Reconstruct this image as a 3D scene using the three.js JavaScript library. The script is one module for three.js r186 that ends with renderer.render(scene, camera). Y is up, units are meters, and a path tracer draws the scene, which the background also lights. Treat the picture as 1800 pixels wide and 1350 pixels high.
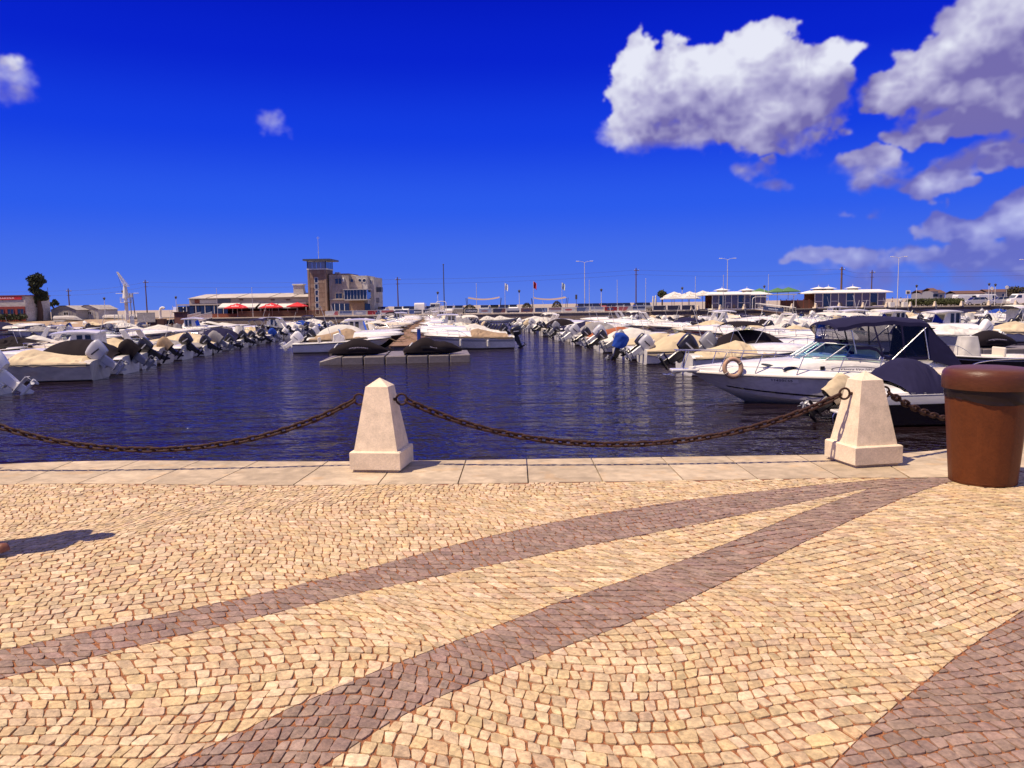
import * as THREE from 'three';
import { mergeGeometries, toCreasedNormals } from 'three/addons/utils/BufferGeometryUtils.js';
import { MarchingCubes } from 'three/addons/objects/MarchingCubes.js';
import { RoundedBoxGeometry } from 'three/addons/geometries/RoundedBoxGeometry.js';

// ---------------------------------------------------------------- camera
const scene = new THREE.Scene();
const PITCH = 5.94, ROLL = 0.9, F = 1350, EYE = 1.6, WATER = -1.2;
const camera = new THREE.PerspectiveCamera(2 * Math.atan(675 / F) * 180 / Math.PI, 4 / 3, 0.1, 6000);
camera.position.set(0, EYE, 0);
camera.rotation.order = 'YXZ';
camera.rotation.set(-PITCH * Math.PI / 180, 0, -ROLL * Math.PI / 180);
camera.updateMatrixWorld(true);

const renderer = new THREE.WebGLRenderer({ antialias: true });
renderer.toneMapping = THREE.LinearToneMapping;
const EXPOSURE = 1.42;
renderer.toneMappingExposure = EXPOSURE;
renderer.shadowMap.enabled = true;

// ---------------------------------------------------------------- sun
const SUN = new THREE.Vector3(-0.464, 0.866, 0.187).normalize();
const sun = new THREE.DirectionalLight(new THREE.Color().setRGB(1.0, 0.82, 0.61), 4.8);
sun.position.copy(SUN).multiplyScalar(220).add(new THREE.Vector3(0, 0, -60));
sun.target.position.set(0, 0, -60);
sun.castShadow = true;
sun.shadow.mapSize.set(4096, 4096);
Object.assign(sun.shadow.camera, { left: -120, right: 120, top: 120, bottom: -120, near: 1, far: 500 });
scene.add(sun, sun.target);

// ---------------------------------------------------------------- small maths
let seed = 20240607;
function R() { seed |= 0; seed = seed + 0x6D2B79F5 | 0; let t = Math.imul(seed ^ seed >>> 15, 1 | seed); t = t + Math.imul(t ^ t >>> 7, 61 | t) ^ t; return ((t ^ t >>> 14) >>> 0) / 4294967296; }
const rr = (a, b) => a + (b - a) * R();
const pick = (a) => a[Math.floor(R() * a.length)];
const lerp = (a, b, t) => a + (b - a) * t;
const clamp = (x, a = 0, b = 1) => Math.min(b, Math.max(a, x));
const sstep = (a, b, x) => { const t = clamp((x - a) / (b - a)); return t * t * (3 - 2 * t); };
function hash(x, y) { let h = Math.imul(x | 0, 374761393) + Math.imul(y | 0, 668265263) | 0; h = Math.imul(h ^ h >>> 13, 1274126177); return ((h ^ h >>> 16) >>> 0) / 4294967296; }
function vnoise(x, y, px = 0) {           // value noise, tiles every px cells when px > 0
  const xi = Math.floor(x), yi = Math.floor(y), xf = x - xi, yf = y - yi;
  const m = px ? (v) => ((v % px) + px) % px : (v) => v;
  const u = xf * xf * (3 - 2 * xf), v = yf * yf * (3 - 2 * yf), x0 = m(xi), x1 = m(xi + 1), y0 = m(yi), y1 = m(yi + 1);
  return lerp(lerp(hash(x0, y0), hash(x1, y0), u), lerp(hash(x0, y1), hash(x1, y1), u), v);
}
function fbm(x, y, oct = 4, px = 0) { let s = 0, a = 0.5, n = 0; for (let i = 0; i < oct; i++) { s += a * vnoise(x, y, px); n += a; a *= 0.5; x *= 2; y *= 2; px *= 2; } return s / n; }
const V = (x, y, z) => new THREE.Vector3(x, y, z);
function ray(px, py) { return V((px - 900) / F, -(py - 675) / F, -1).applyQuaternion(camera.quaternion); }
function at(px, py, d) { const r = ray(px, py); return camera.position.clone().addScaledVector(r, -d / r.z); }       // the point of a picture position that is d metres away
function on(px, py, y = 0) { const r = ray(px, py); return camera.position.clone().addScaledVector(r, (y - EYE) / r.y); } // the same on a level plane
const farX = (px, d) => at(px, 538, d).x;
const farY = (px, py, d) => at(px, py, d).y;

// ---------------------------------------------------------------- sky: air and cumulus clouds
{
  const W = 4096, H = 2048, data = new Float32Array(W * H * 4), lin = (c) => c.map((v) => { v /= 255; return (v <= 0.04045 ? v / 12.92 : ((v + 0.055) / 1.055) ** 2.4) / EXPOSURE; });
  const stops = [[0, lin([92, 128, 232])], [3, lin([72, 112, 232])], [7, lin([44, 92, 236])], [12, lin([20, 62, 226])], [17, lin([8, 36, 206])], [23, lin([3, 20, 182])], [40, lin([4, 20, 166])], [90, lin([6, 24, 156])]];
  const air = (el) => { let i = 0; while (i < stops.length - 2 && el > stops[i + 1][0]) i++; const t = sstep(stops[i][0], stops[i + 1][0], el) * 0.5 + clamp((el - stops[i][0]) / (stops[i + 1][0] - stops[i][0])) * 0.5; return stops[i][1].map((v, k) => lerp(v, stops[i + 1][1][k], t)); };
  const bright = lin([234, 236, 248]), mid = lin([180, 176, 212]), dim = lin([118, 110, 172]);
  const D = 180 / Math.PI;
  // clouds: [centre and half sizes in picture units, density]
  const lumps = [
    [1135, 165, 62, 70, 1], [1128, 88, 22, 42, .5], [1115, 225, 62, 48, .95], [1190, 135, 52, 58, 1], [1260, 145, 70, 66, 1.1], [1345, 120, 82, 66, 1.15], [1310, 195, 110, 62, 1], [1405, 165, 72, 82, 1.05], [1455, 105, 46, 30, .75], [1395, 225, 80, 38, .6], [1200, 225, 80, 42, .9],
    [1625, 140, 58, 52, .9], [1565, 158, 50, 28, .7], [1760, 60, 88, 72, 1], [1715, 165, 84, 46, .9], [1810, 150, 84, 90, 1], [1690, 222, 86, 26, .7], [1790, 270, 66, 28, .65], [1850, 20, 120, 80, 1],
    [1532, 296, 50, 34, .66], [1580, 322, 34, 14, .5], [1650, 322, 50, 28, .7], [1680, 296, 36, 24, .6],
    [1330, 300, 26, 18, .4], [1355, 322, 28, 10, .4], [1515, 380, 40, 10, .28],
    [1690, 402, 66, 26, .75], [1785, 385, 66, 36, .8], [1440, 452, 46, 16, .55], [1550, 462, 96, 24, .62], [1680, 456, 110, 26, .66], [1800, 462, 110, 34, .7], [1620, 498, 220, 22, .42], [1950, 400, 130, 90, .9],
    [8, 130, 36, 36, .5], [14, 160, 32, 26, .32], [474, 220, 24, 18, .34],
  ].map(([x, y, a, b, w]) => { const r = ray(x, y).normalize(), up = ray(x, y - b).normalize(); return { az: Math.atan2(r.x, -r.z) * D, el: Math.asin(r.y) * D, ra: Math.atan(a / F) * D, rb: Math.abs(Math.asin(up.y) - Math.asin(r.y)) * D, w, tone: x < 1000 ? 0.1 : x < 1500 && y < 280 ? 0.16 : y > 340 ? -0.30 : -0.16 }; });
  const toneAt = (az, el) => { let s = 0, n = 1e-6; for (const l of lumps) { const dx = (az - l.az) / l.ra, dy = (el - l.el) / l.rb, q = Math.exp(-(dx * dx + dy * dy)); s += q * l.tone; n += q; } return s / n; };
  const near = (az, el) => { let s = -1; for (const l of lumps) { const dx = (az - l.az) / l.ra, dy = (el - l.el) / l.rb, q = dx * dx + dy * dy; if (q < 3.5) { const v = l.w * (1 - q * 0.72); s = s < -0.9 ? v : Math.max(s, v) + 0.12 * Math.max(0, Math.min(s, v)); } } return s; };
  const dens = (az, el, oct) => {
    const wx = (fbm(az * 0.7 + 3, el * 0.75 + 9, 5) - 0.5) * 1.7, wy = (fbm(az * 0.7 + 31, el * 0.75 + 5, 5) - 0.5) * 1.4;
    const b = near(az + wx, el + wy);
    return b < -0.85 ? -1 : b + (fbm(az * 0.62 + 7, el * 0.78 + 2, oct) - 0.5) * 1.15;
  };
  const wob = (az, el) => 0.2 * vnoise(az * 0.9 + 4, el * 0.9);
  // elsewhere: the same scattered cumulus, lying on a level sheet above
  const open = (x, y, z) => { const k = 1.15 / (y + 0.10); return (fbm(x * k + 11.3, z * k + 4.1, 5) - 0.52) * 4.2; };
  for (let j = 0; j < H; j++) {
    const el = ((j + 0.5) / H - 0.5) * 180, e0 = Math.max(el, 0), base = air(e0), y = Math.sin(e0 / D), ch = Math.cos(e0 / D);
    for (let i = 0; i < W; i++) {
      const th = ((i + 0.5) / W - 0.5) * 2 * Math.PI, x = Math.cos(th) * ch, z = Math.sin(th) * ch, az = Math.atan2(x, -z) * D;
      let c = base;
      if (el > 0.05) {
        const inView = sstep(46, 38, Math.abs(az)) * sstep(33, 26, el);
        let d = -1, lit = 0.5, deep = 0;
        if (inView > 0) {
          d = dens(az, el, 7);
          if (d > 0) { const me = dens(az, el, 3), up = dens(az - 1.3, el + 1.9, 3), low = dens(az + 0.9, el - 2.2, 2), fine = (fbm(az * 0.8 + 50, el * 1.0, 5) - 0.5) * 1.1 + (0.22 - Math.abs(vnoise(az * 1.7 + 9 * wob(az, el), el * 2.1) - 0.5)) * 0.5; deep = clamp(0.6 - low); lit = clamp(0.30 + (me - Math.max(up, -0.5)) * 0.46 + fine * 0.62 + toneAt(az, el) - 0.30 * deep * sstep(0.1, 0.6, me)); }
        }
        if (inView < 1) { const o = open(x, y, z) * sstep(3, 10, el); if (o > d || inView < 0.5) { const mixd = lerp(o, d, inView); if (o > 0 && inView < 0.5) lit = clamp(0.85 - 0.25 * o); d = mixd; } }
        if (d > -0.02) {
          const a = sstep(-0.02, lerp(0.16, 0.85, deep * deep), d) * 0.97 * (0.6 + 0.4 * sstep(2, 12, el));
          const col = lit > 0.5 ? mid.map((v, k) => lerp(v, bright[k], (lit - 0.5) * 2)) : dim.map((v, k) => lerp(v, mid[k], lit * 2));
          c = base.map((v, k) => lerp(v, col[k], a));
        }
      }
      const q = (j * W + i) * 4; data[q] = c[0]; data[q + 1] = c[1]; data[q + 2] = c[2]; data[q + 3] = 1;
    }
  }
  const sky = new THREE.DataTexture(data, W, H, THREE.RGBAFormat, THREE.FloatType);
  sky.mapping = THREE.EquirectangularReflectionMapping; sky.magFilter = THREE.LinearFilter; sky.needsUpdate = true;
  scene.background = sky; scene.environment = sky;
}

// ---------------------------------------------------------------- helpers: names, things, geometry, materials
const taken = new Map();
function numbered(n) { const k = taken.get(n) || 0; taken.set(n, k + 1); return k ? `${n}_${String(k).padStart(3, '0')}` : n; }
function mk(name, geo, mat, parent) { const m = new THREE.Mesh(geo, mat); m.name = name; m.castShadow = m.receiveShadow = true; if (parent) parent.add(m); return m; }
function thing(name, label, category, p = [0, 0, 0], ry = 0, group) {
  const o = new THREE.Group(); o.name = numbered(name); o.position.set(...(p.isVector3 ? p.toArray() : p)); o.rotation.y = ry; o.userData = { label, category }; if (group) o.userData.group = group; scene.add(o); return o;
}
function copyOf(src, label, p, ry = 0) { const c = src.clone(); c.name = numbered(src.name.replace(/_\d{3}$/, '')); c.userData = { ...src.userData, label }; c.position.set(...(p.isVector3 ? p.toArray() : p)); c.rotation.y = ry; scene.add(c); return c; }
function struct(name, geo, mat) { const m = mk(numbered(name), geo, mat, scene); m.userData.kind = 'structure'; return m; }
function merge(list) { return mergeGeometries(list.map((g) => { const q = g.index ? g.toNonIndexed() : g; for (const k of Object.keys(q.attributes)) if (!['position', 'normal', 'uv'].includes(k)) q.deleteAttribute(k); if (!q.attributes.uv) q.setAttribute('uv', new THREE.BufferAttribute(new Float32Array(q.attributes.position.count * 2), 2)); return q; })); }
function put(g, x = 0, y = 0, z = 0, rx = 0, ry = 0, rz = 0) { if (rx) g.rotateX(rx); if (ry) g.rotateY(ry); if (rz) g.rotateZ(rz); return g.translate(x, y, z); }
const box = (w, h, d, x, y, z, rx, ry, rz) => put(new THREE.BoxGeometry(w, h, d), x, y, z, rx, ry, rz);
const rbox = (w, h, d, r, x, y, z, rx, ry, rz) => put(new RoundedBoxGeometry(w, h, d, 2, Math.min(r, w / 2.01, h / 2.01, d / 2.01)), x, y, z, rx, ry, rz);
const cyl = (r0, r1, h, x, y, z, n = 10, rx, ry, rz) => put(new THREE.CylinderGeometry(r1, r0, h, n), x, y, z, rx, ry, rz);   // r0 at the foot
const post = (r0, r1, h, x = 0, y = 0, z = 0, n = 8) => cyl(r0, r1, h, x, y + h / 2, z, n);
function bar(a, b, r = 0.02, n = 6) { const p = V(...a), q = V(...b), d = q.clone().sub(p), g = new THREE.CylinderGeometry(r, r, d.length(), n); g.applyQuaternion(new THREE.Quaternion().setFromUnitVectors(V(0, 1, 0), d.normalize())); return g.translate((p.x + q.x) / 2, (p.y + q.y) / 2, (p.z + q.z) / 2); }
const tube = (pts, r, n = 24, m = 6) => new THREE.TubeGeometry(new THREE.CatmullRomCurve3(pts.map((p) => V(...p))), n, r, m);
function loft(rows, crease = 0.7, close = false) {
  const n = rows[0].length, p = [], uv = [], ix = [];
  rows.forEach((r, i) => r.forEach((v, j) => { p.push(...v); uv.push(i / (rows.length - 1), j / (n - 1)); }));
  for (let i = 0; i < rows.length - 1; i++) for (let j = 0; j < n - 1; j++) { const a = i * n + j; ix.push(a, a + 1, a + n, a + 1, a + n + 1, a + n); }
  if (close) for (const i of [0, rows.length - 1]) for (let j = 1; j < n - 1; j++) { const a = i * n; ix.push(a, a + j, a + j + 1); }
  const g = new THREE.BufferGeometry(); g.setAttribute('position', new THREE.Float32BufferAttribute(p, 3)); g.setAttribute('uv', new THREE.Float32BufferAttribute(uv, 2)); g.setIndex(ix);
  return toCreasedNormals(g.toNonIndexed(), crease);
}
function prism(pts, depth, bevel = 0) {   // outline in x, y pushed out along z, centred
  const s = new THREE.Shape(pts.map((p) => new THREE.Vector2(...p)));
  const g = new THREE.ExtrudeGeometry(s, { depth: depth - 2 * bevel, bevelEnabled: bevel > 0, bevelSize: bevel, bevelThickness: bevel, bevelSegments: 1, steps: 1 });
  return g.translate(0, 0, -depth / 2 + bevel);
}
function metricUV(g, k = 1) {             // uv in metres from the face's main direction
  const q = g.index ? g.toNonIndexed() : g, p = q.attributes.position, n = q.attributes.normal, uv = new Float32Array(p.count * 2);
  for (let i = 0; i < p.count; i += 3) {
    const ax = Math.abs(n.getX(i)) + Math.abs(n.getX(i + 1)) + Math.abs(n.getX(i + 2)), ay = Math.abs(n.getY(i)) + Math.abs(n.getY(i + 1)) + Math.abs(n.getY(i + 2)), az = Math.abs(n.getZ(i)) + Math.abs(n.getZ(i + 1)) + Math.abs(n.getZ(i + 2));
    for (let j = i; j < i + 3; j++) { const x = p.getX(j), y = p.getY(j), z = p.getZ(j); uv[2 * j] = (ax > ay && ax > az ? z : x) * k; uv[2 * j + 1] = (ay >= ax && ay >= az ? z : y) * k; }
  }
  q.setAttribute('uv', new THREE.BufferAttribute(uv, 2)); return q;
}
function tex(n, fn, srgb = true) {
  const d = new Uint8Array(n * n * 4);
  for (let j = 0; j < n; j++) for (let i = 0; i < n; i++) { const c = fn(i / n, j / n), q = (j * n + i) * 4; d[q] = clamp(c[0]) * 255; d[q + 1] = clamp(c[1] ?? c[0]) * 255; d[q + 2] = clamp(c[2] ?? c[0]) * 255; d[q + 3] = 255; }
  const t = new THREE.DataTexture(d, n, n, THREE.RGBAFormat); t.wrapS = t.wrapT = THREE.RepeatWrapping; t.magFilter = THREE.LinearFilter; t.colorSpace = srgb ? THREE.SRGBColorSpace : THREE.NoColorSpace; t.needsUpdate = true; return t;
}
function rep(t, k) { const c = t.clone(); c.repeat.set(k, k); c.needsUpdate = true; return c; }
const L3 = (c) => Array.isArray(c) ? new THREE.Color().setRGB(...c) : new THREE.Color(c);
const mat = (c, rough = 0.6, o = {}) => new THREE.MeshPhysicalMaterial({ color: L3(c), roughness: rough, side: THREE.DoubleSide, ...o });
function writing(w, h, draw) { const c = document.createElement('canvas'); c.width = w; c.height = h; const g = c.getContext('2d'); draw(g, w, h); const t = new THREE.CanvasTexture(c); t.colorSpace = THREE.SRGBColorSpace; return t; }

// grain shared by many surfaces (multiplies the colour)
const grainTex = tex(512, (u, v) => { const a = fbm(u * 8, v * 8, 5, 8), b = fbm(u * 64 + 5, v * 64, 2, 64), k = 0.80 + 0.16 * a + 0.12 * b; return [k, k * 0.995, k * 0.985]; });
const roughTex = tex(512, (u, v) => [fbm(u * 40, v * 40, 4, 40)], false);
const stainTex = tex(1024, (u, v) => { const a = fbm(u * 5, v * 5, 6, 5), b = fbm(u * 24 + 9, v * 24, 4, 24), s = hash(Math.floor(u * 1024) + 7, Math.floor(v * 1024)) > 0.992 ? 0.18 : 0, r = sstep(0.6, 0.78, fbm(u * 9 + 40, v * 9, 5, 9)); const k = 0.82 + 0.2 * (a - 0.5) + 0.22 * (b - 0.5) - s; return [k + 0.01 * r, k - 0.01 - 0.02 * r, k - 0.02 - 0.06 * r]; });
const clothTex = tex(512, (u, v) => { const a = fbm(u * 6, v * 6, 5, 6), w = 0.03 * Math.sin(u * 512 * 2) * Math.sin(v * 512 * 2); const k = 0.86 + 0.18 * (a - 0.5) + w; return [k, k, k * 0.99]; });

// ---------------------------------------------------------------- materials
const M = {
  stone: mat([0.80, 0.67, 0.50], 0.85, { map: rep(grainTex, 1.7), bumpMap: rep(roughTex, 3), bumpScale: 0.0014 }),
  slab: mat([0.72, 0.59, 0.45], 0.8, { map: rep(stainTex, 0.5), bumpMap: roughTex, bumpScale: 0.0015 }),
  iron: mat([0.040, 0.015, 0.010], 0.62, { metalness: 0.0, specularIntensity: 0.5, bumpMap: roughTex, bumpScale: 0.003 }),
  gel: mat([0.80, 0.78, 0.74], 0.22, { map: grainTex, clearcoat: 0.4 }),
  gelOld: mat([0.72, 0.69, 0.63], 0.4, { map: stainTex }),
  gelCream: mat([0.74, 0.66, 0.52], 0.35, { map: grainTex }),
  gelGrey: mat([0.36, 0.36, 0.38], 0.3, { map: grainTex }),
  gelNavy: mat([0.015, 0.02, 0.06], 0.2, { clearcoat: 0.5 }),
  gelBlack: mat([0.018, 0.014, 0.016], 0.25, { clearcoat: 0.5 }),
  gelRed: mat([0.35, 0.07, 0.04], 0.35),
  floor: mat([0.60, 0.57, 0.51], 0.7, { map: stainTex }),
  seat: mat([0.66, 0.60, 0.50], 0.6),
  cream: mat([0.72, 0.59, 0.40], 0.9, { map: clothTex, specularIntensity: 0.25 }),
  canvasWhite: mat([0.78, 0.75, 0.70], 0.9, { map: clothTex, specularIntensity: 0.25 }),
  canvasGrey: mat([0.34, 0.32, 0.33], 0.9, { map: clothTex, specularIntensity: 0.25 }),
  canvasTan: mat([0.42, 0.30, 0.20], 0.9, { map: clothTex, specularIntensity: 0.25 }),
  canvasBlack: mat([0.020, 0.014, 0.018], 0.85, { map: clothTex, specularIntensity: 0.25 }),
  canvasNavy: mat([0.022, 0.020, 0.065], 0.9, { map: clothTex, specularIntensity: 0.25 }),
  canvasBlue: mat([0.02, 0.07, 0.42], 0.8, { map: clothTex, specularIntensity: 0.25 }),
  canvasRust: mat([0.42, 0.14, 0.07], 0.9, { map: clothTex, specularIntensity: 0.25 }),
  rubber: mat([0.03, 0.028, 0.03], 0.7),
  black: mat([0.015, 0.013, 0.015], 0.3, { clearcoat: 0.3 }),
  engGrey: mat([0.22, 0.22, 0.24], 0.35),
  engSilver: mat([0.42, 0.42, 0.45], 0.35),
  engWhite: mat([0.76, 0.74, 0.70], 0.3),
  alu: mat([0.62, 0.62, 0.62], 0.3, { metalness: 1 }),
  steel: mat([0.70, 0.68, 0.66], 0.18, { metalness: 1 }),
  glass: mat([0.75, 0.86, 0.84], 0.04, { transmission: 1, thickness: 0, ior: 1.45 }),
  darkGlass: mat([0.015, 0.018, 0.022], 0.06, { clearcoat: 1 }),
  film: mat([0.52, 0.52, 0.55], 0.14, { transmission: 1, thickness: 0, ior: 1.3 }),
  wood: mat([0.26, 0.15, 0.09], 0.85, { map: grainTex, bumpMap: roughTex, bumpScale: 0.004 }),
  wood2: mat([0.31, 0.19, 0.12], 0.85, { map: grainTex, bumpMap: roughTex, bumpScale: 0.004 }),
  wood3: mat([0.21, 0.125, 0.08], 0.85, { map: grainTex, bumpMap: roughTex, bumpScale: 0.004 }),
  plasticGrey: mat([0.27, 0.24, 0.24], 0.55, { map: stainTex }),
  concrete: mat([0.42, 0.36, 0.30], 0.9, { map: stainTex }),
  white: mat([0.78, 0.76, 0.72], 0.6, { map: grainTex }),
  wall: mat([0.58, 0.50, 0.44], 0.9, { map: stainTex }),
  wallWhite: mat([0.74, 0.71, 0.67], 0.9, { map: stainTex }),
  sandstone: mat([0.44, 0.30, 0.21], 0.9, { map: stainTex }),
  sandstone2: mat([0.40, 0.26, 0.18], 0.9, { map: stainTex }),
  sandstone3: mat([0.50, 0.36, 0.26], 0.9, { map: stainTex }),
  roofBlue: mat([0.06, 0.07, 0.10], 0.5),
  roofPale: mat([0.62, 0.58, 0.54], 0.7, { map: stainTex }),
  red: mat([0.55, 0.018, 0.014], 0.6),
  brick: mat([0.30, 0.09, 0.055], 0.85, { map: stainTex }),
  darkWood: mat([0.085, 0.035, 0.025], 0.8),
  pole: mat([0.55, 0.53, 0.52], 0.5),
  poleDark: mat([0.05, 0.045, 0.045], 0.6),
  poleWood: mat([0.11, 0.055, 0.04], 0.9),
  green: mat([0.06, 0.15, 0.05], 0.8),
  foliage: mat([0.045, 0.055, 0.022], 0.8, { side: THREE.DoubleSide }),
  bush: mat([0.060, 0.050, 0.022], 0.85),
  bark: mat([0.085, 0.05, 0.035], 0.95),
  sand: mat([0.50, 0.37, 0.25], 0.95, { map: stainTex }),
  tyre: mat([0.02, 0.02, 0.02], 0.9),
  life: mat([0.62, 0.40, 0.26], 0.6, { map: stainTex }),
};
const carPaints = { white: mat([0.75, 0.74, 0.72], 0.25, { clearcoat: 1 }), silver: mat([0.42, 0.42, 0.43], 0.3, { metalness: 0.4, clearcoat: 1 }), grey: mat([0.17, 0.17, 0.18], 0.3, { clearcoat: 1 }), black: mat([0.02, 0.02, 0.025], 0.2, { clearcoat: 1 }), navy: mat([0.02, 0.03, 0.09], 0.2, { clearcoat: 1 }), red: mat([0.32, 0.025, 0.02], 0.25, { clearcoat: 1 }) };

// ---------------------------------------------------------------- quay edge line (outer edge over the water), left to right
const EDGE = [[-16, -6.2], [-8, -7.10], [-5.0, on(60, 814).z], [on(640, 812).x, on(640, 812).z], [on(1400, 801).x, on(1400, 801).z], [on(1600, 797).x, on(1600, 797).z], [on(1800, 762).x, on(1800, 762).z], [on(1800, 762).x + 8, on(1800, 762).z - 5.6], [on(1800, 762).x + 30, on(1800, 762).z - 20]].map((p) => new THREE.Vector2(...p));
const edgeCurve = new THREE.SplineCurve(EDGE);
const edgePts = edgeCurve.getSpacedPoints(400), edgeLen = edgeCurve.getLength();
const edgeAt = (s) => { const p = edgeCurve.getPointAt(clamp(s / edgeLen)), t = edgeCurve.getTangentAt(clamp(s / edgeLen)); return { p, t, n: new THREE.Vector2(-t.y, t.x).multiplyScalar(-1) }; };  // n: towards the land? fixed below
const landward = (t) => { const n = new THREE.Vector2(-t.y, t.x); return n.y > 0 ? n : n.negate(); };
const KERB = on(640, 851.5).z - on(640, 812).z;
function edgeDepth(x) { let best = 1e9, z = 0; for (const p of edgePts) { const d = Math.abs(p.x - x); if (d < best) { best = d; z = p.y; } } return z; }
const innerPts = edgePts.map((p, i) => { const a = edgePts[Math.max(0, i - 1)], b = edgePts[Math.min(400, i + 1)], t = b.clone().sub(a).normalize(), n = landward(t); return p.clone().addScaledVector(n, KERB); });
function innerZ(x) { for (let i = 1; i < innerPts.length; i++) if (innerPts[i].x >= x) { const a = innerPts[i - 1], b = innerPts[i], k = (x - a.x) / (b.x - a.x || 1); return lerp(a.y, b.y, k); } return innerPts[innerPts.length - 1].y; }

// water, sea bed out of sight, land beyond
{
  const rip = (u, v) => { const n = 1; return fbm(u * 26 + 1.7 * fbm(u * 8, v * 10, 2, 8), v * 44, 3, 26 * n) * 0.6 + fbm(u * 9, v * 17, 3, 9) * 0.4; };
  const N = 1024, hgt = new Float32Array(N * N);
  for (let j = 0; j < N; j++) for (let i = 0; i < N; i++) { const u = i / N, v = j / N; hgt[j * N + i] = Math.abs(vnoise(u * 22 + 1.1 * vnoise(u * 8, v * 8, 8), v * 22, 22) - 0.5) * -0.5 + 0.55 * fbm(u * 11, v * 11, 3, 11) + 0.22 * fbm(u * 44, v * 44, 2, 44); }
  const h = (i, j) => hgt[((j + N) % N) * N + (i + N) % N];
  const nt = tex(N, (u, v) => { const i = Math.round(u * N), j = Math.round(v * N), dx = (h(i + 1, j) - h(i - 1, j)) * 9, dy = (h(i, j + 1) - h(i, j - 1)) * 13, l = Math.hypot(dx, dy, 1); return [0.5 - dx / l / 2, 0.5 - dy / l / 2, 0.5 + 0.5 / l]; }, false);
  const g = new THREE.PlaneGeometry(700, 360, 1, 1); g.rotateX(-Math.PI / 2); g.translate(0, 0, -150);
  const uv = g.attributes.uv, p = g.attributes.position; for (let i = 0; i < uv.count; i++) uv.setXY(i, p.getX(i), p.getZ(i));
  const a = nt.clone(); a.repeat.set(1 / 4.6, 1 / 2.6); a.rotation = 0.12; a.needsUpdate = true;
  const swell = tex(512, (u, v) => [fbm(u * 10, v * 16, 3, 10)], false); swell.repeat.set(1 / 13, 1 / 9);
  const w = struct('water', g, mat([0.011, 0.0055, 0.0065], 0.08, { ior: 1.27, normalMap: a, normalScale: new THREE.Vector2(1.0, 1.0), bumpMap: swell, bumpScale: 0.2 }));
  w.position.y = WATER;
  const land = new THREE.PlaneGeometry(5000, 2400); land.rotateX(-Math.PI / 2); land.translate(0, -0.06, -133.6 - 1200);
  const lg = metricUV(land, 0.05); struct('ground', lg, mat([0.52, 0.44, 0.36], 0.95, { map: stainTex }));
}

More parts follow.
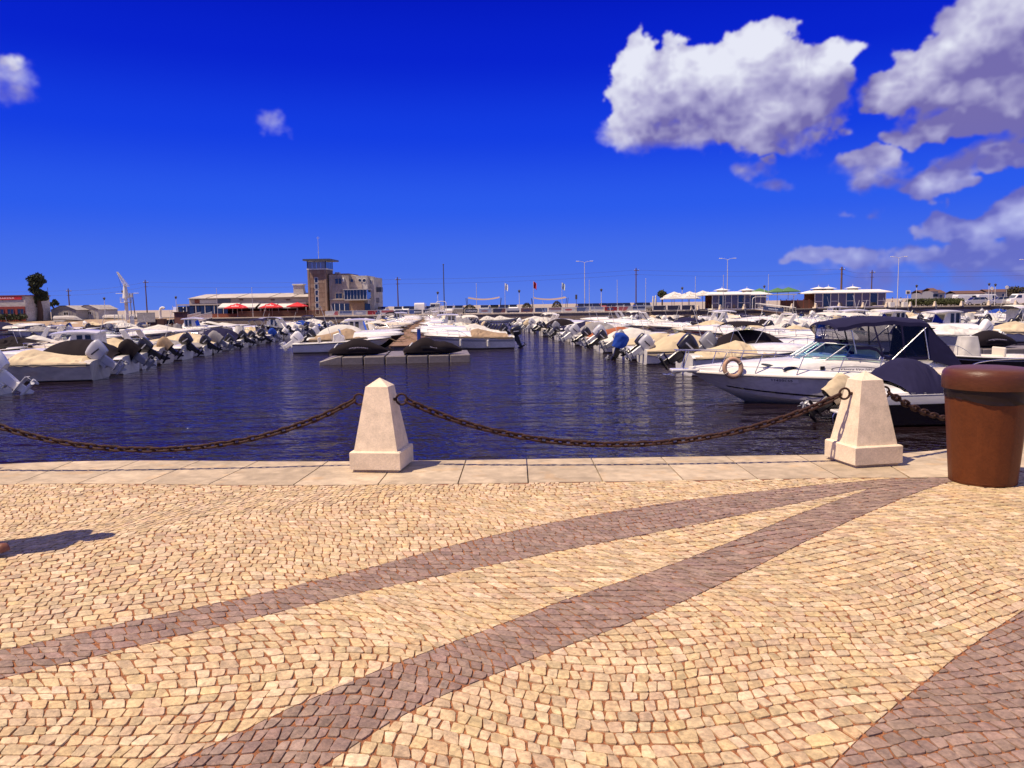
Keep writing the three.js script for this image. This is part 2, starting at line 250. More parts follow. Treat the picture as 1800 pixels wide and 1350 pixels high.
// ---------------------------------------------------------------- pavement of small cobbles with dark wave bands
{
  const pave = new THREE.Group(); pave.name = 'pavement'; pave.userData.kind = 'structure'; scene.add(pave);
  // dark bands, each between two lines on the ground
  const line = (pts) => pts.map(([x, y]) => { const p = on(x, y); return [p.x, p.z]; });
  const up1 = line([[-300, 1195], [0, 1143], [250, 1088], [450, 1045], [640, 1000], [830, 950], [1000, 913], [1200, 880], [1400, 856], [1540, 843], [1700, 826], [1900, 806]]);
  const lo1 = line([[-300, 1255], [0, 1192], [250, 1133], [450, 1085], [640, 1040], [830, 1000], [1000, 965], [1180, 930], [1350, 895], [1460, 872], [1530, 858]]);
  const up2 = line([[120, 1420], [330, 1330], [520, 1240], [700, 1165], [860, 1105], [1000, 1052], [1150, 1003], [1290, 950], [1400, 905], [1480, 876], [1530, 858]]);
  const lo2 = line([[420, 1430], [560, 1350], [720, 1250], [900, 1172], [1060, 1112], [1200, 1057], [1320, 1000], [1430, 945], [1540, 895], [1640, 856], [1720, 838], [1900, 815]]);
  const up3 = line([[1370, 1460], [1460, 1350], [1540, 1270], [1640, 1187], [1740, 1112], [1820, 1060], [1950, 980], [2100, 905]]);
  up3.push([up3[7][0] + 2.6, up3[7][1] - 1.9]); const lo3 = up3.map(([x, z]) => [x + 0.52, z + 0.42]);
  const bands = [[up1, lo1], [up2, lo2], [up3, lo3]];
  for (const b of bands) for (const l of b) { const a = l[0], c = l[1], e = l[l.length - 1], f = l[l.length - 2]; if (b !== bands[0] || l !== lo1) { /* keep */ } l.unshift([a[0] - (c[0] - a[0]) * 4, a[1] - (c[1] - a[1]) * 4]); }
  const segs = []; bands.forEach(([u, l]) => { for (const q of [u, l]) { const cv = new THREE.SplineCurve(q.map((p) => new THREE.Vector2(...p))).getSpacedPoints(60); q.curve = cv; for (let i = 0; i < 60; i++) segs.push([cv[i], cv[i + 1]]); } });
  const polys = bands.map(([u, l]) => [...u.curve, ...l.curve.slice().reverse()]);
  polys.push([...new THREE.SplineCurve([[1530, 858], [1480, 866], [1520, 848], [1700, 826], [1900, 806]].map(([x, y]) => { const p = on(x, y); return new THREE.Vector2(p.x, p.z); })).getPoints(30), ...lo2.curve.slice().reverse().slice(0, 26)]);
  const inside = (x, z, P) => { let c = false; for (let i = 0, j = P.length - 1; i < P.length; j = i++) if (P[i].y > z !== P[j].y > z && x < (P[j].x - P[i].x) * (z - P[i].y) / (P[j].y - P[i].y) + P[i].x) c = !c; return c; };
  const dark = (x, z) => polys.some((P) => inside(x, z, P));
  const segNear = (x, z) => { let best = 0.075, r = null; for (const s of segs) { const [a, b] = s, dx = b.x - a.x, dz = b.y - a.y, t = clamp(((x - a.x) * dx + (z - a.y) * dz) / (dx * dx + dz * dz)), d = Math.hypot(x - a.x - dx * t, z - a.y - dz * t); if (d < best) { best = d; r = s; } } return r; };
  const cut = (poly, a, b, keep) => { const out = [], f = (p) => ((b.x - a.x) * (p[1] - a.y) - (b.y - a.y) * (p[0] - a.x)) * keep; for (let i = 0; i < poly.length; i++) { const p = poly[i], q = poly[(i + 1) % poly.length], fp = f(p), fq = f(q); if (fp >= 0) out.push(p); if (fp >= 0 !== fq >= 0) { const t = fp / (fp - fq); out.push([lerp(p[0], q[0], t), lerp(p[1], q[1], t)]); } } return out; };
  // courses are laid in a bent frame so that they run in waves
  const map = (u, v) => [u * 0.94 + v * 0.30 + 0.20 * Math.sin(v * 1.55 + 0.5 * u) + 0.07 * Math.sin(v * 3.7 + u * 1.3 + 1), v + 0.24 * Math.sin(u * 1.15 + 0.4 * v + 0.6) + 0.07 * Math.sin(u * 2.9 + 2 - v * 0.8) - 0.05 * u];
  const area = (P) => { let s = 0; for (let i = 0; i < P.length; i++) { const q = P[(i + 1) % P.length]; s += P[i][0] * q[1] - q[0] * P[i][1]; } return s / 2; };
  const stones = [], PITCHV = 0.071;
  for (let v = -12.5; v < 4.5; v += PITCHV) {
    let u = -14 + R() * 0.07, w = 0;
    const rowA = (x) => v + 0.024 * (vnoise(x * 8, Math.round(v / PITCHV) * 3.7) - 0.5), rowB = (x) => v + PITCHV + 0.024 * (vnoise(x * 8, Math.round(v / PITCHV + 1) * 3.7) - 0.5);
    while (u < 14) {
      w = 0.066 + 0.034 * (R() - 0.5) + (R() < 0.07 ? 0.022 : 0);
      const c = map(u + w / 2, v + PITCHV / 2), edge = innerZ(c[0]);
      const keepIt = c[0] > -9.5 && c[0] < 9.5 && c[1] > edge + 0.015 && c[1] < 2.5;
      if (keepIt) {
        const g = rr(0.0027, 0.0054), sk = 0.018 * (R() - 0.5), sk2 = 0.018 * (R() - 0.5), jq = () => 0.006 * (R() - 0.5);
        let P = [[u + g + sk, rowA(u) + g], [u + w - g + sk2, rowA(u + w) + g], [u + w - g - sk2, rowB(u + w) - g], [u + g - sk, rowB(u) - g]].map(([a, b]) => map(a + jq(), b + jq()));
        if (area(P) < 0) P.reverse();
        // trim at the kerb
        if (P.some((p) => p[1] < innerZ(p[0]) + 0.008)) { const z0 = innerZ(c[0] - 0.1), z1 = innerZ(c[0] + 0.1); P = cut(P, new THREE.Vector2(c[0] - 0.1, z0 + 0.008), new THREE.Vector2(c[0] + 0.1, z1 + 0.008), 1); }
        const s = segNear(c[0], c[1]);
        const pieces = [];
        if (s) { for (const k of [1, -1]) { const q = cut(P, s[0], s[1], k); if (q.length > 2) { const mx = q.reduce((t, p) => t + p[0], 0) / q.length, mz = q.reduce((t, p) => t + p[1], 0) / q.length, l = s[1].clone().sub(s[0]).normalize(), side = (l.x * (mz - s[0].y) - l.y * (mx - s[0].x)) > 0 ? 1 : -1; pieces.push(q.map(([x, z]) => { const d = (l.x * (z - s[0].y) - l.y * (x - s[0].x)) * side; return d < 0.003 ? [x - l.y * 0.003 * side, z + l.x * 0.003 * side] : [x, z]; })); } } } else pieces.push(P);
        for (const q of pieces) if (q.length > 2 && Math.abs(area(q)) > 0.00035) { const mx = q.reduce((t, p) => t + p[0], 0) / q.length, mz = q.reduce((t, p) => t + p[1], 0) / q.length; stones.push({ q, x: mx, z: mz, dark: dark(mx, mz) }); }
      }
      u += w;
    }
  }
  // one stone: rounded outline, chamfered and slightly domed top
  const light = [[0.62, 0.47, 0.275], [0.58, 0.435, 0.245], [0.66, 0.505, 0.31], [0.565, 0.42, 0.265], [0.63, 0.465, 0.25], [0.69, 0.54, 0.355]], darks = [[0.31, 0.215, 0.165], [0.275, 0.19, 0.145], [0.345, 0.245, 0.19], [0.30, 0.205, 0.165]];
  const inFrame = (x, z) => { const p = V(x, 0, z).project(camera); return Math.abs(p.x) < 1.0 && Math.abs(p.y) < 1.0 && p.z < 1; };
  function stoneData(s, fine) {
    const P = s.q, out = [];
    for (let i = 0; i < P.length; i++) { const a = P[i], b = P[(i + 1) % P.length], l = Math.hypot(b[0] - a[0], b[1] - a[1]); if (!fine) { if (l > 0.004) out.push(a); continue; } if (l < 0.006) { out.push([(a[0] + b[0]) / 2, (a[1] + b[1]) / 2]); continue; } const k = rr(0.05, 0.17), k2 = 1 - rr(0.05, 0.17); out.push([lerp(a[0], b[0], k), lerp(a[1], b[1], k)], [lerp(a[0], b[0], k2), lerp(a[1], b[1], k2)]); }
    const n = out.length; if (n < 3) return null;
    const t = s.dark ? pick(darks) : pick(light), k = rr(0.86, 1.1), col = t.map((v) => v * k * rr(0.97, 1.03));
    const h = rr(-0.002, 0.0025), tx = rr(-0.022, 0.022), tz = rr(-0.022, 0.022), dome = rr(0.0002, 0.0014), pos = [], c = [], ix = [], jit = s.dark ? 0.004 : 0.003;
    const ring = (f, y, w = 0) => { for (const [x, z] of out) { const X = lerp(s.x, x, f) + (fine ? rr(-w, w) : 0), Z = lerp(s.z, z, f) + (fine ? rr(-w, w) : 0); pos.push(X, y + h + (X - s.x) * tx + (Z - s.z) * tz, Z); const q = rr(0.93, 1.05); c.push(col[0] * q, col[1] * q, col[2] * q); } };
    ring(1.02, -0.024); ring(1, -0.0016, 0.0014); ring(0.945, 0.0, jit * 0.3);
    pos.push(s.x, h + dome, s.z); c.push(...col);
    for (let r = 0; r < 2; r++) for (let i = 0; i < n; i++) { const a = r * n + i, b = r * n + (i + 1) % n; ix.push(a, a + n, b, b, a + n, b + n); }
    for (let i = 0; i < n; i++) ix.push(2 * n + i, 3 * n, 2 * n + (i + 1) % n);
    return { pos, c, ix };
  }
  const build = (list) => { const P = [], C = [], I = []; for (const d of list) { const o = P.length / 3; for (const v of d.pos) P.push(v); for (const v of d.c) C.push(v); for (const i of d.ix) I.push(i + o); } const g = new THREE.BufferGeometry(); g.setAttribute('position', new THREE.Float32BufferAttribute(P, 3)); g.setAttribute('color', new THREE.Float32BufferAttribute(C, 3)); const uv = new Float32Array(P.length / 3 * 2); for (let i = 0; i < uv.length / 2; i++) { uv[2 * i] = P[3 * i]; uv[2 * i + 1] = P[3 * i + 2]; } g.setAttribute('uv', new THREE.BufferAttribute(uv, 2)); g.setIndex(I); g.computeVertexNormals(); return g; };
  const stoneMap = tex(512, (u, v) => { const a = fbm(u * 40, v * 40, 4, 40), b = fbm(u * 10 + 3, v * 10, 3, 10), k = 0.74 + 0.34 * a + 0.16 * (b - 0.5); return [k, k * 0.99, k * 0.97]; });
  const sm = new THREE.MeshPhysicalMaterial({ vertexColors: true, roughness: 0.62, map: rep(stoneMap, 1.6), bumpMap: rep(roughTex, 3), bumpScale: 0.0022, side: THREE.DoubleSide });
  for (const s of stones) { s.d = Math.hypot(s.x, s.z, EYE); s.see = inFrame(s.x, s.z) && Math.abs(area(s.q)) > 0.003; }
  const order = stones.filter((s) => s.see).sort((a, b) => a.d - b.d), first = new Set(order.slice(0, 300));
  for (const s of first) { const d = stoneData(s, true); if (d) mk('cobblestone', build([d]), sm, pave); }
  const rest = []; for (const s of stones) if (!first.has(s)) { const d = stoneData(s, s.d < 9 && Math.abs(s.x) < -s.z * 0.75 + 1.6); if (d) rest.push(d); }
  const more = mk('cobblestones', build(rest), sm, pave); more.userData.kind = 'stuff';
  // bedding sand between them
  const shape = new THREE.Shape([...innerPts.filter((p) => p.x > -12 && p.x < 9.6).map((p) => new THREE.Vector2(p.x, -p.y - 0.003)), new THREE.Vector2(9.6, -6), new THREE.Vector2(-12, -6)]);
  const bed = new THREE.ShapeGeometry(shape); bed.rotateX(-Math.PI / 2); bed.translate(0, -0.0062, 0);
  const bt = tex(512, (u, v) => { const a = fbm(u * 30, v * 30, 4, 30), s = hash(Math.floor(u * 512), Math.floor(v * 512)), k = 0.6 + 0.5 * a + 0.3 * (s - 0.5); return [k, k * 0.92, k * 0.86]; });
  mk('bedding_sand', metricUV(bed, 1), mat([0.38, 0.175, 0.085], 0.95, { map: rep(bt, 2), bumpMap: rep(roughTex, 6), bumpScale: 0.006 }), pave);
  const far = new THREE.ShapeGeometry(new THREE.Shape([...innerPts.filter((p) => p.x > 9.6).map((p) => new THREE.Vector2(p.x, -p.y - 0.003)), new THREE.Vector2(40, -6), new THREE.Vector2(9.6, -6)])); far.rotateX(-Math.PI / 2); far.translate(0, -0.004, 0); mk('outer_paving', metricUV(far, 1), mat([0.56, 0.42, 0.25], 0.8, { map: rep(stoneMap, 1.1), bumpMap: rep(roughTex, 1), bumpScale: 0.01 }), pave);
  console.log('stones', stones.length, 'rest', rest.length);
}

// ---------------------------------------------------------------- kerb slabs and the quay wall below them
{
  const kerb = new THREE.Group(); kerb.name = 'quay_kerb'; kerb.userData.kind = 'structure'; scene.add(kerb);
  const mats = [0, 1, 2, 3].map((i) => mat([0.68 - 0.03 * i, 0.56 - 0.026 * i, 0.40 - 0.02 * i], 0.85, { map: (() => { const t = rep(stainTex, 0.55); t.offset.set(i * 0.31, i * 0.17); return t; })(), bumpMap: roughTex, bumpScale: 0.0015 }));
  let s = 0.2, k = 0;
  while (s < edgeLen - 1) {
    const w = rr(0.62, 0.76), n = 4, rows = [], g = 0.006;
    for (let i = 0; i <= n; i++) { const e = edgeAt(s + g + (w - 2 * g) * i / n), nn = landward(e.t), o = e.p, q = (d, y) => [o.x + nn.x * d, y, o.y + nn.y * d]; rows.push([q(-0.03, -0.2), q(-0.03, -0.012), q(-0.018, 0.004), q(KERB - 0.008, 0.004), q(KERB - 0.002, -0.002), q(KERB - 0.002, -0.2)]); }
    mk('kerb_slab', metricUV(loft(rows, 0.5, true), 1), mats[k % 4], kerb); s += w; k++;
  }
  const rows = []; for (const p of edgePts) rows.push([[p.x, -0.19, p.y], [p.x, -4, p.y]]);
  struct('quay_wall', metricUV(loft(rows, 0.5), 0.5), M.concrete);
}

// ---------------------------------------------------------------- bollards, chains
const RINGY = 0.72, RINGW = RINGY * 0.955;
function bollardParts(t) {
  const sq = (w, y) => [[w, y, w], [-w, y, w], [-w, y, -w], [w, y, -w], [w, y, w]];
  const frus = (w0, y0, w1, y1) => { const g = loft([sq(w0, y0), sq(w1, y1)], 0.1, true); return metricUV(g, 1); };
  mk('footing', frus(0.225, 0.002, 0.225, 0.035), M.slab, t);
  mk('plinth', merge([frus(0.25, 0.035, 0.25, 0.205), frus(0.25, 0.205, 0.238, 0.217)]), M.stone, t);
  mk('shaft', frus(0.215, 0.217, 0.112, 0.86), M.stone, t);
  mk('cap', metricUV(put(new THREE.ConeGeometry(0.112 * Math.SQRT2, 0.085, 4, 1, false).toNonIndexed(), 0, 0.9025, 0, 0, Math.PI / 4), 1), M.stone, t).geometry.computeVertexNormals();
  for (const k of [-1, 1]) { const e = mk('eye_ring', merge([put(new THREE.TorusGeometry(0.055, 0.011, 8, 20), k * 0.215, RINGY, 0), bar([k * 0.10, RINGY, 0], [k * 0.165, RINGY, 0], 0.016, 8)]), M.iron, t); e.userData.side = k; }
}
const b1 = on(673, 822), b2 = on(1505, 808);
b1.z = edgeDepth(b1.x) + 0.30; b2.z = edgeDepth(b2.x) + 0.36;
const bollard = thing('stone_bollard', 'pale stone bollard between the two hanging chains, left of the picture centre', 'bollard', [b1.x, 0, b1.z], -0.13, 'quayside bollards');
bollardParts(bollard); bollard.scale.y = 0.955;
const bollardR = copyOf(bollard, 'pale stone bollard standing just left of the brown litter bin', [b2.x, 0, b2.z], 0.18);
const b0 = V(b1.x - 4.5, 0, 0); b0.z = edgeDepth(b0.x) + 0.32;
copyOf(bollard, 'pale stone bollard holding the left end of the leftmost chain', [b0.x, 0, b0.z], 0.05);
const b3 = V(b2.x + 3.7, 0, 0); b3.z = edgeDepth(b3.x) + 0.36;
copyOf(bollard, 'pale stone bollard past the brown litter bin, holding the rightmost chain', [b3.x, 0, b3.z], 0.6);
{
  class Oval extends THREE.Curve { getPoint(t, o = V(0, 0, 0)) { const a = t * 2 * Math.PI, c = Math.cos(a), s = Math.sin(a); return o.set(0.021 * Math.sign(s) * Math.abs(s) ** 0.75, 0, 0.043 * Math.sign(c) * Math.abs(c) ** 0.6); } }
  const linkG = new THREE.TubeGeometry(new Oval(), 22, 0.0105, 7, true).scale(1.22, 1.22, 1.22);
  const ringEnd = (b, ry, k) => V(b.x + k * 0.268 * Math.cos(ry), RINGW - 0.012, b.z - k * 0.268 * Math.sin(ry));
  function chain(label, A, B, sag) {
    const t = thing('mooring_chain', label, 'chain', [0, 0, 0], 0, 'chains slung between the bollards');
    const pts = []; for (let i = 0; i <= 60; i++) { const k = i / 60, q = 2 * k - 1, c = (Math.cosh(1.35 * q) - Math.cosh(1.35)) / (Math.cosh(1.35) - 1); pts.push(V(lerp(A.x, B.x, k), lerp(A.y, B.y, k) + sag * c, lerp(A.z, B.z, k))); }
    const cv = new THREE.CatmullRomCurve3(pts), n = Math.round(cv.getLength() / 0.080);
    for (let i = 0; i < n; i++) { const k = (i + 0.5) / n, p = cv.getPointAt(k), d = cv.getTangentAt(k), m = mk('link', linkG, M.iron, t); m.position.copy(p); m.up.set(0, 1, 0); m.lookAt(p.clone().add(d)); m.rotateZ((i % 2 ? Math.PI / 2 : 0) + 0.6 + rr(-0.25, 0.25)); }
  }
  chain('rusty iron chain sagging to the left of the free-standing bollard', ringEnd(b0, 0.05, 1), ringEnd(b1, -0.13, -1), 0.46);
  chain('rusty iron chain sagging between the two bollards in front of the water', ringEnd(b1, -0.13, 1), ringEnd(b2, 0.18, -1), 0.46);
  chain('rusty iron chain running behind the brown litter bin', ringEnd(b2, 0.18, 1), ringEnd(b3, 0.6, -1), 0.42);
}

// ---------------------------------------------------------------- litter bin
{
  const p = on(1733, 848), t = thing('litter_bin', 'tapered brown plastic litter bin with a domed lid and black liner', 'litter bin', [p.x, 0, p.z - 0.05]);
  const brown = mat([0.125, 0.034, 0.008], 0.5, { specularIntensity: 0.5, map: grainTex, bumpMap: rep(roughTex, 3), bumpScale: 0.0008 }), brown2 = mat([0.10, 0.030, 0.012], 0.4, { specularIntensity: 0.7, map: grainTex, bumpMap: rep(roughTex, 3), bumpScale: 0.001 });
  const rows = []; for (let i = 0; i <= 6; i++) { const k = i / 6, r = lerp(0.262, 0.322, k), row = []; for (let j = 0; j <= 84; j++) { const a = j / 84 * Math.PI * 2, f = ((j / 84 * 14) % 1), q = r * (1 - 0.012 * (1 - Math.abs(2 * f - 1) ** 3)); row.push([q * Math.cos(a), 0.005 + k * 0.80, q * Math.sin(a)]); } rows.push(row); }
  mk('body', metricUV(loft(rows, 0.6), 1), brown, t);
  mk('base', new THREE.LatheGeometry([[0, 0.004], [0.255, 0.004], [0.264, 0.02], [0.262, 0.03]].map((q) => new THREE.Vector2(...q)), 48), brown, t);
  mk('lid', new THREE.LatheGeometry([[0.325, 0.82], [0.345, 0.82], [0.348, 0.92], [0.342, 0.955], [0.325, 0.98], [0.296, 0.995], [0.22, 1.004], [0.12, 1.008], [0.001, 1.01]].map((q) => new THREE.Vector2(...q)), 64), brown2, t);
  const lr = []; for (let i = 0; i <= 8; i++) { const k = i / 8, row = []; for (let j = 0; j <= 120; j++) { const a = j / 120 * Math.PI * 2, drop = 0.06 + 0.05 * Math.max(0, Math.sin(a + 0.3)) + 0.02 * vnoise(j * 0.13, 3), w = (vnoise(j * 0.5, i * 1.1) - 0.5) * 0.009 * (0.3 + k), r = 0.329 - 0.006 * k + w * 0.8; row.push([r * Math.cos(a), 0.818 - drop * k, r * Math.sin(a)]); } lr.push(row); }
  mk('liner', loft(lr, 1.0), mat([0.014, 0.008, 0.007], 0.42, { specularIntensity: 0.5 }), t);
}

// ---------------------------------------------------------------- people: one continuous body from joints
function bodyGeo(bones, tint, cells = 96, size = 2.0) {
  const mc = new MarchingCubes(cells, new THREE.MeshBasicMaterial(), false, false, 160000), h = size / 2, f = mc.field, n = cells;
  const sd = (x, y, z) => { let m = 1e3; for (const [a, ra, b, rb] of bones) { const ex = b[0] - a[0], ey = b[1] - a[1], ez = b[2] - a[2], l2 = ex * ex + ey * ey + ez * ez || 1e-9, t = clamp(((x - a[0]) * ex + (y - a[1]) * ey + (z - a[2]) * ez) / l2), d = Math.hypot(x - a[0] - ex * t, y - a[1] - ey * t, z - a[2] - ez * t) - lerp(ra, rb, t), k = 0.035, q = clamp(0.5 + 0.5 * (m - d) / k); m = lerp(m, d, q) - k * q * (1 - q); } return m; };
  for (let z = 0; z < n; z++) for (let y = 0; y < n; y++) for (let x = 0; x < n; x++) f[z * n * n + y * n + x] = -sd((x - n / 2) / (n / 2) * h, (y - n / 2) / (n / 2) * h + 0.9, (z - n / 2) / (n / 2) * h);
  mc.isolation = 0; mc.update();
  const c = mc.count, P = new Float32Array(c * 3), N = new Float32Array(c * 3), C = new Float32Array(c * 3);
  for (let i = 0; i < c; i++) { for (let k = 0; k < 3; k++) { P[3 * i + k] = mc.positionArray[3 * i + k] * h + (k === 1 ? 0.9 : 0); N[3 * i + k] = -mc.normalArray[3 * i + k]; } C.set(tint(P[3 * i], P[3 * i + 1], P[3 * i + 2]), 3 * i); }
  const g = new THREE.BufferGeometry(); g.setAttribute('position', new THREE.BufferAttribute(P, 3)); g.setAttribute('color', new THREE.BufferAttribute(C, 3)); g.setAttribute('normal', new THREE.BufferAttribute(N, 3)); g.computeVertexNormals(); return g;
}
const SKIN = [0.42, 0.24, 0.16];
function hand(x, y, z, s, fwd) { const b = [[[x, y, z], 0.03, [x + 0.01 * fwd, y - 0.07, z], 0.034]]; for (let i = 0; i < 4; i++) { const q = (i - 1.5) * 0.019, l = [0.06, 0.072, 0.066, 0.052][i]; b.push([[x + q, y - 0.08, z], 0.0095, [x + q + 0.012, y - 0.08 - l * 0.6, z - 0.01 * s], 0.009], [[x + q + 0.012, y - 0.08 - l * 0.6, z - 0.01 * s], 0.009, [x + q + 0.008, y - 0.08 - l, z - 0.025 * s], 0.008]); } b.push([[x + 0.03, y - 0.02, z], 0.011, [x + 0.055, y - 0.065, z - 0.015 * s], 0.010]); return b; }
function figure(stride, shirt, trousers, hair, cells) {
  const s = stride, b = [
    [[0, 0.97, 0.06], 0.125, [0, 1.30, 0.09], 0.115], [[0, 0.97, -0.06], 0.125, [0, 1.30, -0.09], 0.115], [[0.01, 1.36, 0.13], 0.06, [0.01, 1.36, -0.13], 0.06], [[0, 1.40, 0], 0.06, [0.02, 1.52, 0], 0.055],
    [[0.03, 1.58, 0], 0.078, [0.02, 1.66, 0], 0.092], [[0.05, 1.55, 0], 0.05, [0.085, 1.52, 0], 0.032], [[0.115, 1.60, 0], 0.014, [0.132, 1.575, 0], 0.016], [[0.015, 1.60, 0.085], 0.02, [0.01, 1.63, 0.088], 0.022], [[0.015, 1.60, -0.085], 0.02, [0.01, 1.63, -0.088], 0.022],
    [[0, 0.93, 0.09], 0.095, [0.22 * s + 0.02, 0.50, 0.09], 0.065], [[0.22 * s + 0.02, 0.50, 0.09], 0.062, [0.34 * s, 0.10, 0.09], 0.042], [[0, 0.93, -0.09], 0.095, [-0.10 * s + 0.02, 0.50, -0.09], 0.065], [[-0.10 * s + 0.02, 0.50, -0.09], 0.062, [-0.36 * s, 0.12, -0.09], 0.042],
    [[0.01, 1.37, 0.19], 0.052, [-0.03 - 0.06 * s, 1.09, 0.235], 0.042], [[-0.03 - 0.06 * s, 1.09, 0.235], 0.042, [0.02 - 0.04 * s, 0.86, 0.24], 0.03], [[0.01, 1.37, -0.19], 0.052, [-0.02 + 0.06 * s, 1.09, -0.235], 0.042], [[-0.02 + 0.06 * s, 1.09, -0.235], 0.042, [0.03 + 0.12 * s, 0.87, -0.24], 0.03],
    ...hand(0.02 - 0.04 * s, 0.84, 0.24, 1, 1), ...hand(0.03 + 0.12 * s, 0.85, -0.24, -1, 1)];
  return bodyGeo(b, (x, y, z) => y > 1.60 + 0.35 * Math.max(0, x - 0.03) && x < 0.09 && y > 1.45 ? hair : y > 1.45 ? SKIN : y > 0.98 ? (Math.abs(z) > 0.2 && y < 1.2 ? SKIN : shirt) : Math.abs(z) > 0.19 ? SKIN : trousers, cells);
}
const bodyMat = new THREE.MeshPhysicalMaterial({ vertexColors: true, roughness: 0.8, side: THREE.DoubleSide });
function shoeGeo() { const rows = []; for (let i = 0; i <= 14; i++) { const k = i / 14, x = -0.09 + 0.29 * k, w = (0.034 + 0.014 * Math.sin(k * 2.4)) * (k > 0.8 ? Math.sqrt(Math.max(0.02, 1 - ((k - 0.8) / 0.2) ** 2)) : 1) * (k < 0.06 ? 0.75 : 1), hgt = (k < 0.35 ? 0.085 : lerp(0.085, 0.045, sstep(0.35, 0.75, k))) * (k > 0.85 ? Math.sqrt(Math.max(0.05, 1 - ((k - 0.85) / 0.16) ** 2)) : 1), row = []; for (let j = 0; j <= 12; j++) { const a = j / 12 * Math.PI; row.push([x, 0.012 + hgt * Math.sin(a) ** 0.7, w * Math.cos(a)]); } row.push([x, 0, -w], [x, 0, w], row[0].slice()); rows.push(row); } return loft(rows, 0.9, true); }
{
  const toe = on(11, 981), g = figure(1, [0.30, 0.22, 0.18], [0.10, 0.09, 0.11], [0.03, 0.02, 0.015], 96);
  const t = thing('person', 'person walking in from the left edge, brown shoe just in view', 'person', [toe.x - 0.345 - 0.195, 0, toe.z - 0.09], 0.06);
  mk('body', g, bodyMat, t);
  const sg = shoeGeo(), brown = mat([0.17, 0.06, 0.03], 0.5);
  const s1 = mk('shoe', sg, brown, t); s1.position.set(0.345, 0.012, 0.09); s1.rotation.z = 0.16;
  const s2 = mk('shoe', sg, brown, t); s2.position.set(-0.36, 0.05, -0.09); s2.rotation.z = -0.45;
}

// ================================================================ boats
// Local frame of a boat: x towards the bow, y up from the waterline, origin amidships.
const WHITE_KINDS = {};
function shapeOf(o) {
  const { L, B, Fb } = o;
  const hb = (s) => B / 2 * (s < 0.4 ? 0.90 + 0.10 * s / 0.4 : Math.pow(Math.max(0, 1 - Math.pow((s - 0.4) / 0.6, o.full || 2.3)), 0.85)) + 0.012;
  const sheer = (s) => Fb * (0.84 + (o.rise ?? 0.30) * s ** 1.7);
  const X = (s, t) => -L / 2 + s * L * (1 - (o.rake ?? 0.15) * (1 - t) * s ** 2);
  return { hb, sheer, X };
}
function hullGeo(o) {
  const { hb, sheer, X } = shapeOf(o), rows = [], N = 16;
  for (let i = 0; i <= N; i++) {
    const s = i / N, b = hb(s), h = sheer(s), k = -0.28 + Math.max(0, (s - 0.62) / 0.38) ** 2 * (0.30 + 0.25 * h), cy = 0.03 + Math.max(0, s - 0.4) ** 1.6 * 1.0 * h, cb = b * ((o.chine ?? 0.90) - 0.32 * Math.max(0, s - 0.3));
    const half = [[0, k, 0], [cb * 0.55, lerp(k, cy, 0.5), 0.2], [cb, cy, 0.35], [cb * 1.02, cy + 0.025, 0.38], [lerp(cb, b, 0.55), lerp(cy, h, 0.5), 0.65], [b, h - 0.02, 0.97]];
    rows.push([...half.slice().reverse().map(([z, y, t]) => [X(s, t), y, z]), ...half.slice(1).map(([z, y, t]) => [X(s, t), y, -z])]);
  }
  return loft(rows, 0.45, true);
}
function deckGeo(o) {                       // gunwales, foredeck and cockpit floor in one moulding
  const { hb, sheer, X } = shapeOf(o), rows = [], c0 = o.well?.[0] ?? 0.06, c1 = o.well?.[1] ?? 0.6, fl = o.floor ?? 0.18, st = [];
  for (let i = 0; i <= 20; i++) st.push(i / 20); for (const e of [c0, c1]) st.push(e - 0.004, e + 0.004); st.sort((a, b) => a - b);
  for (const s of st) {
    const b = hb(s), h = sheer(s) - 0.02, open = s > c0 && s < c1 ? 1 : 0, x = X(s, 1), crown = (o.crown ?? 0.14) * (s > c1 ? Math.sin(Math.min(1, (1 - s) / (1 - c1) * 1.15 + 0.08) * Math.PI / 2) : 0.3) + 0.02, gw = Math.min(0.17, b * 0.4);
    const inn = Math.max(b - gw, b * 0.55);
    const half = open ? [[b, h], [b - 0.02, h + 0.045], [b - 0.05, h + 0.06], [inn, h + 0.06], [inn - 0.012, h + 0.03], [inn - 0.02, fl], [0, fl]] : [[b, h], [b - 0.02, h + 0.045], [Math.max(0, b - 0.05), h + 0.06], [b * 0.8, h + 0.07 + crown * 0.5], [b * 0.5, h + 0.07 + crown * 0.85], [b * 0.25, h + 0.07 + crown * 0.97], [0, h + 0.07 + crown]];
    rows.push([...half.slice().map(([z, y]) => [x, y, z]), ...half.slice(0, -1).reverse().map(([z, y]) => [x, y, -z])]);
  }
  return loft(rows, 0.6, true);
}
function railGeo(o, r = 0.028) { const { hb, sheer, X } = shapeOf(o), g = []; for (const k of [1, -1]) { const p = []; for (let i = 0; i <= 16; i++) { const s = i / 16; p.push([X(s, 1) + (s === 1 ? 0.02 : 0), sheer(s) - 0.015, k * (hb(s) + 0.008)]); } g.push(tube(p, r, 20, 5)); } return merge(g); }
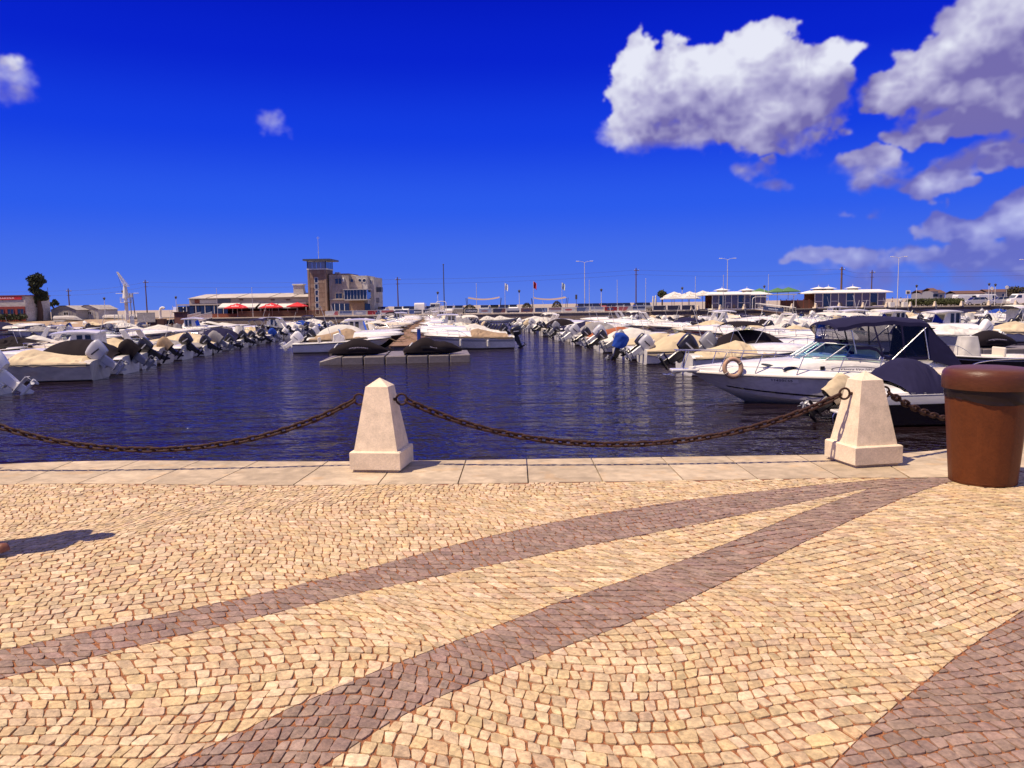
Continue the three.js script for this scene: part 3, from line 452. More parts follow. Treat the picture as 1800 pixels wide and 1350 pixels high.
function coverGeo(o, s0, s1, ridge, peak = 0.45, seedN = 1, skirt = 0.1, flat = 1.6) {   // cloth propped on a ridge, tied down from gunwale to gunwale
  const { hb, sheer, X } = shapeOf(o), rows = [], N = 40, K = 24, props = [[0, 0.04], [0.10, 0.34 + 0.1 * (seedN % 2)], [peak - 0.16, 0.74], [peak, 1], [peak + 0.10, 0.86], [0.92, 0.12], [1, 0.0]];
  const dome = flat > 2.2;
  for (let i = 0; i <= N; i++) {
    const q = i / N, s = lerp(s0, s1, q), b = hb(s) + 0.02, h = sheer(s), x = X(s, 1), row = [];
    let k = 0; while (k < props.length - 2 && q > props[k + 1][0]) k++;
    const w = clamp((q - props[k][0]) / (props[k + 1][0] - props[k][0])), tent = lerp(props[k][1], props[k + 1][1], w) - 0.10 * 4 * w * (1 - w) * (props[k + 1][0] - props[k][0]) * 2, prof = dome ? Math.sin(Math.PI * clamp(q, 0.02, 0.98)) ** 0.5 : tent;
    for (let j = 0; j <= K; j++) {
      const t = (j / K * 2 - 1), a = Math.abs(t), e = a / 0.94, r = Math.abs(vnoise(q * 13 + seedN * 7.3 + 2.2 * vnoise(q * 4, t * 2 + seedN), t * 2.2 + seedN * 3) - 0.5) * 2, r2 = Math.abs(vnoise(q * 27 + seedN * 3.1, t * 4.5 - seedN) - 0.5) * 2;
      const fold = (dome ? 0.55 : 1.9) * (0.10 * (0.5 - r) + 0.05 * (0.5 - r2)) * Math.min(1, e * 1.6) * (1 - e ** 6) * (0.4 + prof), sagc = dome ? 0 : -0.16 * ridge * prof * Math.sin(Math.min(1, e) * Math.PI);
      const y = a > 0.94 ? h - skirt * (0.6 + 0.8 * vnoise(q * 16, seedN)) * (a - 0.94) / 0.06 + 0.05 : h + 0.05 + ridge * prof * (1 - e ** (dome ? flat : 1.15 + 0.25 * (seedN % 3))) + sagc + fold;
      row.push([x, y, Math.sign(t) * Math.min(e, 1) * b + (a > 0.94 ? Math.sign(t) * 0.014 : 0)]);
    }
    rows.push(row);
  }
  return loft(rows, 0.75);
}
// ---- outboard engine: pivot at the transom clamp, leg down, prop aft (-x)
const ENG = (() => {
  const cow = []; for (let i = 0; i <= 12; i++) { const k = i / 12, y = 0.10 + 0.52 * k, w = 0.165 * (0.80 + 0.24 * Math.sin(k * 2.3)) * (k > 0.8 ? Math.sqrt(Math.max(0.04, 1 - ((k - 0.8) / 0.21) ** 2)) : 1), lx = 0.29 * (0.74 + 0.30 * Math.sin(k * 1.9 + 0.2)) * (k > 0.8 ? Math.sqrt(Math.max(0.08, 1 - ((k - 0.8) / 0.22) ** 2)) : 1), cx = -0.26 - 0.05 * k, row = []; for (let j = 0; j <= 20; j++) { const a = j / 20 * Math.PI * 2, c = Math.cos(a), s = Math.sin(a); row.push([cx + lx * Math.sign(c) * Math.abs(c) ** 0.62, y, w * Math.sign(s) * Math.abs(s) ** 0.62]); } cow.push(row); }
  const cowl = loft(cow, 0.9, true);
  const leg = merge([prism([[-0.12, 0.14], [-0.36, 0.14], [-0.36, -0.1], [-0.33, -0.52], [-0.16, -0.52], [-0.13, -0.1]], 0.13, 0.03), box(0.5, 0.02, 0.24, -0.34, -0.53, 0), prism([[-0.18, -0.52], [-0.36, -0.52], [-0.36, -0.74], [-0.2, -0.74]], 0.06, 0.015), put(new THREE.LatheGeometry([[0.001, -0.30], [0.05, -0.24], [0.062, -0.1], [0.062, 0.14], [0.045, 0.24]].map((q) => new THREE.Vector2(...q)), 10), -0.3, -0.76, 0, 0, 0, Math.PI / 2), prism([[-0.2, -0.78], [-0.38, -0.78], [-0.40, -0.98], [-0.34, -0.98]], 0.018)]);
  const clampG = merge([box(0.1, 0.34, 0.22, -0.06, 0.0, 0), bar([-0.06, 0.1, -0.14], [-0.06, 0.1, 0.14], 0.03, 8)]);
  const blades = []; for (let k = 0; k < 3; k++) { const b = new THREE.SphereGeometry(1, 8, 6); b.scale(0.016, 0.085, 0.05); b.translate(0, 0.095, 0); b.rotateY(0.6); b.rotateX(k * 2.094); blades.push(b.translate(-0.57, -0.76, 0)); } blades.push(put(new THREE.CylinderGeometry(0.045, 0.05, 0.14, 10), -0.57, -0.76, 0, 0, 0, Math.PI / 2));
  const stripe = []; for (const k of [1, -1]) stripe.push(box(0.34, 0.05, 0.004, -0.29, 0.33, k * 0.172, 0, 0, 0.25));
  for (const g of [cowl]) g.scale(1.16, 1.16, 1.18); for (const g of [leg]) { const p = g.attributes.position; for (let i = 0; i < p.count; i++) if (p.getY(i) < 0) p.setY(i, p.getY(i) * 0.80); g.computeVertexNormals(); } blades.forEach((g) => g.translate(0, 0.152, 0)); stripe.forEach((g) => g.translate(-0.04, 0.06, Math.sign(g.attributes.position.getZ(0)) * 0.032));
  return { cowl, leg, clampG, prop: merge(blades), stripe: merge(stripe), bag: (() => { const rows = []; for (let i = 0; i <= 10; i++) { const k = i / 10, row = []; for (let j = 0; j <= 18; j++) { const a = j / 18 * Math.PI * 2, f = 1 + 0.07 * Math.sin(j * 2.7 + i * 0.8) + 0.1 * (vnoise(j * 0.7, i * 0.6) - 0.5), r = (k > 0.75 ? Math.sqrt(Math.max(0.02, 1 - ((k - 0.75) / 0.26) ** 2)) : 0.85 + 0.2 * k); row.push([-0.28 + 0.34 * r * f * Math.cos(a), 0.0 + 0.72 * k, 0.24 * r * f * Math.sin(a)]); } rows.push(row); } return loft(rows, 1); })() };
})();
const ENGCOL = { black: [M.black, M.black, M.engSilver], grey: [M.engGrey, M.engGrey, M.engSilver], silver: [M.engSilver, M.engSilver, M.black], white: [M.engWhite, M.engWhite, M.engGrey] };
function engine(t, o, { col = 'black', tilt = 1.05, k = 1, z = 0, bag = null, y = null } = {}) {
  const { sheer } = shapeOf(o), c = ENGCOL[col];
  const e = mk('outboard_engine', ENG.leg, c[1], t); e.position.set(-o.L / 2 - 0.03, y ?? sheer(0) - 0.12, z); e.rotation.z = -tilt; e.scale.setScalar(k);
  if (bag) mk('engine_cover', ENG.bag, bag, e); else { mk('cowling', ENG.cowl, c[0], e); mk('stripe', ENG.stripe, c[2], e); }
  mk('propeller', ENG.prop, c[1] === M.engWhite ? M.engSilver : M.engGrey, e); mk('clamp', ENG.clampG, c[1], e);
  return e;
}
function windscreen(t, o, s, w, h = 0.34, lean = 0.28, m = M.glass) {
  const { sheer, X, hb } = shapeOf(o), y0 = sheer(s) + 0.10, x = X(s, 1), b = Math.min(w, hb(s) * 0.8), xr = x - 0.75;
  const f0 = [[x - 0.05, y0, b * 0.75], [x - 0.05, y0, -b * 0.75]], g = new THREE.BufferGeometry();
  const A = [xr, y0 - 0.02, b], Bq = [x - 0.15, y0, b * 0.7], C = [x, y0 + 0.02, 0], up = (p, k = 1) => [p[0] - lean * k, p[1] + h * k, p[2] * (1 - 0.12 * k)], mir = (p) => [p[0], p[1], -p[2]];
  const foot = [A, Bq, C, mir(Bq), mir(A)], top = foot.map((p, i) => i === 0 || i === 4 ? up(p, 0.75) : up(p));
  mk('windscreen', loft([foot, top], 0.3), m, t);
  const fr = []; for (let i = 0; i < 5; i++) fr.push(bar(foot[i], top[i], 0.014, 5)); for (let i = 0; i < 4; i++) fr.push(bar(top[i], top[i + 1], 0.016, 5), bar(foot[i], foot[i + 1], 0.014, 5));
  mk('windscreen_frame', merge(fr), M.alu, t);
}
function bowRail(t, o, s0 = 0.52, h = 0.34) {
  const { hb, sheer, X } = shapeOf(o), g = []; const P = (s, k, y) => [X(s, 1) - 0.03, sheer(s) + 0.05 + y, k * Math.max(0.02, hb(s) - 0.07)];
  for (const k of [1, -1]) { const p = []; for (let i = 0; i <= 8; i++) { const q = i / 8, s = lerp(s0, 0.97, q); p.push(P(s, k, h * Math.min(1, q * 5))); } g.push(tube(p, 0.013, 18, 5)); for (const s of [0.62, 0.74, 0.86, 0.96]) if (s > s0 + 0.06) g.push(bar(P(s, k, 0), P(s, k, h), 0.011, 5)); }
  g.push(bar(P(0.97, 1, h), P(0.97, -1, h), 0.013, 5)); mk('bow_rail', merge(g), M.steel, t);
}
function consoleParts(t, o, coverM) {
  const { sheer, X } = shapeOf(o), x = X(0.45, 1), f = o.floor ?? 0.18;
  if (coverM) { const rows = []; for (let i = 0; i <= 5; i++) { const k = i / 5, w = lerp(0.42, 0.24, k), d = lerp(0.52, 0.3, k), row = []; for (let j = 0; j <= 16; j++) { const a = j / 16 * 2 * Math.PI, q = 1 + 0.06 * Math.sin(j * 2.3 + i); row.push([x + d * q * Math.sign(Math.cos(a)) * Math.abs(Math.cos(a)) ** 0.6, f + 1.15 * k, w * q * Math.sign(Math.sin(a)) * Math.abs(Math.sin(a)) ** 0.6]); } rows.push(row); } mk('console_cover', loft(rows, 0.9, true), coverM, t); } else { const c = mk('console', prism([[x - 0.3, f], [x + 0.4, f], [x + 0.32, f + 0.7], [x + 0.05, f + 0.95], [x - 0.25, f + 0.85]], 0.7, 0.04), M.gel, t); mk('console_screen', prism([[x + 0.30, f + 0.7], [x + 0.28, f + 0.7], [x - 0.0, f + 1.22], [x + 0.03, f + 1.22]], 0.6), M.glass, c); const w = mk('wheel', new THREE.TorusGeometry(0.17, 0.015, 6, 16), M.rubber, c); w.position.set(x - 0.32, f + 0.75, 0); w.rotation.y = Math.PI / 2; }
  mk('seat', merge([rbox(0.5, 0.42, 0.8, 0.06, x - 0.95, f + 0.21, 0), rbox(0.1, 0.34, 0.8, 0.04, x - 1.18, f + 0.56, 0)]), M.seat, t);
}
function cabin(t, o) {                      // small pilot house with overhanging roof
  const { sheer, X } = shapeOf(o), x = X(0.5, 1), y = sheer(0.5), w = o.B * 0.62;
  const c = mk('wheelhouse', merge([prism([[x - 0.75, y - 0.1], [x + 0.55, y - 0.1], [x + 0.2, y + 1.05], [x - 0.7, y + 1.05]], w, 0.05)]), M.gel, t);
  for (const k of [1, -1]) for (const dx of [-0.38, 0.0]) mk('window', rbox(0.26, 0.66, 0.02, 0.01, x - 0.12 + dx, y + 0.62, k * (w / 2 + 0.004)), M.darkGlass, c);
  mk('front_window', prism([[x + 0.475, y + 0.28], [x + 0.487, y + 0.28], [x + 0.305, y + 0.88], [x + 0.293, y + 0.88]], w * 0.8), M.darkGlass, c);
  const roof = []; for (let i = 0; i <= 6; i++) { const q = i / 6, row = []; for (let j = 0; j <= 8; j++) { const z = (j / 8 * 2 - 1) * w * 0.62; row.push([x - 1.0 + 2.15 * q, y + 1.07 + 0.12 * Math.sin(q * Math.PI * 0.8 + 0.4) - 0.05 * (z / w) ** 2 * 4, z]); } roof.push(row); }
  const low = roof.map((r) => r.map(([a, b, d]) => [a, b - 0.07, d])); mk('roof', merge([loft(roof, 1), loft(low, 1), loft([roof[0], low[0]], 1), loft([roof[6], low[6]], 1), loft([roof.map((r) => r[0]), low.map((r) => r[0])], 1), loft([roof.map((r) => r[8]), low.map((r) => r[8])], 1)]), M.gel, t);
}
function arch(t, o, m = M.gel) {
  const { sheer, X } = shapeOf(o), x = X(0.14, 1), y = sheer(0.14), b = o.B * 0.42;
  const leg = (k) => prism([[x, y], [x + 0.36, y], [x + 0.95, y + 1.05], [x + 0.72, y + 1.1]], 0.09, 0.02).translate(0, 0, k * b);
  mk('radar_arch', merge([leg(1), leg(-1), rbox(0.3, 0.1, b * 2, 0.04, x + 0.83, y + 1.08, 0)]), m, t);
}
function bimini(t, o, m = M.canvasBlack, s = 0.28, h = 1.25, len = 1.3) {
  const { sheer, X, hb } = shapeOf(o), x = X(s, 1), y = sheer(s), b = hb(s) * 0.92, rows = [];
  for (let i = 0; i <= 8; i++) { const q = i / 8, row = []; for (let j = 0; j <= 10; j++) { const a = (j / 10 * 2 - 1); row.push([x - len / 2 + len * q, y + h - 0.16 * a * a * a * a - 0.12 * (2 * q - 1) ** 4, a * b]); } rows.push(row); }
  mk('bimini_top', loft(rows, 1), m, t);
  const g = []; for (const k of [1, -1]) g.push(bar([x, y, k * b], [x - len / 2, y + h - 0.2, k * b], 0.014), bar([x, y, k * b], [x + len / 2, y + h - 0.2, k * b], 0.014), bar([x - len * 0.75, y, k * b], [x - len / 2, y + h - 0.2, k * b], 0.009)); mk('bimini_frame', merge(g), M.alu, t);
}
function fenderParts(t, o, list) { const { hb, sheer, X } = shapeOf(o); for (const [s, k] of list) { const f = mk('fender', rbox(0.15, 0.46, 0.15, 0.07, X(s, 1), sheer(s) - 0.36, k * (hb(s) + 0.09)), M.canvasWhite, t); } }
function stripeGeo(o, k, q0 = 0.60, q1 = 0.80) { const { hb, sheer, X } = shapeOf(o), r = []; for (let i = 0; i <= 14; i++) { const s = lerp(0.01, 0.95, i / 14), b = hb(s), h = sheer(s), cy = 0.03 + Math.max(0, s - 0.4) ** 1.6 * h, cb = b * ((o.chine ?? 0.90) - 0.32 * Math.max(0, s - 0.3)), f = (q) => [lerp(X(s, 0.65), X(s, 0.97), q), lerp(lerp(cy, h, 0.5), h - 0.02, q), k * (lerp(lerp(cb, b, 0.55), b, q) + 0.006)]; r.push([f(q0), f(q1)]); } return loft(r, 1); }
// ---- hull families; geometry is shared through this cache
const cache = new Map();
const memo = (k, f) => { if (!cache.has(k)) cache.set(k, f()); return cache.get(k); };
const FAM = {
  runabout: { L: 5.4, B: 2.1, Fb: 0.66, well: [0.06, 0.56] }, skiff: { L: 4.5, B: 1.75, Fb: 0.5, well: [0.08, 0.78], crown: 0.05, rise: 0.4 }, cuddy: { L: 6.2, B: 2.35, Fb: 0.78, well: [0.08, 0.48], crown: 0.32 }, open: { L: 5.8, B: 2.15, Fb: 0.62, well: [0.07, 0.76], crown: 0.06, rise: 0.45 }, cabin: { L: 5.9, B: 2.25, Fb: 0.76, well: [0.08, 0.4], crown: 0.22, rise: 0.4 }, cruiser: { L: 7.2, B: 2.5, Fb: 0.9, well: [0.1, 0.42], crown: 0.42 },
};
const HULLM = { white: M.gel, old: M.gelOld, cream: M.gelCream, grey: M.gelGrey, navy: M.gelNavy, black: M.gelBlack, red: M.gelRed };
const COV = { cream: [M.cream, 'cream'], white: [M.canvasWhite, 'white'], grey: [M.canvasGrey, 'grey'], tan: [M.canvasTan, 'tan'], black: [M.canvasBlack, 'black'], navy: [M.canvasNavy, 'navy'], blue: [M.canvasBlue, 'bright blue'], rust: [M.canvasRust, 'rust red'] };
const labels = new Map();
function boat(spec, x, z, ry, where) {
  const fam = spec.fam, o = { ...FAM[fam], ...(spec.dim || {}) }, key = fam + JSON.stringify(spec.dim || 0);
  const bits = [];
  const t = thing(spec.name || 'motorboat', '', 'boat', [x, WATER + rr(-0.02, 0.03), z], ry, 'boats moored in the marina');
  t.rotation.order = 'YXZ'; t.rotation.x = rr(-0.02, 0.02);
  mk('hull', memo('h' + key, () => hullGeo(o)), HULLM[spec.hull || 'white'], t);
  mk('deck', memo('d' + key, () => deckGeo(o)), spec.deck || (spec.hull === 'old' ? M.gelOld : spec.hull === 'cream' ? M.gelCream : M.gel), t);
  mk('rub_rail', memo('r' + key, () => railGeo(o)), spec.rub || M.rubber, t);
  const luck = hash(Math.round(x * 37), Math.round(z * 53));
  if (luck < 0.55) for (const k of [1, -1]) mk('hull_stripe', memo(`st${key}${k}${luck < 0.25}`, () => luck < 0.25 ? stripeGeo(o, k, 0.25, 0.62) : stripeGeo(o, k)), [M.gelNavy, M.gelBlack, M.gelNavy, M.gelRed, M.gelGrey][Math.floor(luck * 97) % 5], t);
  { const { X, sheer } = shapeOf(o), sag = 0.25 + 0.3 * luck; for (const k of [1, -1]) mk('mooring_rope', memo(`mr${key}${k}`, () => tube([[X(0.96, 1), sheer(0.96) + 0.05, k * 0.05], [o.L / 2 + 0.25, 0.62, k * 0.28], [o.L / 2 + 0.75, 0.46, k * 0.6]], 0.013, 8, 4)), M.canvasTan, t); }
  if (spec.screen && !spec.cover && !spec.full) { const { X } = shapeOf(o), f = o.floor ?? 0.18, w1 = o.well?.[1] ?? 0.6; for (const k of [1, -1]) mk('seat', memo(`se${key}${k}`, () => merge([rbox(0.5, 0.4, 0.5, 0.08, X(w1 - 0.12, 1), f + 0.2, k * o.B * 0.22), rbox(0.12, 0.5, 0.5, 0.05, X(w1 - 0.17, 1), f + 0.5, k * o.B * 0.22)])), M.seat, t); mk('bench_seat', memo(`sb${key}`, () => rbox(0.55, 0.42, o.B * 0.7, 0.08, X(0.13, 1), f + 0.21, 0)), M.seat, t); }
  const c = spec.cover && COV[spec.cover], v = spec.v || 1;
  if (spec.full) { mk('cover', memo(`cf${key}${v}`, () => coverGeo(o, 0.0, 0.93, 0.50 + 0.12 * (v % 3), 0.36 + 0.08 * (v % 2), v, 0.16, v % 2 ? 1.25 : 1.7)), c[0], t); bits.push(`boat under a full ${c[1]} cover`); }
  else if (c) { mk('cover', memo(`cp${key}${v}`, () => coverGeo(o, 0.02, (o.well?.[1] ?? 0.6) + 0.14, 0.42 + 0.1 * (v % 3), 0.62, v, 0.1, 1.9)), c[0], t); bits.push(`boat with a ${c[1]} cockpit cover`); }
  if (spec.screen && !spec.full) windscreen(t, o, (o.well?.[1] ?? 0.6) + 0.06, 0.9);
  if (spec.dome) { const d = COV[spec.dome]; mk('dome_cover', memo(`do${key}`, () => coverGeo(o, 0.06, 0.58, 0.82, 0.5, 3, 0.06, 2.6)), d[0], t); bits.push(`boat with a tall ${d[1]} dome cover`); }
  if (spec.console) { consoleParts(t, o, spec.console === true ? null : COV[spec.console][0]); bits.push(spec.console === true ? 'open boat with a steering console' : `open boat with a ${COV[spec.console][1]} console cover`); }
  if (spec.cabin) { cabin(t, o); bits.push('boat with a wheelhouse'); }
  if (spec.bimini) { bimini(t, o, COV[spec.bimini][0]); bits.push(`${COV[spec.bimini][1]} sun top`); }
  if (spec.arch) { arch(t, o); bits.push('boat with a white arch'); }
  if (spec.rail) bowRail(t, o);
  if (R() < 0.3) { const { X, sheer, hb } = shapeOf(o), hh = rr(1.2, 2.4), sx = X(rr(0.2, 0.5), 1); mk('whip_antenna', bar([sx, sheer(0.4), hb(0.4) * 0.8], [sx - 0.3 * hh, sheer(0.4) + hh, hb(0.4) * 0.8], 0.014, 5), M.gel, t); }
  if (spec.bench) { const { X, sheer, hb } = shapeOf(o); for (const s of [0.2, 0.45]) mk('bench', rbox(0.3, 0.06, hb(s) * 1.6, 0.02, X(s, 1), sheer(s) - 0.08, 0), M.wood2, t); bits.push('small open skiff with bench seats'); }
  if (spec.fend) fenderParts(t, o, [[0.3, 1], [0.6, 1], [0.3, -1], [0.6, -1]]);
  for (const e of spec.eng || []) { const m = engine(t, o, e); }
  const e0 = (spec.eng || [])[0], hullWord = { white: 'white', old: 'weathered white', cream: 'cream', grey: 'grey', navy: 'navy hulled', black: 'black hulled', red: 'red hulled' }[spec.hull || 'white'];
  t.userData.label = spec.label || `${hullWord} ${bits[0] || 'motorboat'}, ${where}`;
  return t;
}
// ---- a row of boats: from the near end to the far end, sterns on a line, bows pointing along dir (+1 right, -1 left)
const AX = new THREE.Vector2(-0.100, -0.995), PR = new THREE.Vector2(0.995, -0.100);   // along the piers, and across them to the right
const rowAngle = Math.atan2(-PR.y, PR.x);      // turn that points a bow along PR
const ORD = ['first', 'second', 'third', 'fourth', 'fifth', 'sixth', 'seventh', 'eighth', 'ninth', 'tenth', 'eleventh', 'twelfth', 'thirteenth', 'fourteenth', 'fifteenth', 'sixteenth', 'seventeenth', 'eighteenth', 'nineteenth', 'twentieth', 'twenty-first', 'twenty-second', 'twenty-third', 'twenty-fourth', 'twenty-fifth', 'twenty-sixth', 'twenty-seventh', 'twenty-eighth', 'twenty-ninth', 'thirtieth', 'thirty-first', 'thirty-second'];
let vcount = 0;
function randomSpec(far) {
  const r = R(), v = (vcount++ % 5) + 1, hull = pick(['white', 'white', 'white', 'old', 'white', 'white', 'cream', 'white', 'navy']);
  const ecol = pick(['black', 'black', 'black', 'grey', 'silver', 'white']), eng = [{ col: ecol, tilt: rr(0.75, 1.2), k: rr(0.72, 1.0) }];
  if (R() < 0.14) eng[0].bag = pick([M.canvasTan, M.canvasBlack, M.canvasBlue, M.canvasGrey, M.cream]);
  const cov = pick(['cream', 'white', 'white', 'white', 'white', 'cream', 'white', 'grey', 'white', 'black', 'navy', 'blue']);
  if (r < 0.30) return { fam: pick(['runabout', 'skiff', 'runabout']), hull, full: true, cover: cov, v, eng };
  if (r < 0.52) return { fam: pick(['runabout', 'cuddy']), hull, cover: cov, v, screen: R() < 0.75, eng, rail: R() < 0.6 };
  if (r < 0.62) return { fam: 'open', hull, console: pick([true, 'white', 'grey', 'cream']), eng, rail: true };
  if (r < 0.68) return { fam: 'cabin', hull: 'white', cabin: true, eng, rail: !far };
  if (r < 0.76) return { fam: 'cuddy', hull, screen: true, arch: R() < 0.6, cover: R() < 0.4 ? 'white' : undefined, v, eng };
  if (r < 0.84) return { fam: 'runabout', hull, dome: pick(['black', 'grey', 'navy', 'white']), screen: false, eng };
  if (r < 0.92) return { fam: 'skiff', hull: pick(['old', 'white', 'cream', 'navy', 'red']), bench: true, eng };
  return { fam: 'cuddy', hull, cover: cov, v, bimini: pick(['black', 'navy', 'white']), screen: true, eng };
}
function row(start, end, dir, where, near = [], gap = [2.45, 3.0], skip = 0) {   // start, end: where the sterns lie
  const a = new THREE.Vector2(...start), b = new THREE.Vector2(...end), len = a.distanceTo(b), u = b.clone().sub(a).normalize(); let s = 0, k = 0; const list = [];
  while (s < len) {
    const spec = near[k] || randomSpec(s > len * 0.35), o = { ...FAM[spec.fam], ...(spec.dim || {}) }, p = a.clone().addScaledVector(u, s + (spec.ds || 0));
    const c = p.clone().addScaledVector(PR, dir * (o.L / 2 + rr(-0.2, 0.35) + (spec.in || 0)));
    if (!spec.gapOnly) list.push(boat(spec, c.x, c.y, (dir > 0 ? rowAngle : rowAngle + Math.PI) + rr(-0.05, 0.05) + (spec.turn || 0), `${ORD[k]} along ${where}`));
    s += spec.step || rr(...gap); k++;
  }
  return list;
}
// ---- floating pier: planks are separate boards
function pier(name, label, a, b, w, plankStep, y = 0.42, limit = 60) {
  const A = V(a[0], 0, a[1]), Bv = V(b[0], 0, b[1]), len = A.distanceTo(Bv), ang = Math.atan2(-(Bv.z - A.z), Bv.x - A.x), t = thing(name, label, 'pier', [A.x, WATER, A.z], ang);
  const g = box(plankStep - 0.012, 0.035, w, 0, 0, 0), ms = [M.wood, M.wood2, M.wood3]; let n = Math.floor(len / plankStep);
  for (let i = 0; i < n && i < limit; i++) { const m = mk('plank', g, pick(ms), t); m.position.set((i + 0.5) * plankStep, y, 0); m.rotation.z = rr(-0.006, 0.006); }
  if (n > limit) { const more = []; for (let i = limit; i < n; i++) more.push(box(plankStep - 0.012, 0.035, w, (i + 0.5) * plankStep, y, 0)); mk('planks', merge(more), M.wood, t).userData.kind = 'stuff'; }
  for (const k of [1, -1]) { mk('edge_beam', box(len, 0.16, 0.09, len / 2, y - 0.05, k * (w / 2 + 0.05)), M.wood3, t); }
  const fl = memo('float' + w, () => rbox(1.9, 0.5, w * 0.8, 0.08, 0, y - 0.24, 0)); for (let x = 1.2; x < len; x += 3.2) { const f = mk('float', fl, M.plasticGrey, t); f.position.x = x; }
  return t;
}

// ================================================================ the marina: piers and moored boats
const off = (p, k) => [p[0] + PR.x * k, p[1] + PR.y * k];
const dark = [{ col: 'black', tilt: 1.0, k: 0.95 }];
{ // left pier and its two sides
  const s0 = [on(40, 694, WATER).x, on(40, 694, WATER).z], s1 = [on(592, 578, WATER).x, on(592, 578, WATER).z];
  row(s0, s1, -1, 'left pier channel side', [
    { fam: 'open', label: 'boat at the left picture edge with a big white tilted outboard', console: true, eng: [{ col: 'white', tilt: 0.85, k: 1.35 }], in: 0.5, step: 5.6 },
    { fam: 'cuddy', dim: { L: 6.4, crown: 0.26 }, hull: 'old', cover: 'cream', v: 1, eng: [{ col: 'silver', tilt: 0.9, k: 1.15 }], step: 2.9, rail: false, label: 'weathered white boat under a creased cream cover, second along the left pier' },
    { fam: 'cuddy', hull: 'white', dome: 'black', eng: [{ col: 'grey', tilt: 0.9, k: 1.2, bag: M.canvasBlack, z: 0.1 }], in: -0.4, step: 2.8, label: 'white boat with a black dome cover and black bagged outboard, left pier' },
    { fam: 'cabin', hull: 'white', cabin: true, eng: [{ col: 'black', tilt: 1.05, k: 1.1 }], step: 3.0, rail: true, label: 'white fishing boat with a two-window wheelhouse and roof, left pier' },
    { fam: 'cuddy', dim: { L: 6.6, crown: 0.4 }, hull: 'cream', cover: 'cream', v: 2, screen: true, arch: true, eng: [{ col: 'black', tilt: 0.9, k: 1.0, bag: M.canvasTan }], step: 3.2, label: 'cream boat with a white arch and tan bagged outboard, left pier' },
    { fam: 'cuddy', hull: 'white', screen: true, eng: [{ col: 'black', tilt: 0.8, k: 1.05 }], step: 3.0 }, { fam: 'runabout', hull: 'white', cover: 'grey', v: 3, eng: dark }, { fam: 'runabout', hull: 'old', full: true, cover: 'cream', v: 2, eng: [{ col: 'grey', tilt: 1, k: 1.2, bag: M.canvasGrey }] }, { fam: 'skiff', hull: 'white', full: true, cover: 'white', v: 3, eng: dark }, { fam: 'runabout', hull: 'white', dome: 'navy', eng: dark },
  ], [2.5, 3.0]);
  pier('plank_pier', 'brown plank pier left of the channel with boats on both sides', off(s0, -7.7), off(s1, -7.7), 1.5, 0.3);
  row(off([s0[0] + AX.x * 6, s0[1] + AX.y * 6], -15.3), off(s1, -15.3), 1, 'left pier far side', [
    { fam: 'open', dim: { L: 6.6, Fb: 0.72 }, hull: 'black', console: 'grey', eng: [{ col: 'white', tilt: 0.5, k: 1.2 }], rail: true, step: 3.4, label: 'black hulled open boat with a grey console cover and white outboard' },
    { fam: 'cuddy', hull: 'white', screen: true, eng: dark, rail: true }, { fam: 'open', hull: 'white', console: 'white', eng: dark }], [2.9, 3.6]);
  // moorings off the beach
  const spots = [[15, 588, 'cuddy', 'navy', 'dome'], [62, 592, 'runabout', 'grey', 'cover'], [40, 582, 'cuddy', 'white', 'cover'], [88, 586, 'runabout', 'navy', 'cover'], [128, 590, 'open', 'grey', 'bim'], [160, 588, 'runabout', 'black', 'cover'], [196, 586, 'runabout', 'navy', 'cover'], [125, 577, 'skiff', 'white', 'full'], [170, 578, 'skiff', 'cream', 'full'], [214, 582, 'skiff', 'white', 'full']];
  const names = ['beside the left picture edge', 'below the palm tree', 'nearest the red and white building', 'in front of the pale sheds', 'in the middle of the beach moorings', 'below the crane', 'right end of the beach moorings', 'pulled up by the sand under the sheds', 'by the sand under the crane', 'by the fenced landing stage'];
  spots.forEach(([px, py, fam, c, kind], i) => { const p = on(px, py, WATER), sp = { fam, hull: i % 3 ? 'white' : 'old', eng: [{ col: pick(['black', 'grey', 'white']), tilt: rr(0.6, 1.1), k: 1 }], v: i % 5 + 1 }; if (kind === 'dome') sp.dome = c; else if (kind === 'cover') { sp.cover = c; sp.screen = i % 2 === 0; } else if (kind === 'full') { sp.cover = c; sp.full = true; } else { sp.bimini = c; sp.console = true; } boat(sp, p.x, p.z, rr(-0.4, 0.4) + (i % 2 ? Math.PI : 0), names[i]); });
}
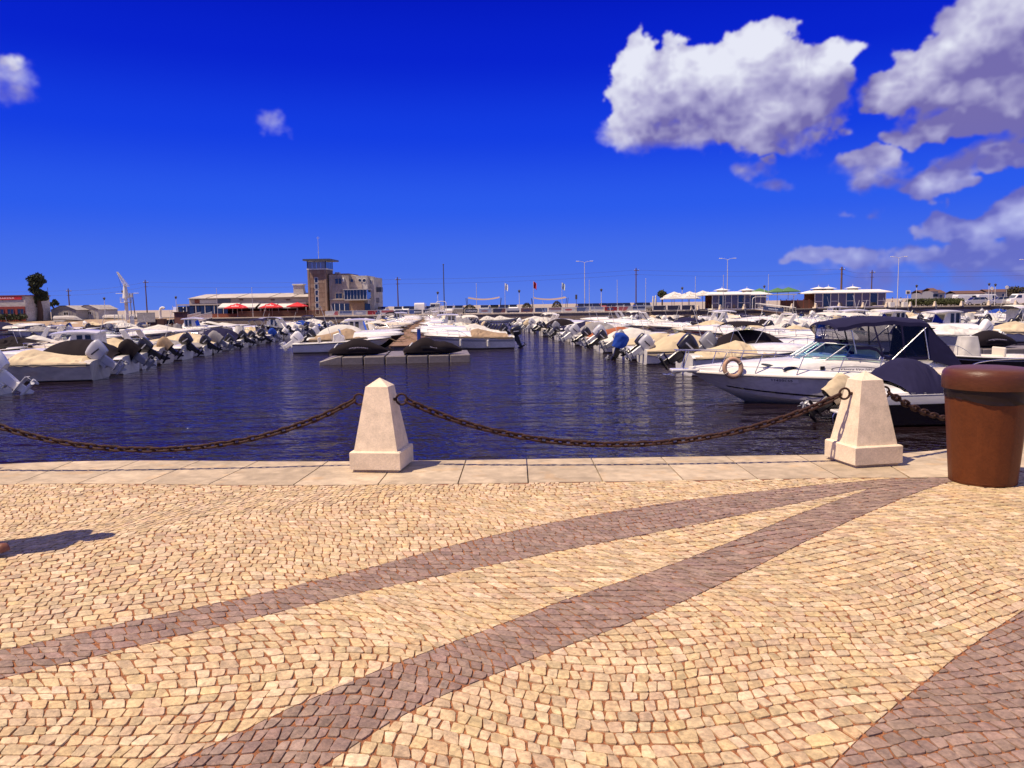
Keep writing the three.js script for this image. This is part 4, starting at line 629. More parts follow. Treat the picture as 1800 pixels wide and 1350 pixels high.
{ // middle jetty
  const a = [on(712, 608, WATER + 0.42).x, on(712, 608, WATER + 0.42).z], b = [a[0] + AX.x * 86, a[1] + AX.y * 86];
  pier('wooden_jetty', 'brown plank jetty down the middle of the marina to the gangway', a, b, 1.7, 0.3, 0.42);
  const p0 = thing('water_post', 'small blue and white service post on the right of the jetty', 'post', [a[0] + PR.x * 0.75 + AX.x * 4.5, WATER + 0.45, a[1] + PR.y * 0.75 + AX.y * 4.5]); mk('pillar', rbox(0.22, 0.8, 0.22, 0.03, 0, 0.4, 0), M.canvasBlue, p0); mk('top', rbox(0.25, 0.14, 0.25, 0.04, 0, 0.87, 0), M.gel, p0);
  row(off([a[0] + AX.x * 3.2, a[1] + AX.y * 3.2], 6.6), off(b, 5.9), -1, 'jetty right side', [
    { fam: 'cuddy', dim: { L: 5.7, crown: 0.3 }, hull: 'white', cover: 'tan', v: 1, eng: [{ col: 'black', tilt: 0.35, k: 1.05 }], rail: true, fend: true, step: 3.0, label: 'white boat with a tan cockpit cover and black outboard, nearest on the jetty right' },
    { fam: 'cruiser', dim: { L: 6.4 }, hull: 'white', cover: 'white', v: 2, eng: dark, step: 3.2, label: 'white boat with a tall pointed white cover, second on jetty right' },
    { fam: 'cuddy', hull: 'white', cover: 'grey', v: 3, eng: dark }, { fam: 'runabout', hull: 'white', full: true, cover: 'white', v: 2, eng: dark }, { fam: 'runabout', hull: 'white', full: true, cover: 'white', v: 1, eng: dark }], [2.6, 3.2]);
  row(off([a[0] + AX.x * 2.6, a[1] + AX.y * 2.6], -6.8), off(b, -6.0), 1, 'jetty left side', [
    { fam: 'open', dim: { L: 5.9 }, hull: 'white', console: true, eng: [{ col: 'white', tilt: 1.0, k: 1.0, z: 0.25 }, { col: 'white', tilt: 1.0, k: 1.0, z: -0.25 }], step: 3.0, label: 'white open boat with twin white outboards, nearest on the jetty left' },
    { fam: 'cuddy', hull: 'black', cover: 'tan', v: 2, eng: dark, step: 3.0, fend: true }, { fam: 'cuddy', hull: 'white', screen: true, dome: 'white', eng: [{ col: 'silver', tilt: 1.1, k: 1.1 }] }, { fam: 'cabin', hull: 'white', cabin: true, eng: dark }, { fam: 'runabout', hull: 'white', dome: 'navy', eng: dark }], [2.7, 3.3]);
  // drive-on floating dock made of blocks, with two covered water scooters
  const f0 = on(562, 642, WATER), f1 = on(829, 636, WATER), n = 7, w = (f1.x - f0.x) / n, ang = Math.atan2(-(f1.z - f0.z), f1.x - f0.x);
  const dk = thing('floating_dock', 'grey plastic block dock at the end of the wooden jetty', 'dock', [f0.x, WATER, f0.z], ang, undefined);
  const pr = [[0, 0.34], [0, -0.1], [-4.3, -0.1], [-4.3, 0.34]];
  for (let i = 0; i < n; i++) { const depth = i === 3 || i === 2 ? 4.4 : 3.9, ramp = i === 0; const g = ramp ? prism([[0.02, -0.1], [w - 0.02, -0.1], [w - 0.02, 0.36], [w * 0.82, 0.36], [0.02, 0.14]], depth, 0.03).translate(i * w, 0, -depth / 2) : rbox(w - 0.05, 0.46, depth, 0.05, (i + 0.5) * w, 0.13, -depth / 2); mk('dock_block', g, M.plasticGrey, dk); for (const zz of [-0.1, -1.6, -3.0]) if (i) mk('coupling_pin', cyl(0.05, 0.05, 0.05, i * w, 0.37, zz, 8), M.rubber, dk); }
  function scooter(name, label, x, z, turn, word, flip) {
    const P = V(x, 0.37, z).applyAxisAngle(V(0, 1, 0), ang).add(V(f0.x, WATER, f0.z)), t = thing(name, label, 'jet ski', P, ang + turn, 'covered jet skis on the block dock');
    const prof = flip ? [[0, .34], [0.06, .52], [0.16, .66], [0.3, .98], [0.38, 1.04], [0.46, .98], [0.54, .78], [0.62, .74], [0.72, .76], [0.84, .62], [0.94, .42], [1, .3]] : [[0, .3], [0.06, .46], [0.14, .62], [0.3, .80], [0.42, .98], [0.52, 1.0], [0.62, .92], [0.74, .74], [0.86, .56], [0.94, .42], [1, .30]];
    const H = (q) => { let i = 0; while (i < prof.length - 2 && q > prof[i + 1][0]) i++; return lerp(prof[i][1], prof[i + 1][1], clamp((q - prof[i][0]) / (prof[i + 1][0] - prof[i][0]))); };
    const Lk = 2.9, rows = [], hull = []; for (let i = 0; i <= 30; i++) { const q = i / 30, b = 0.56 * Math.pow(Math.sin(Math.min(1, q * 3.2 + 0.25) * Math.PI / 2), 0.7) * Math.pow(Math.sin(Math.min(1, (1 - q) * 2.4 + 0.08) * Math.PI / 2), 0.9), h = H(q), row = [], hr = []; for (let j = 0; j <= 16; j++) { const u = j / 16 * 2 - 1, a = Math.abs(u), f = (fbm(q * 9, u * 3 + (flip ? 7 : 0), 3) - 0.5) * 0.07; row.push([(q - 0.5) * Lk, 0.16 + (h - 0.16) * (1 - a ** 2.4) ** 0.75 + f * (1 - a), Math.sign(u) * b * Math.min(1, a * 1.25 + 0.02 * a)]); hr.push([(q - 0.5) * Lk * 0.98, 0.17 - 0.17 * (1 - a ** 1.5) * Math.sin(Math.min(1, (1 - q) * 3 + 0.1) * Math.PI / 2), u * b * 0.98]); } rows.push(row); hull.push(hr); }
    mk('hull', loft(hull, 0.8), M.gelBlack, t); const cv = mk('fabric_cover', loft(rows, 1.1), M.canvasBlack, t);
    // printed word stitched on the side
    const tt = writing(512, 96, (g, w, h) => { g.fillStyle = '#171015'; g.fillRect(0, 0, w, h); g.fillStyle = '#d8ccd0'; g.font = 'italic bold 58px sans-serif'; g.textAlign = 'center'; g.textBaseline = 'middle'; g.fillText(word[0], w / 2, h * 0.36); if (word[1]) { g.font = 'italic bold 30px sans-serif'; g.fillText(word[1], w * 0.34, h * 0.82); } });
    const side = []; for (let i = 0; i <= 12; i++) { const q = lerp(0.3, 0.72, i / 12), b = 0.56 * Math.pow(Math.sin(Math.min(1, (1 - q) * 2.4 + 0.08) * Math.PI / 2), 0.9), hh = H(q); side.push([0.30, 0.46].map((k) => { const y = 0.16 + (hh - 0.16) * k, a = Math.pow(1 - Math.pow(k, 1 / 0.75), 1 / 2.4); return [(q - 0.5) * Lk, y, b * Math.min(1, a * 1.27) + 0.022]; })); }
    const lg = loft(side, 1.2); mk('printed_lettering', lg, mat([1, 1, 1], 0.8, { map: tt }), cv);
    const strap = []; for (const q of [0.08]) { const b = 0.45; strap.push(tube([[(q - 0.5) * Lk, 0.2, b * 0.8], [(q - 0.46) * Lk, 0.55, b * 0.55], [(q - 0.42) * Lk, 0.7, 0.1]], 0.05, 10, 6)); } mk('side_panel', merge(strap), M.engSilver, t); t.scale.y = 0.84;
    return t;
  }
  scooter('jet_ski', 'jet ski under a black cover with white lettering, left one on the dock', 1.75, -1.2, 0.05, ['WAVERUNNER', 'VX'], false);
  scooter('jet_ski', 'jet ski under a lumpy black cover, right one on the dock', 5.45, -0.75, 0.03, ['Spark', ''], true);
}
{ // right-hand piers
  const s0 = [on(1196, 658, WATER).x, on(1196, 658, WATER).z], s1 = [on(906, 577, WATER).x, on(906, 577, WATER).z];
  row(s0, s1, 1, 'near right pier channel side', [
    { fam: 'cuddy', dim: { L: 5.2 }, hull: 'white', cover: 'cream', v: 4, eng: [{ col: 'black', tilt: 1.0, k: 1.15 }], step: 3.0, in: 0.3, label: 'white boat with a cream cover and big black outboard, just beyond the cruiser bow' },
    { fam: 'cuddy', dim: { L: 5.6 }, hull: 'white', dome: 'black', bimini: 'black', rail: true, eng: [{ col: 'grey', tilt: 1.0, k: 1.1 }], in: 2.2, step: 2.6, label: 'white boat with a black dome cover and folded black sun top beside the cruiser' },
    { fam: 'runabout', hull: 'white', full: true, cover: 'cream', v: 2, eng: [{ col: 'silver', tilt: 1.0, k: 1.0, z: 0.3 }, { col: 'black', tilt: 1.0, k: 1.0, z: -0.4 }], step: 3.0 },
    { fam: 'open', hull: 'white', console: true, eng: [{ col: 'black', tilt: 0.4, k: 1.1, bag: M.canvasBlue }], step: 3.0, label: 'white open boat with a bright blue bagged outboard, near right pier' },
    { fam: 'runabout', dim: { L: 5.6 }, hull: 'white', full: true, cover: 'cream', v: 3, eng: [{ col: 'grey', tilt: 1.1, k: 1.05 }], step: 2.6 }, { fam: 'runabout', hull: 'white', full: true, cover: 'white', v: 2, eng: dark, step: 2.6 }, { fam: 'runabout', dim: { L: 5.6 }, hull: 'white', full: true, cover: 'white', v: 4, eng: [{ col: 'silver', tilt: 1, k: 1.2 }], step: 2.8 }, { fam: 'runabout', hull: 'white', full: true, cover: 'rust', v: 1, eng: dark, step: 2.6 }, { fam: 'runabout', hull: 'white', cover: 'grey', v: 5, eng: [{ col: 'silver', tilt: 1, k: 1.1 }] }], [2.4, 2.9]);
  pier('plank_pier', 'brown plank pier behind the cruiser with boats on both sides', off([s0[0] + AX.x * 6, s0[1] + AX.y * 6], 6.6), off(s1, 6.6), 1.5, 0.3);
  row(off([s0[0] + AX.x * 7, s0[1] + AX.y * 7], 13.6), off(s1, 13.6), -1, 'near right pier outer side', [{ fam: 'cruiser', dim: { L: 6.6 }, hull: 'white', cover: 'grey', v: 1, screen: true, rail: true, eng: dark, step: 3.2 }, { fam: 'open', hull: 'white', console: 'cream', rail: true, eng: dark }, { fam: 'cuddy', hull: 'white', cover: 'cream', v: 2, rail: true, eng: dark }], [2.6, 3.1]);
  const near2 = [on(1640, 612, WATER).x, on(1640, 612, WATER).z], t2 = [near2[0] + AX.x * 54, near2[1] + AX.y * 54];
  row(off(near2, -3.2), off(t2, -3.2), 1, 'middle right pier inner side', [
    { fam: 'cuddy', dim: { L: 6.2, crown: 0.2 }, hull: 'white', cover: 'white', v: 1, eng: [{ col: 'white', tilt: 1, k: 1.1 }], turn: Math.PI, in: 0.4, step: 3.2, label: 'white boat with a peaked white cover behind the cruiser canopy' }, { fam: 'runabout', hull: 'white', dome: 'white', eng: [{ col: 'white', tilt: 0.9, k: 1.05, bag: M.cream }] }], [2.6, 3.1]);
  pier('plank_pier', 'plank pier in the middle of the right-hand boats', off([near2[0] + AX.x * 8, near2[1] + AX.y * 8], 3.4), off(t2, 3.4), 1.5, 0.3);
  row(off([near2[0] + AX.x * 4, near2[1] + AX.y * 4], 10.4), off(t2, 10.4), -1, 'middle right pier outer side', [{ fam: 'runabout', hull: 'white', full: true, cover: 'cream', v: 1, eng: dark }, { fam: 'cuddy', hull: 'black', cover: 'navy', v: 3, eng: dark }, { fam: 'cabin', hull: 'white', cabin: true, bimini: 'navy', eng: dark }], [2.7, 3.2]);
  const n3 = [near2[0] + PR.x * 18.5 + AX.x * 14, near2[1] + PR.y * 18.5 + AX.y * 14], t3 = [n3[0] + AX.x * 44, n3[1] + AX.y * 44];
  row(n3, t3, 1, 'far right pier inner side', [{ fam: 'cruiser', hull: 'white', cover: 'cream', v: 2, eng: dark }, { fam: 'cuddy', hull: 'white', cover: 'grey', v: 1, bimini: 'navy', screen: true, eng: dark }, { fam: 'cabin', hull: 'white', cabin: true, bimini: 'black', eng: dark }], [2.7, 3.3]);
  pier('plank_pier', 'plank pier deep among the right-hand boats', off(n3, 6.6), off(t3, 6.6), 1.5, 0.35);
  row(off(n3, 13.6), off(t3, 13.6), -1, 'far right pier outer side', [], [2.8, 3.4]);
  const n4 = [n3[0] + PR.x * 23 + AX.x * 16, n3[1] + PR.y * 23 + AX.y * 16], t4 = [n4[0] + AX.x * 26, n4[1] + AX.y * 26];
  row(n4, t4, 1, 'the outermost right-hand row', [], [2.8, 3.4]);
  // white boat with black outboard between cruiser cover and bin, and a covered scooter on its dock
  const q = on(1700, 655, WATER); boat({ fam: 'open', dim: { L: 5.2, Fb: 0.62 }, hull: 'black', console: 'white', rail: true, eng: [{ col: 'black', tilt: 0.35, k: 1.0 }], label: 'black hulled open boat with white deck showing above the litter bin' }, q.x, q.z - 0.5, Math.PI - 0.03, '');
  const d = on(1690, 628, WATER), e = thing('floating_dock', 'grey block dock with one black covered jet ski behind the bin', 'dock', [d.x, WATER, d.z], 0.02);
  for (let i = 0; i < 8; i++) mk('dock_block', i ? rbox(0.98, 0.46, 2.2, 0.05, i + 0.5, 0.13, -1.1) : prism([[0.0, -0.1], [0.98, -0.1], [0.98, 0.36], [0.8, 0.36], [0.0, 0.12]], 2.2, 0.03).translate(0, 0, -1.1), M.plasticGrey, e);
  const js = scene.children.find((o) => o.name === 'jet_ski'); copyOf(js, 'jet ski under a black cover on the dock above the litter bin', [d.x + 1.9, WATER + 0.37, d.z - 1.1], 0.1);
  const fl = on(1625, 622, WATER), ft = thing('swim_float', 'small white float with dark holes beside the black jet ski', 'float', [fl.x, WATER, fl.z], 0.04); mk('float_body', prism([[-0.7, 0], [0.85, 0], [0.85, 0.34], [-0.35, 0.36], [-0.7, 0.18]], 1.0, 0.05), M.gel, ft); for (let i = 0; i < 6; i++) mk('hand_hole', rbox(0.14, 0.06, 0.03, 0.012, -0.45 + (i % 3) * 0.5, 0.1 + 0.13 * (i > 2 ? 1 : 0), 0.505), M.rubber, ft);
}
// ---------------------------------------------------------------- the sports cruiser moored nearest
function ovalGeo(w, h, d) { const g = new THREE.CylinderGeometry(0.5, 0.5, d, 28); g.rotateX(Math.PI / 2); g.scale(w, h, 1); return g; }
{
  const o = { L: 7.3, B: 2.55, Fb: 0.80, well: [0.06, 0.36], crown: 0.40, rise: 0.24, rake: 0.16, full: 2.1, floor: 0.3, chine: 0.985 }, { hb, sheer, X } = shapeOf(o);
  const bow = on(1205, 690, WATER), px = on(1276, 708, WATER), cx = px.x + o.L / 2 - 0.95;
  const t = thing('sports_cruiser', 'white sports cruiser with a navy canopy and a life ring on its bow', 'boat', [cx, WATER, px.z - 0.35], Math.PI - 0.01);
  const hm = mat([0.74, 0.71, 0.69], 0.25, { map: grainTex, clearcoat: 0.5 });
  mk('hull', hullGeo(o), hm, t); mk('deck', deckGeo(o), M.gel, t); mk('rub_rail', railGeo(o, 0.035), M.gelOld, t);
  // dark boot stripe on the sides
  for (const k of [1, -1]) { const r = []; for (let i = 0; i <= 14; i++) { const s = lerp(0.02, 0.93, i / 14), b = hb(s), h = sheer(s), cy = 0.03 + Math.max(0, s - 0.4) ** 1.6 * h, cb = b * (0.985 - 0.32 * Math.max(0, s - 0.3)); const f = (q) => [lerp(X(s, 0.38), X(s, 0.65), q * 2), lerp(cy + 0.025, lerp(cy, h, 0.5), q * 2), k * (lerp(cb * 1.02, lerp(cb, b, 0.55), q * 2) + 0.006)]; r.push([f(0.18), f(0.26)]); } mk('boot_stripe', loft(r, 1), M.gelBlack, t); }
  const reg = writing(512, 80, (g, w, h) => { g.fillStyle = '#ded9d6'; g.fillRect(0, 0, w, h); g.fillStyle = '#120c10'; g.font = 'italic bold 74px sans-serif'; g.textAlign = 'center'; g.textBaseline = 'middle'; g.fillText('11450CS5', w / 2, h / 2); });
  { const r = []; for (let i = 0; i <= 6; i++) { const s = lerp(0.76, 0.64, i / 6), b = hb(s), h = sheer(s), cy = 0.03 + Math.max(0, s - 0.4) ** 1.6 * h, cb = b * (0.985 - 0.32 * Math.max(0, s - 0.3)), mid = lerp(cb, b, 0.55), my = lerp(cy, h, 0.5), f = (q) => [lerp(X(s, 0.65), X(s, 0.97), q), lerp(my, h - 0.02, q), -lerp(mid, b, q) - 0.006]; r.push([f(0.52), f(0.82)]); } const g = loft(r, 1); mk('registration_number', g, mat([1, 1, 1], 0.4, { map: reg }), t); }
  // raised cabin side and coach roof
  const rows = []; for (let i = 0; i <= 18; i++) { const q = i / 18, s = lerp(0.06, 0.93, q), b = hb(s) * 0.86, h = sheer(s) + 0.03, up = q < 0.5 ? 0.42 : lerp(0.42, 0.02, sstep(0.5, 1.02, q)), x = X(s, 1), rr2 = []; for (const [z, y] of [[1, 0], [0.985, 0.35], [0.95, 0.8], [0.88, 0.97], [0.6, 1.08], [0.3, 1.13], [0, 1.15], [-0.3, 1.13], [-0.6, 1.08], [-0.88, 0.97], [-0.95, 0.8], [-0.985, 0.35], [-1, 0]]) rr2.push([x, h + up * y, z * b]); rows.push(rr2); }
  mk('cabin_top', loft(rows, 0.7), M.gel, t);
  const sideZ = (s, y) => hb(s) * 0.86 * lerp(1, 0.95, y / 0.34) + 0.005;
  for (const k of [1, -1]) {
    for (const [s, w, h, y] of [[0.655, 0.42, 0.15, 0.155], [0.25, 0.46, 0.10, 0.26]]) { const m = mk('porthole', ovalGeo(w, h, 0.03), M.darkGlass, t); m.position.set(X(s, 1), sheer(s) + 0.03 + y, k * (sideZ(s, y) - 0.004)); m.rotation.x = -k * 0.06; const rim = mk('porthole_rim', put(new THREE.TorusGeometry(0.5, 0.03, 6, 28), 0, 0, k * 0.016), M.steel, m); rim.scale.set(w, h, 1); }
    const sl = mk('deck_window', ovalGeo(0.42, 0.07, 0.02), M.darkGlass, t); sl.position.set(X(0.73, 1), sheer(0.73) + 0.27, k * (hb(0.73) * 0.86 * 0.90)); sl.rotation.x = -k * 0.7; sl.rotation.y = k * -0.28;
  }
  const badge = writing(512, 96, (g, w, h) => { g.fillStyle = '#ebe7e2'; g.fillRect(0, 0, w, h); g.strokeStyle = '#281c24'; g.lineWidth = 10; g.beginPath(); g.ellipse(w / 2, h / 2, w / 2 - 8, h / 2 - 8, 0, 0, 7); g.stroke(); g.fillStyle = '#281c24'; g.font = 'italic bold 46px serif'; g.textAlign = 'center'; g.textBaseline = 'middle'; g.fillText('Fiesta Vee 205', w / 2, h / 2); });
  { const r = [], zz = (f) => f < 0.35 ? lerp(1, 0.985, f / 0.35) : lerp(0.985, 0.95, (f - 0.35) / 0.45); for (let i = 0; i <= 8; i++) { const s = lerp(0.515, 0.335, i / 8); r.push([0.09, 0.27].map((y) => [X(s, 1), sheer(s) + 0.03 + y, -hb(s) * 0.86 * zz(y / 0.42) - 0.012])); } mk('name_badge', loft(r, 1), mat([0.85, 0.85, 0.85], 0.4, { map: badge }), t); }
  for (const k of [-1]) { const v = mk('vent_cap', rbox(0.12, 0.1, 0.04, 0.015, X(0.545, 1), sheer(0.545) + 0.24, k * (sideZ(0.545, 0.24) + 0.015)), M.gelBlack, t); }
  // bow pulpit, rails and life ring
  mk('bow_platform', rbox(0.75, 0.08, 0.42, 0.03, o.L / 2 + 0.12, sheer(1) + 0.03, 0), M.gel, t);
  const g = [], P = (s, k, y) => [s > 1 ? o.L / 2 + (s - 1) * 6 : X(s, 1), sheer(Math.min(1, s)) + 0.05 + y, k * (s > 1 ? 0.16 : Math.max(0.16, hb(s) * 0.95))];
  for (const k of [1, -1]) { g.push(tube([P(0.24, k, 0.30), P(0.4, k, 0.46), P(0.6, k, 0.50), P(0.8, k, 0.52), P(0.93, k, 0.54), P(1.06, k, 0.54)], 0.014, 30, 6)); for (const s of [0.36, 0.5, 0.64, 0.78, 0.9, 1.03]) g.push(bar(P(s, k, 0), P(s - 0.025, k, 0.51), 0.012)); } g.push(bar(P(1.06, 1, 0.54), P(1.06, -1, 0.54), 0.014)); mk('pulpit_rail', merge(g), M.steel, t);
  const an = mk('anchor', merge([bar([o.L / 2 + 0.2, sheer(1) - 0.02, 0], [o.L / 2 + 0.62, sheer(1) - 0.1, 0], 0.025), prism([[o.L / 2 + 0.45, sheer(1) - 0.3], [o.L / 2 + 0.7, sheer(1) - 0.08], [o.L / 2 + 0.4, sheer(1) - 0.12]], 0.22, 0.01)]), M.steel, t);
  const lr = thing('life_ring', 'weathered orange life ring hung on the cruiser bow rail', 'life ring', V(X(0.86, 1), sheer(0.86) + 0.18, -hb(0.86) - 0.14).applyAxisAngle(V(0, 1, 0), t.rotation.y).add(t.position), 0.12);
  lr.rotation.x = -0.12; mk('ring', put(new THREE.TorusGeometry(0.235, 0.062, 12, 36), 0, 0, 0), M.life, lr); for (let i = 0; i < 4; i++) { const b = mk('band', put(new THREE.TorusGeometry(0.064, 0.008, 6, 16), 0.235, 0, 0, Math.PI / 2), M.canvasWhite, lr); b.rotation.z = i * Math.PI / 2 + 0.6; } mk('rope', bar([0, 0.2, 0.0], [0.0, 0.44, -0.06], 0.01), M.canvasTan, lr);
  // raked glass windscreen
  const y0 = sheer(0.4) + 0.46, xs = X(0.575, 1), b = hb(0.4) * 0.80, foot = [[X(0.34, 1), y0 - 0.0, b * 1.0], [xs - 0.35, y0 + 0.01, b * 0.88], [xs + 0.15, y0 + 0.02, b * 0.45], [xs + 0.22, y0 + 0.02, 0]], top = [[X(0.34, 1) - 0.15, y0 + 0.30, b * 0.94], [xs - 0.95, y0 + 0.42, b * 0.84], [xs - 0.52, y0 + 0.44, b * 0.42], [xs - 0.46, y0 + 0.44, 0]];
  const sym = (a) => [...a, ...a.slice(0, -1).reverse().map(([x, y, z]) => [x, y, -z])], F1 = sym(foot), T1 = sym(top);
  mk('windscreen', loft([F1, T1], 0.2), mat([0.60, 0.82, 0.80], 0.03, { transmission: 1, thickness: 0, ior: 1.5 }), t);
  const fr = []; F1.forEach((p, i) => fr.push(bar(p, T1[i], 0.018))); for (let i = 0; i < 6; i++) fr.push(bar(F1[i], F1[i + 1], 0.016), bar(T1[i], T1[i + 1], 0.018)); mk('windscreen_frame', merge(fr), M.alu, t);
  const seat = mk('helm_seat', merge([rbox(0.6, 0.6, 1.4, 0.1, X(0.36, 1), y0 - 0.25, 0), rbox(0.16, 0.5, 1.4, 0.07, X(0.32, 1), y0 + 0.1, 0), rbox(0.9, 0.16, 1.5, 0.06, xs - 0.55, y0 + 0.02, 0)]), M.gel, t);
  // canopy: cloth roof, clear front and side curtains, cloth back
  const yt = y0 + 1.06, roof = [], bx = b * 1.0, xa = X(0.16, 1), xb = xs - 0.62;
  for (let i = 0; i <= 10; i++) { const q = i / 10, rw = []; for (let j = 0; j <= 12; j++) { const a = j / 12 * 2 - 1; rw.push([lerp(xa, xb, q) - 0.0, yt + 0.10 * Math.sin(q * Math.PI) - 0.06 * q * q - 0.13 * Math.abs(a) ** 3 + 0.02 * Math.sin(q * 19) * a * a, a * bx * 0.93]); } roof.push(rw); }
  mk('canopy_roof', loft(roof, 1), M.canvasNavy, t);
  const val = []; for (const k of [0, 12]) { const e = roof.map((r) => r[k]); val.push(loft([e, e.map(([x, y, z]) => [x, y - 0.10, z * 1.01])], 1)); } const fe = roof[10]; val.push(loft([fe, fe.map(([x, y, z]) => [x + 0.03, y - 0.07, z])], 1)); mk('canopy_valance', merge(val), M.canvasNavy, t);
  const back = roof[0].map(([x, y, z]) => [x - 0.95, y0 - 0.30 + 0.0 * z, z * 1.08]); mk('canopy_back', loft([roof[0], roof[0].map(([x, y, z], i) => [lerp(x, back[i][0], 0.5) + 0.03, lerp(y, back[i][1], 0.5), lerp(z, back[i][2], 0.5)]), back], 1), M.canvasNavy, t);
  for (const k of [1, -1]) { const e = roof.map((r) => r[k > 0 ? 12 : 0]), sideTop = e.map(([x, y, z]) => [x, y - 0.10, z * 1.01]), sideBot = e.map(([x], i) => [lerp(xa + 0.05, X(0.34, 1) + 0.65, i / 10), y0 + 0.0 + 0.30 * sstep(0.55, 0.75, i / 10), k * b * 1.0]); mk('clear_side', loft([sideTop, sideBot], 1), M.film, t); const tri = mk('canopy_quarter', loft([[sideTop[0], sideBot[0]], [[roof[0][0][0] - 0.55, yt - 0.75, k * bx * 0.97], [xa - 0.95, y0 - 0.3, k * bx * 1.08]]], 1), M.canvasNavy, t); mk('hem', loft([sideBot.map(([x, y, z]) => [x, y + 0.07, z + k * 0.006]), sideBot.map(([x, y, z]) => [x, y - 0.02, z + k * 0.006])], 1), M.canvasNavy, t); const pst = []; for (const i of [3, 6]) pst.push(loft([[sideTop[i], sideBot[i]].map(([x, y, z]) => [x - 0.025, y, z + k * 0.008]), [sideTop[i], sideBot[i]].map(([x, y, z]) => [x + 0.025, y, z + k * 0.008])], 1)); mk('seam', merge(pst), M.canvasNavy, t); const arm = []; arm.push(bar([xa + 0.1, sideTop[0][1], k * bx * 0.98], [xs - 1.9, y0 - 0.12, k * b * 1.06], 0.016), bar([xb - 0.35, sideTop[9][1], k * bx * 0.98], [xs - 1.1, y0 + 0.18, k * b * 1.03], 0.016), bar([xa + 0.15, sideTop[0][1], k * bx * 0.99], [xa + 0.0, y0, k * b * 1.02], 0.016)); mk('canopy_pole', merge(arm), M.alu, t); }
  { const e = roof[10].map(([x, y, z]) => [x + 0.03, y - 0.07, z]), bot = e.map(([x, y, z], i) => { const a = i / 12 * 2 - 1; return [xs - 0.46 - 0.50 * Math.abs(a) ** 2, y0 + 0.46, a * b * 0.86]; }); mk('clear_front', loft([e, bot], 1), M.film, t); const sm = []; for (const i of [1, 4, 8, 11]) sm.push(loft([[e[i], bot[i]].map(([x, y, z]) => [x + 0.012, y, z - 0.03]), [e[i], bot[i]].map(([x, y, z]) => [x + 0.012, y, z + 0.03])], 1)); mk('front_seam', merge(sm), M.canvasNavy, t); mk('front_hem', loft([bot.map(([x, y, z]) => [x + 0.012, y + 0.09, z]), bot.map(([x, y, z]) => [x + 0.012, y - 0.03, z])], 1), M.canvasNavy, t); }
}
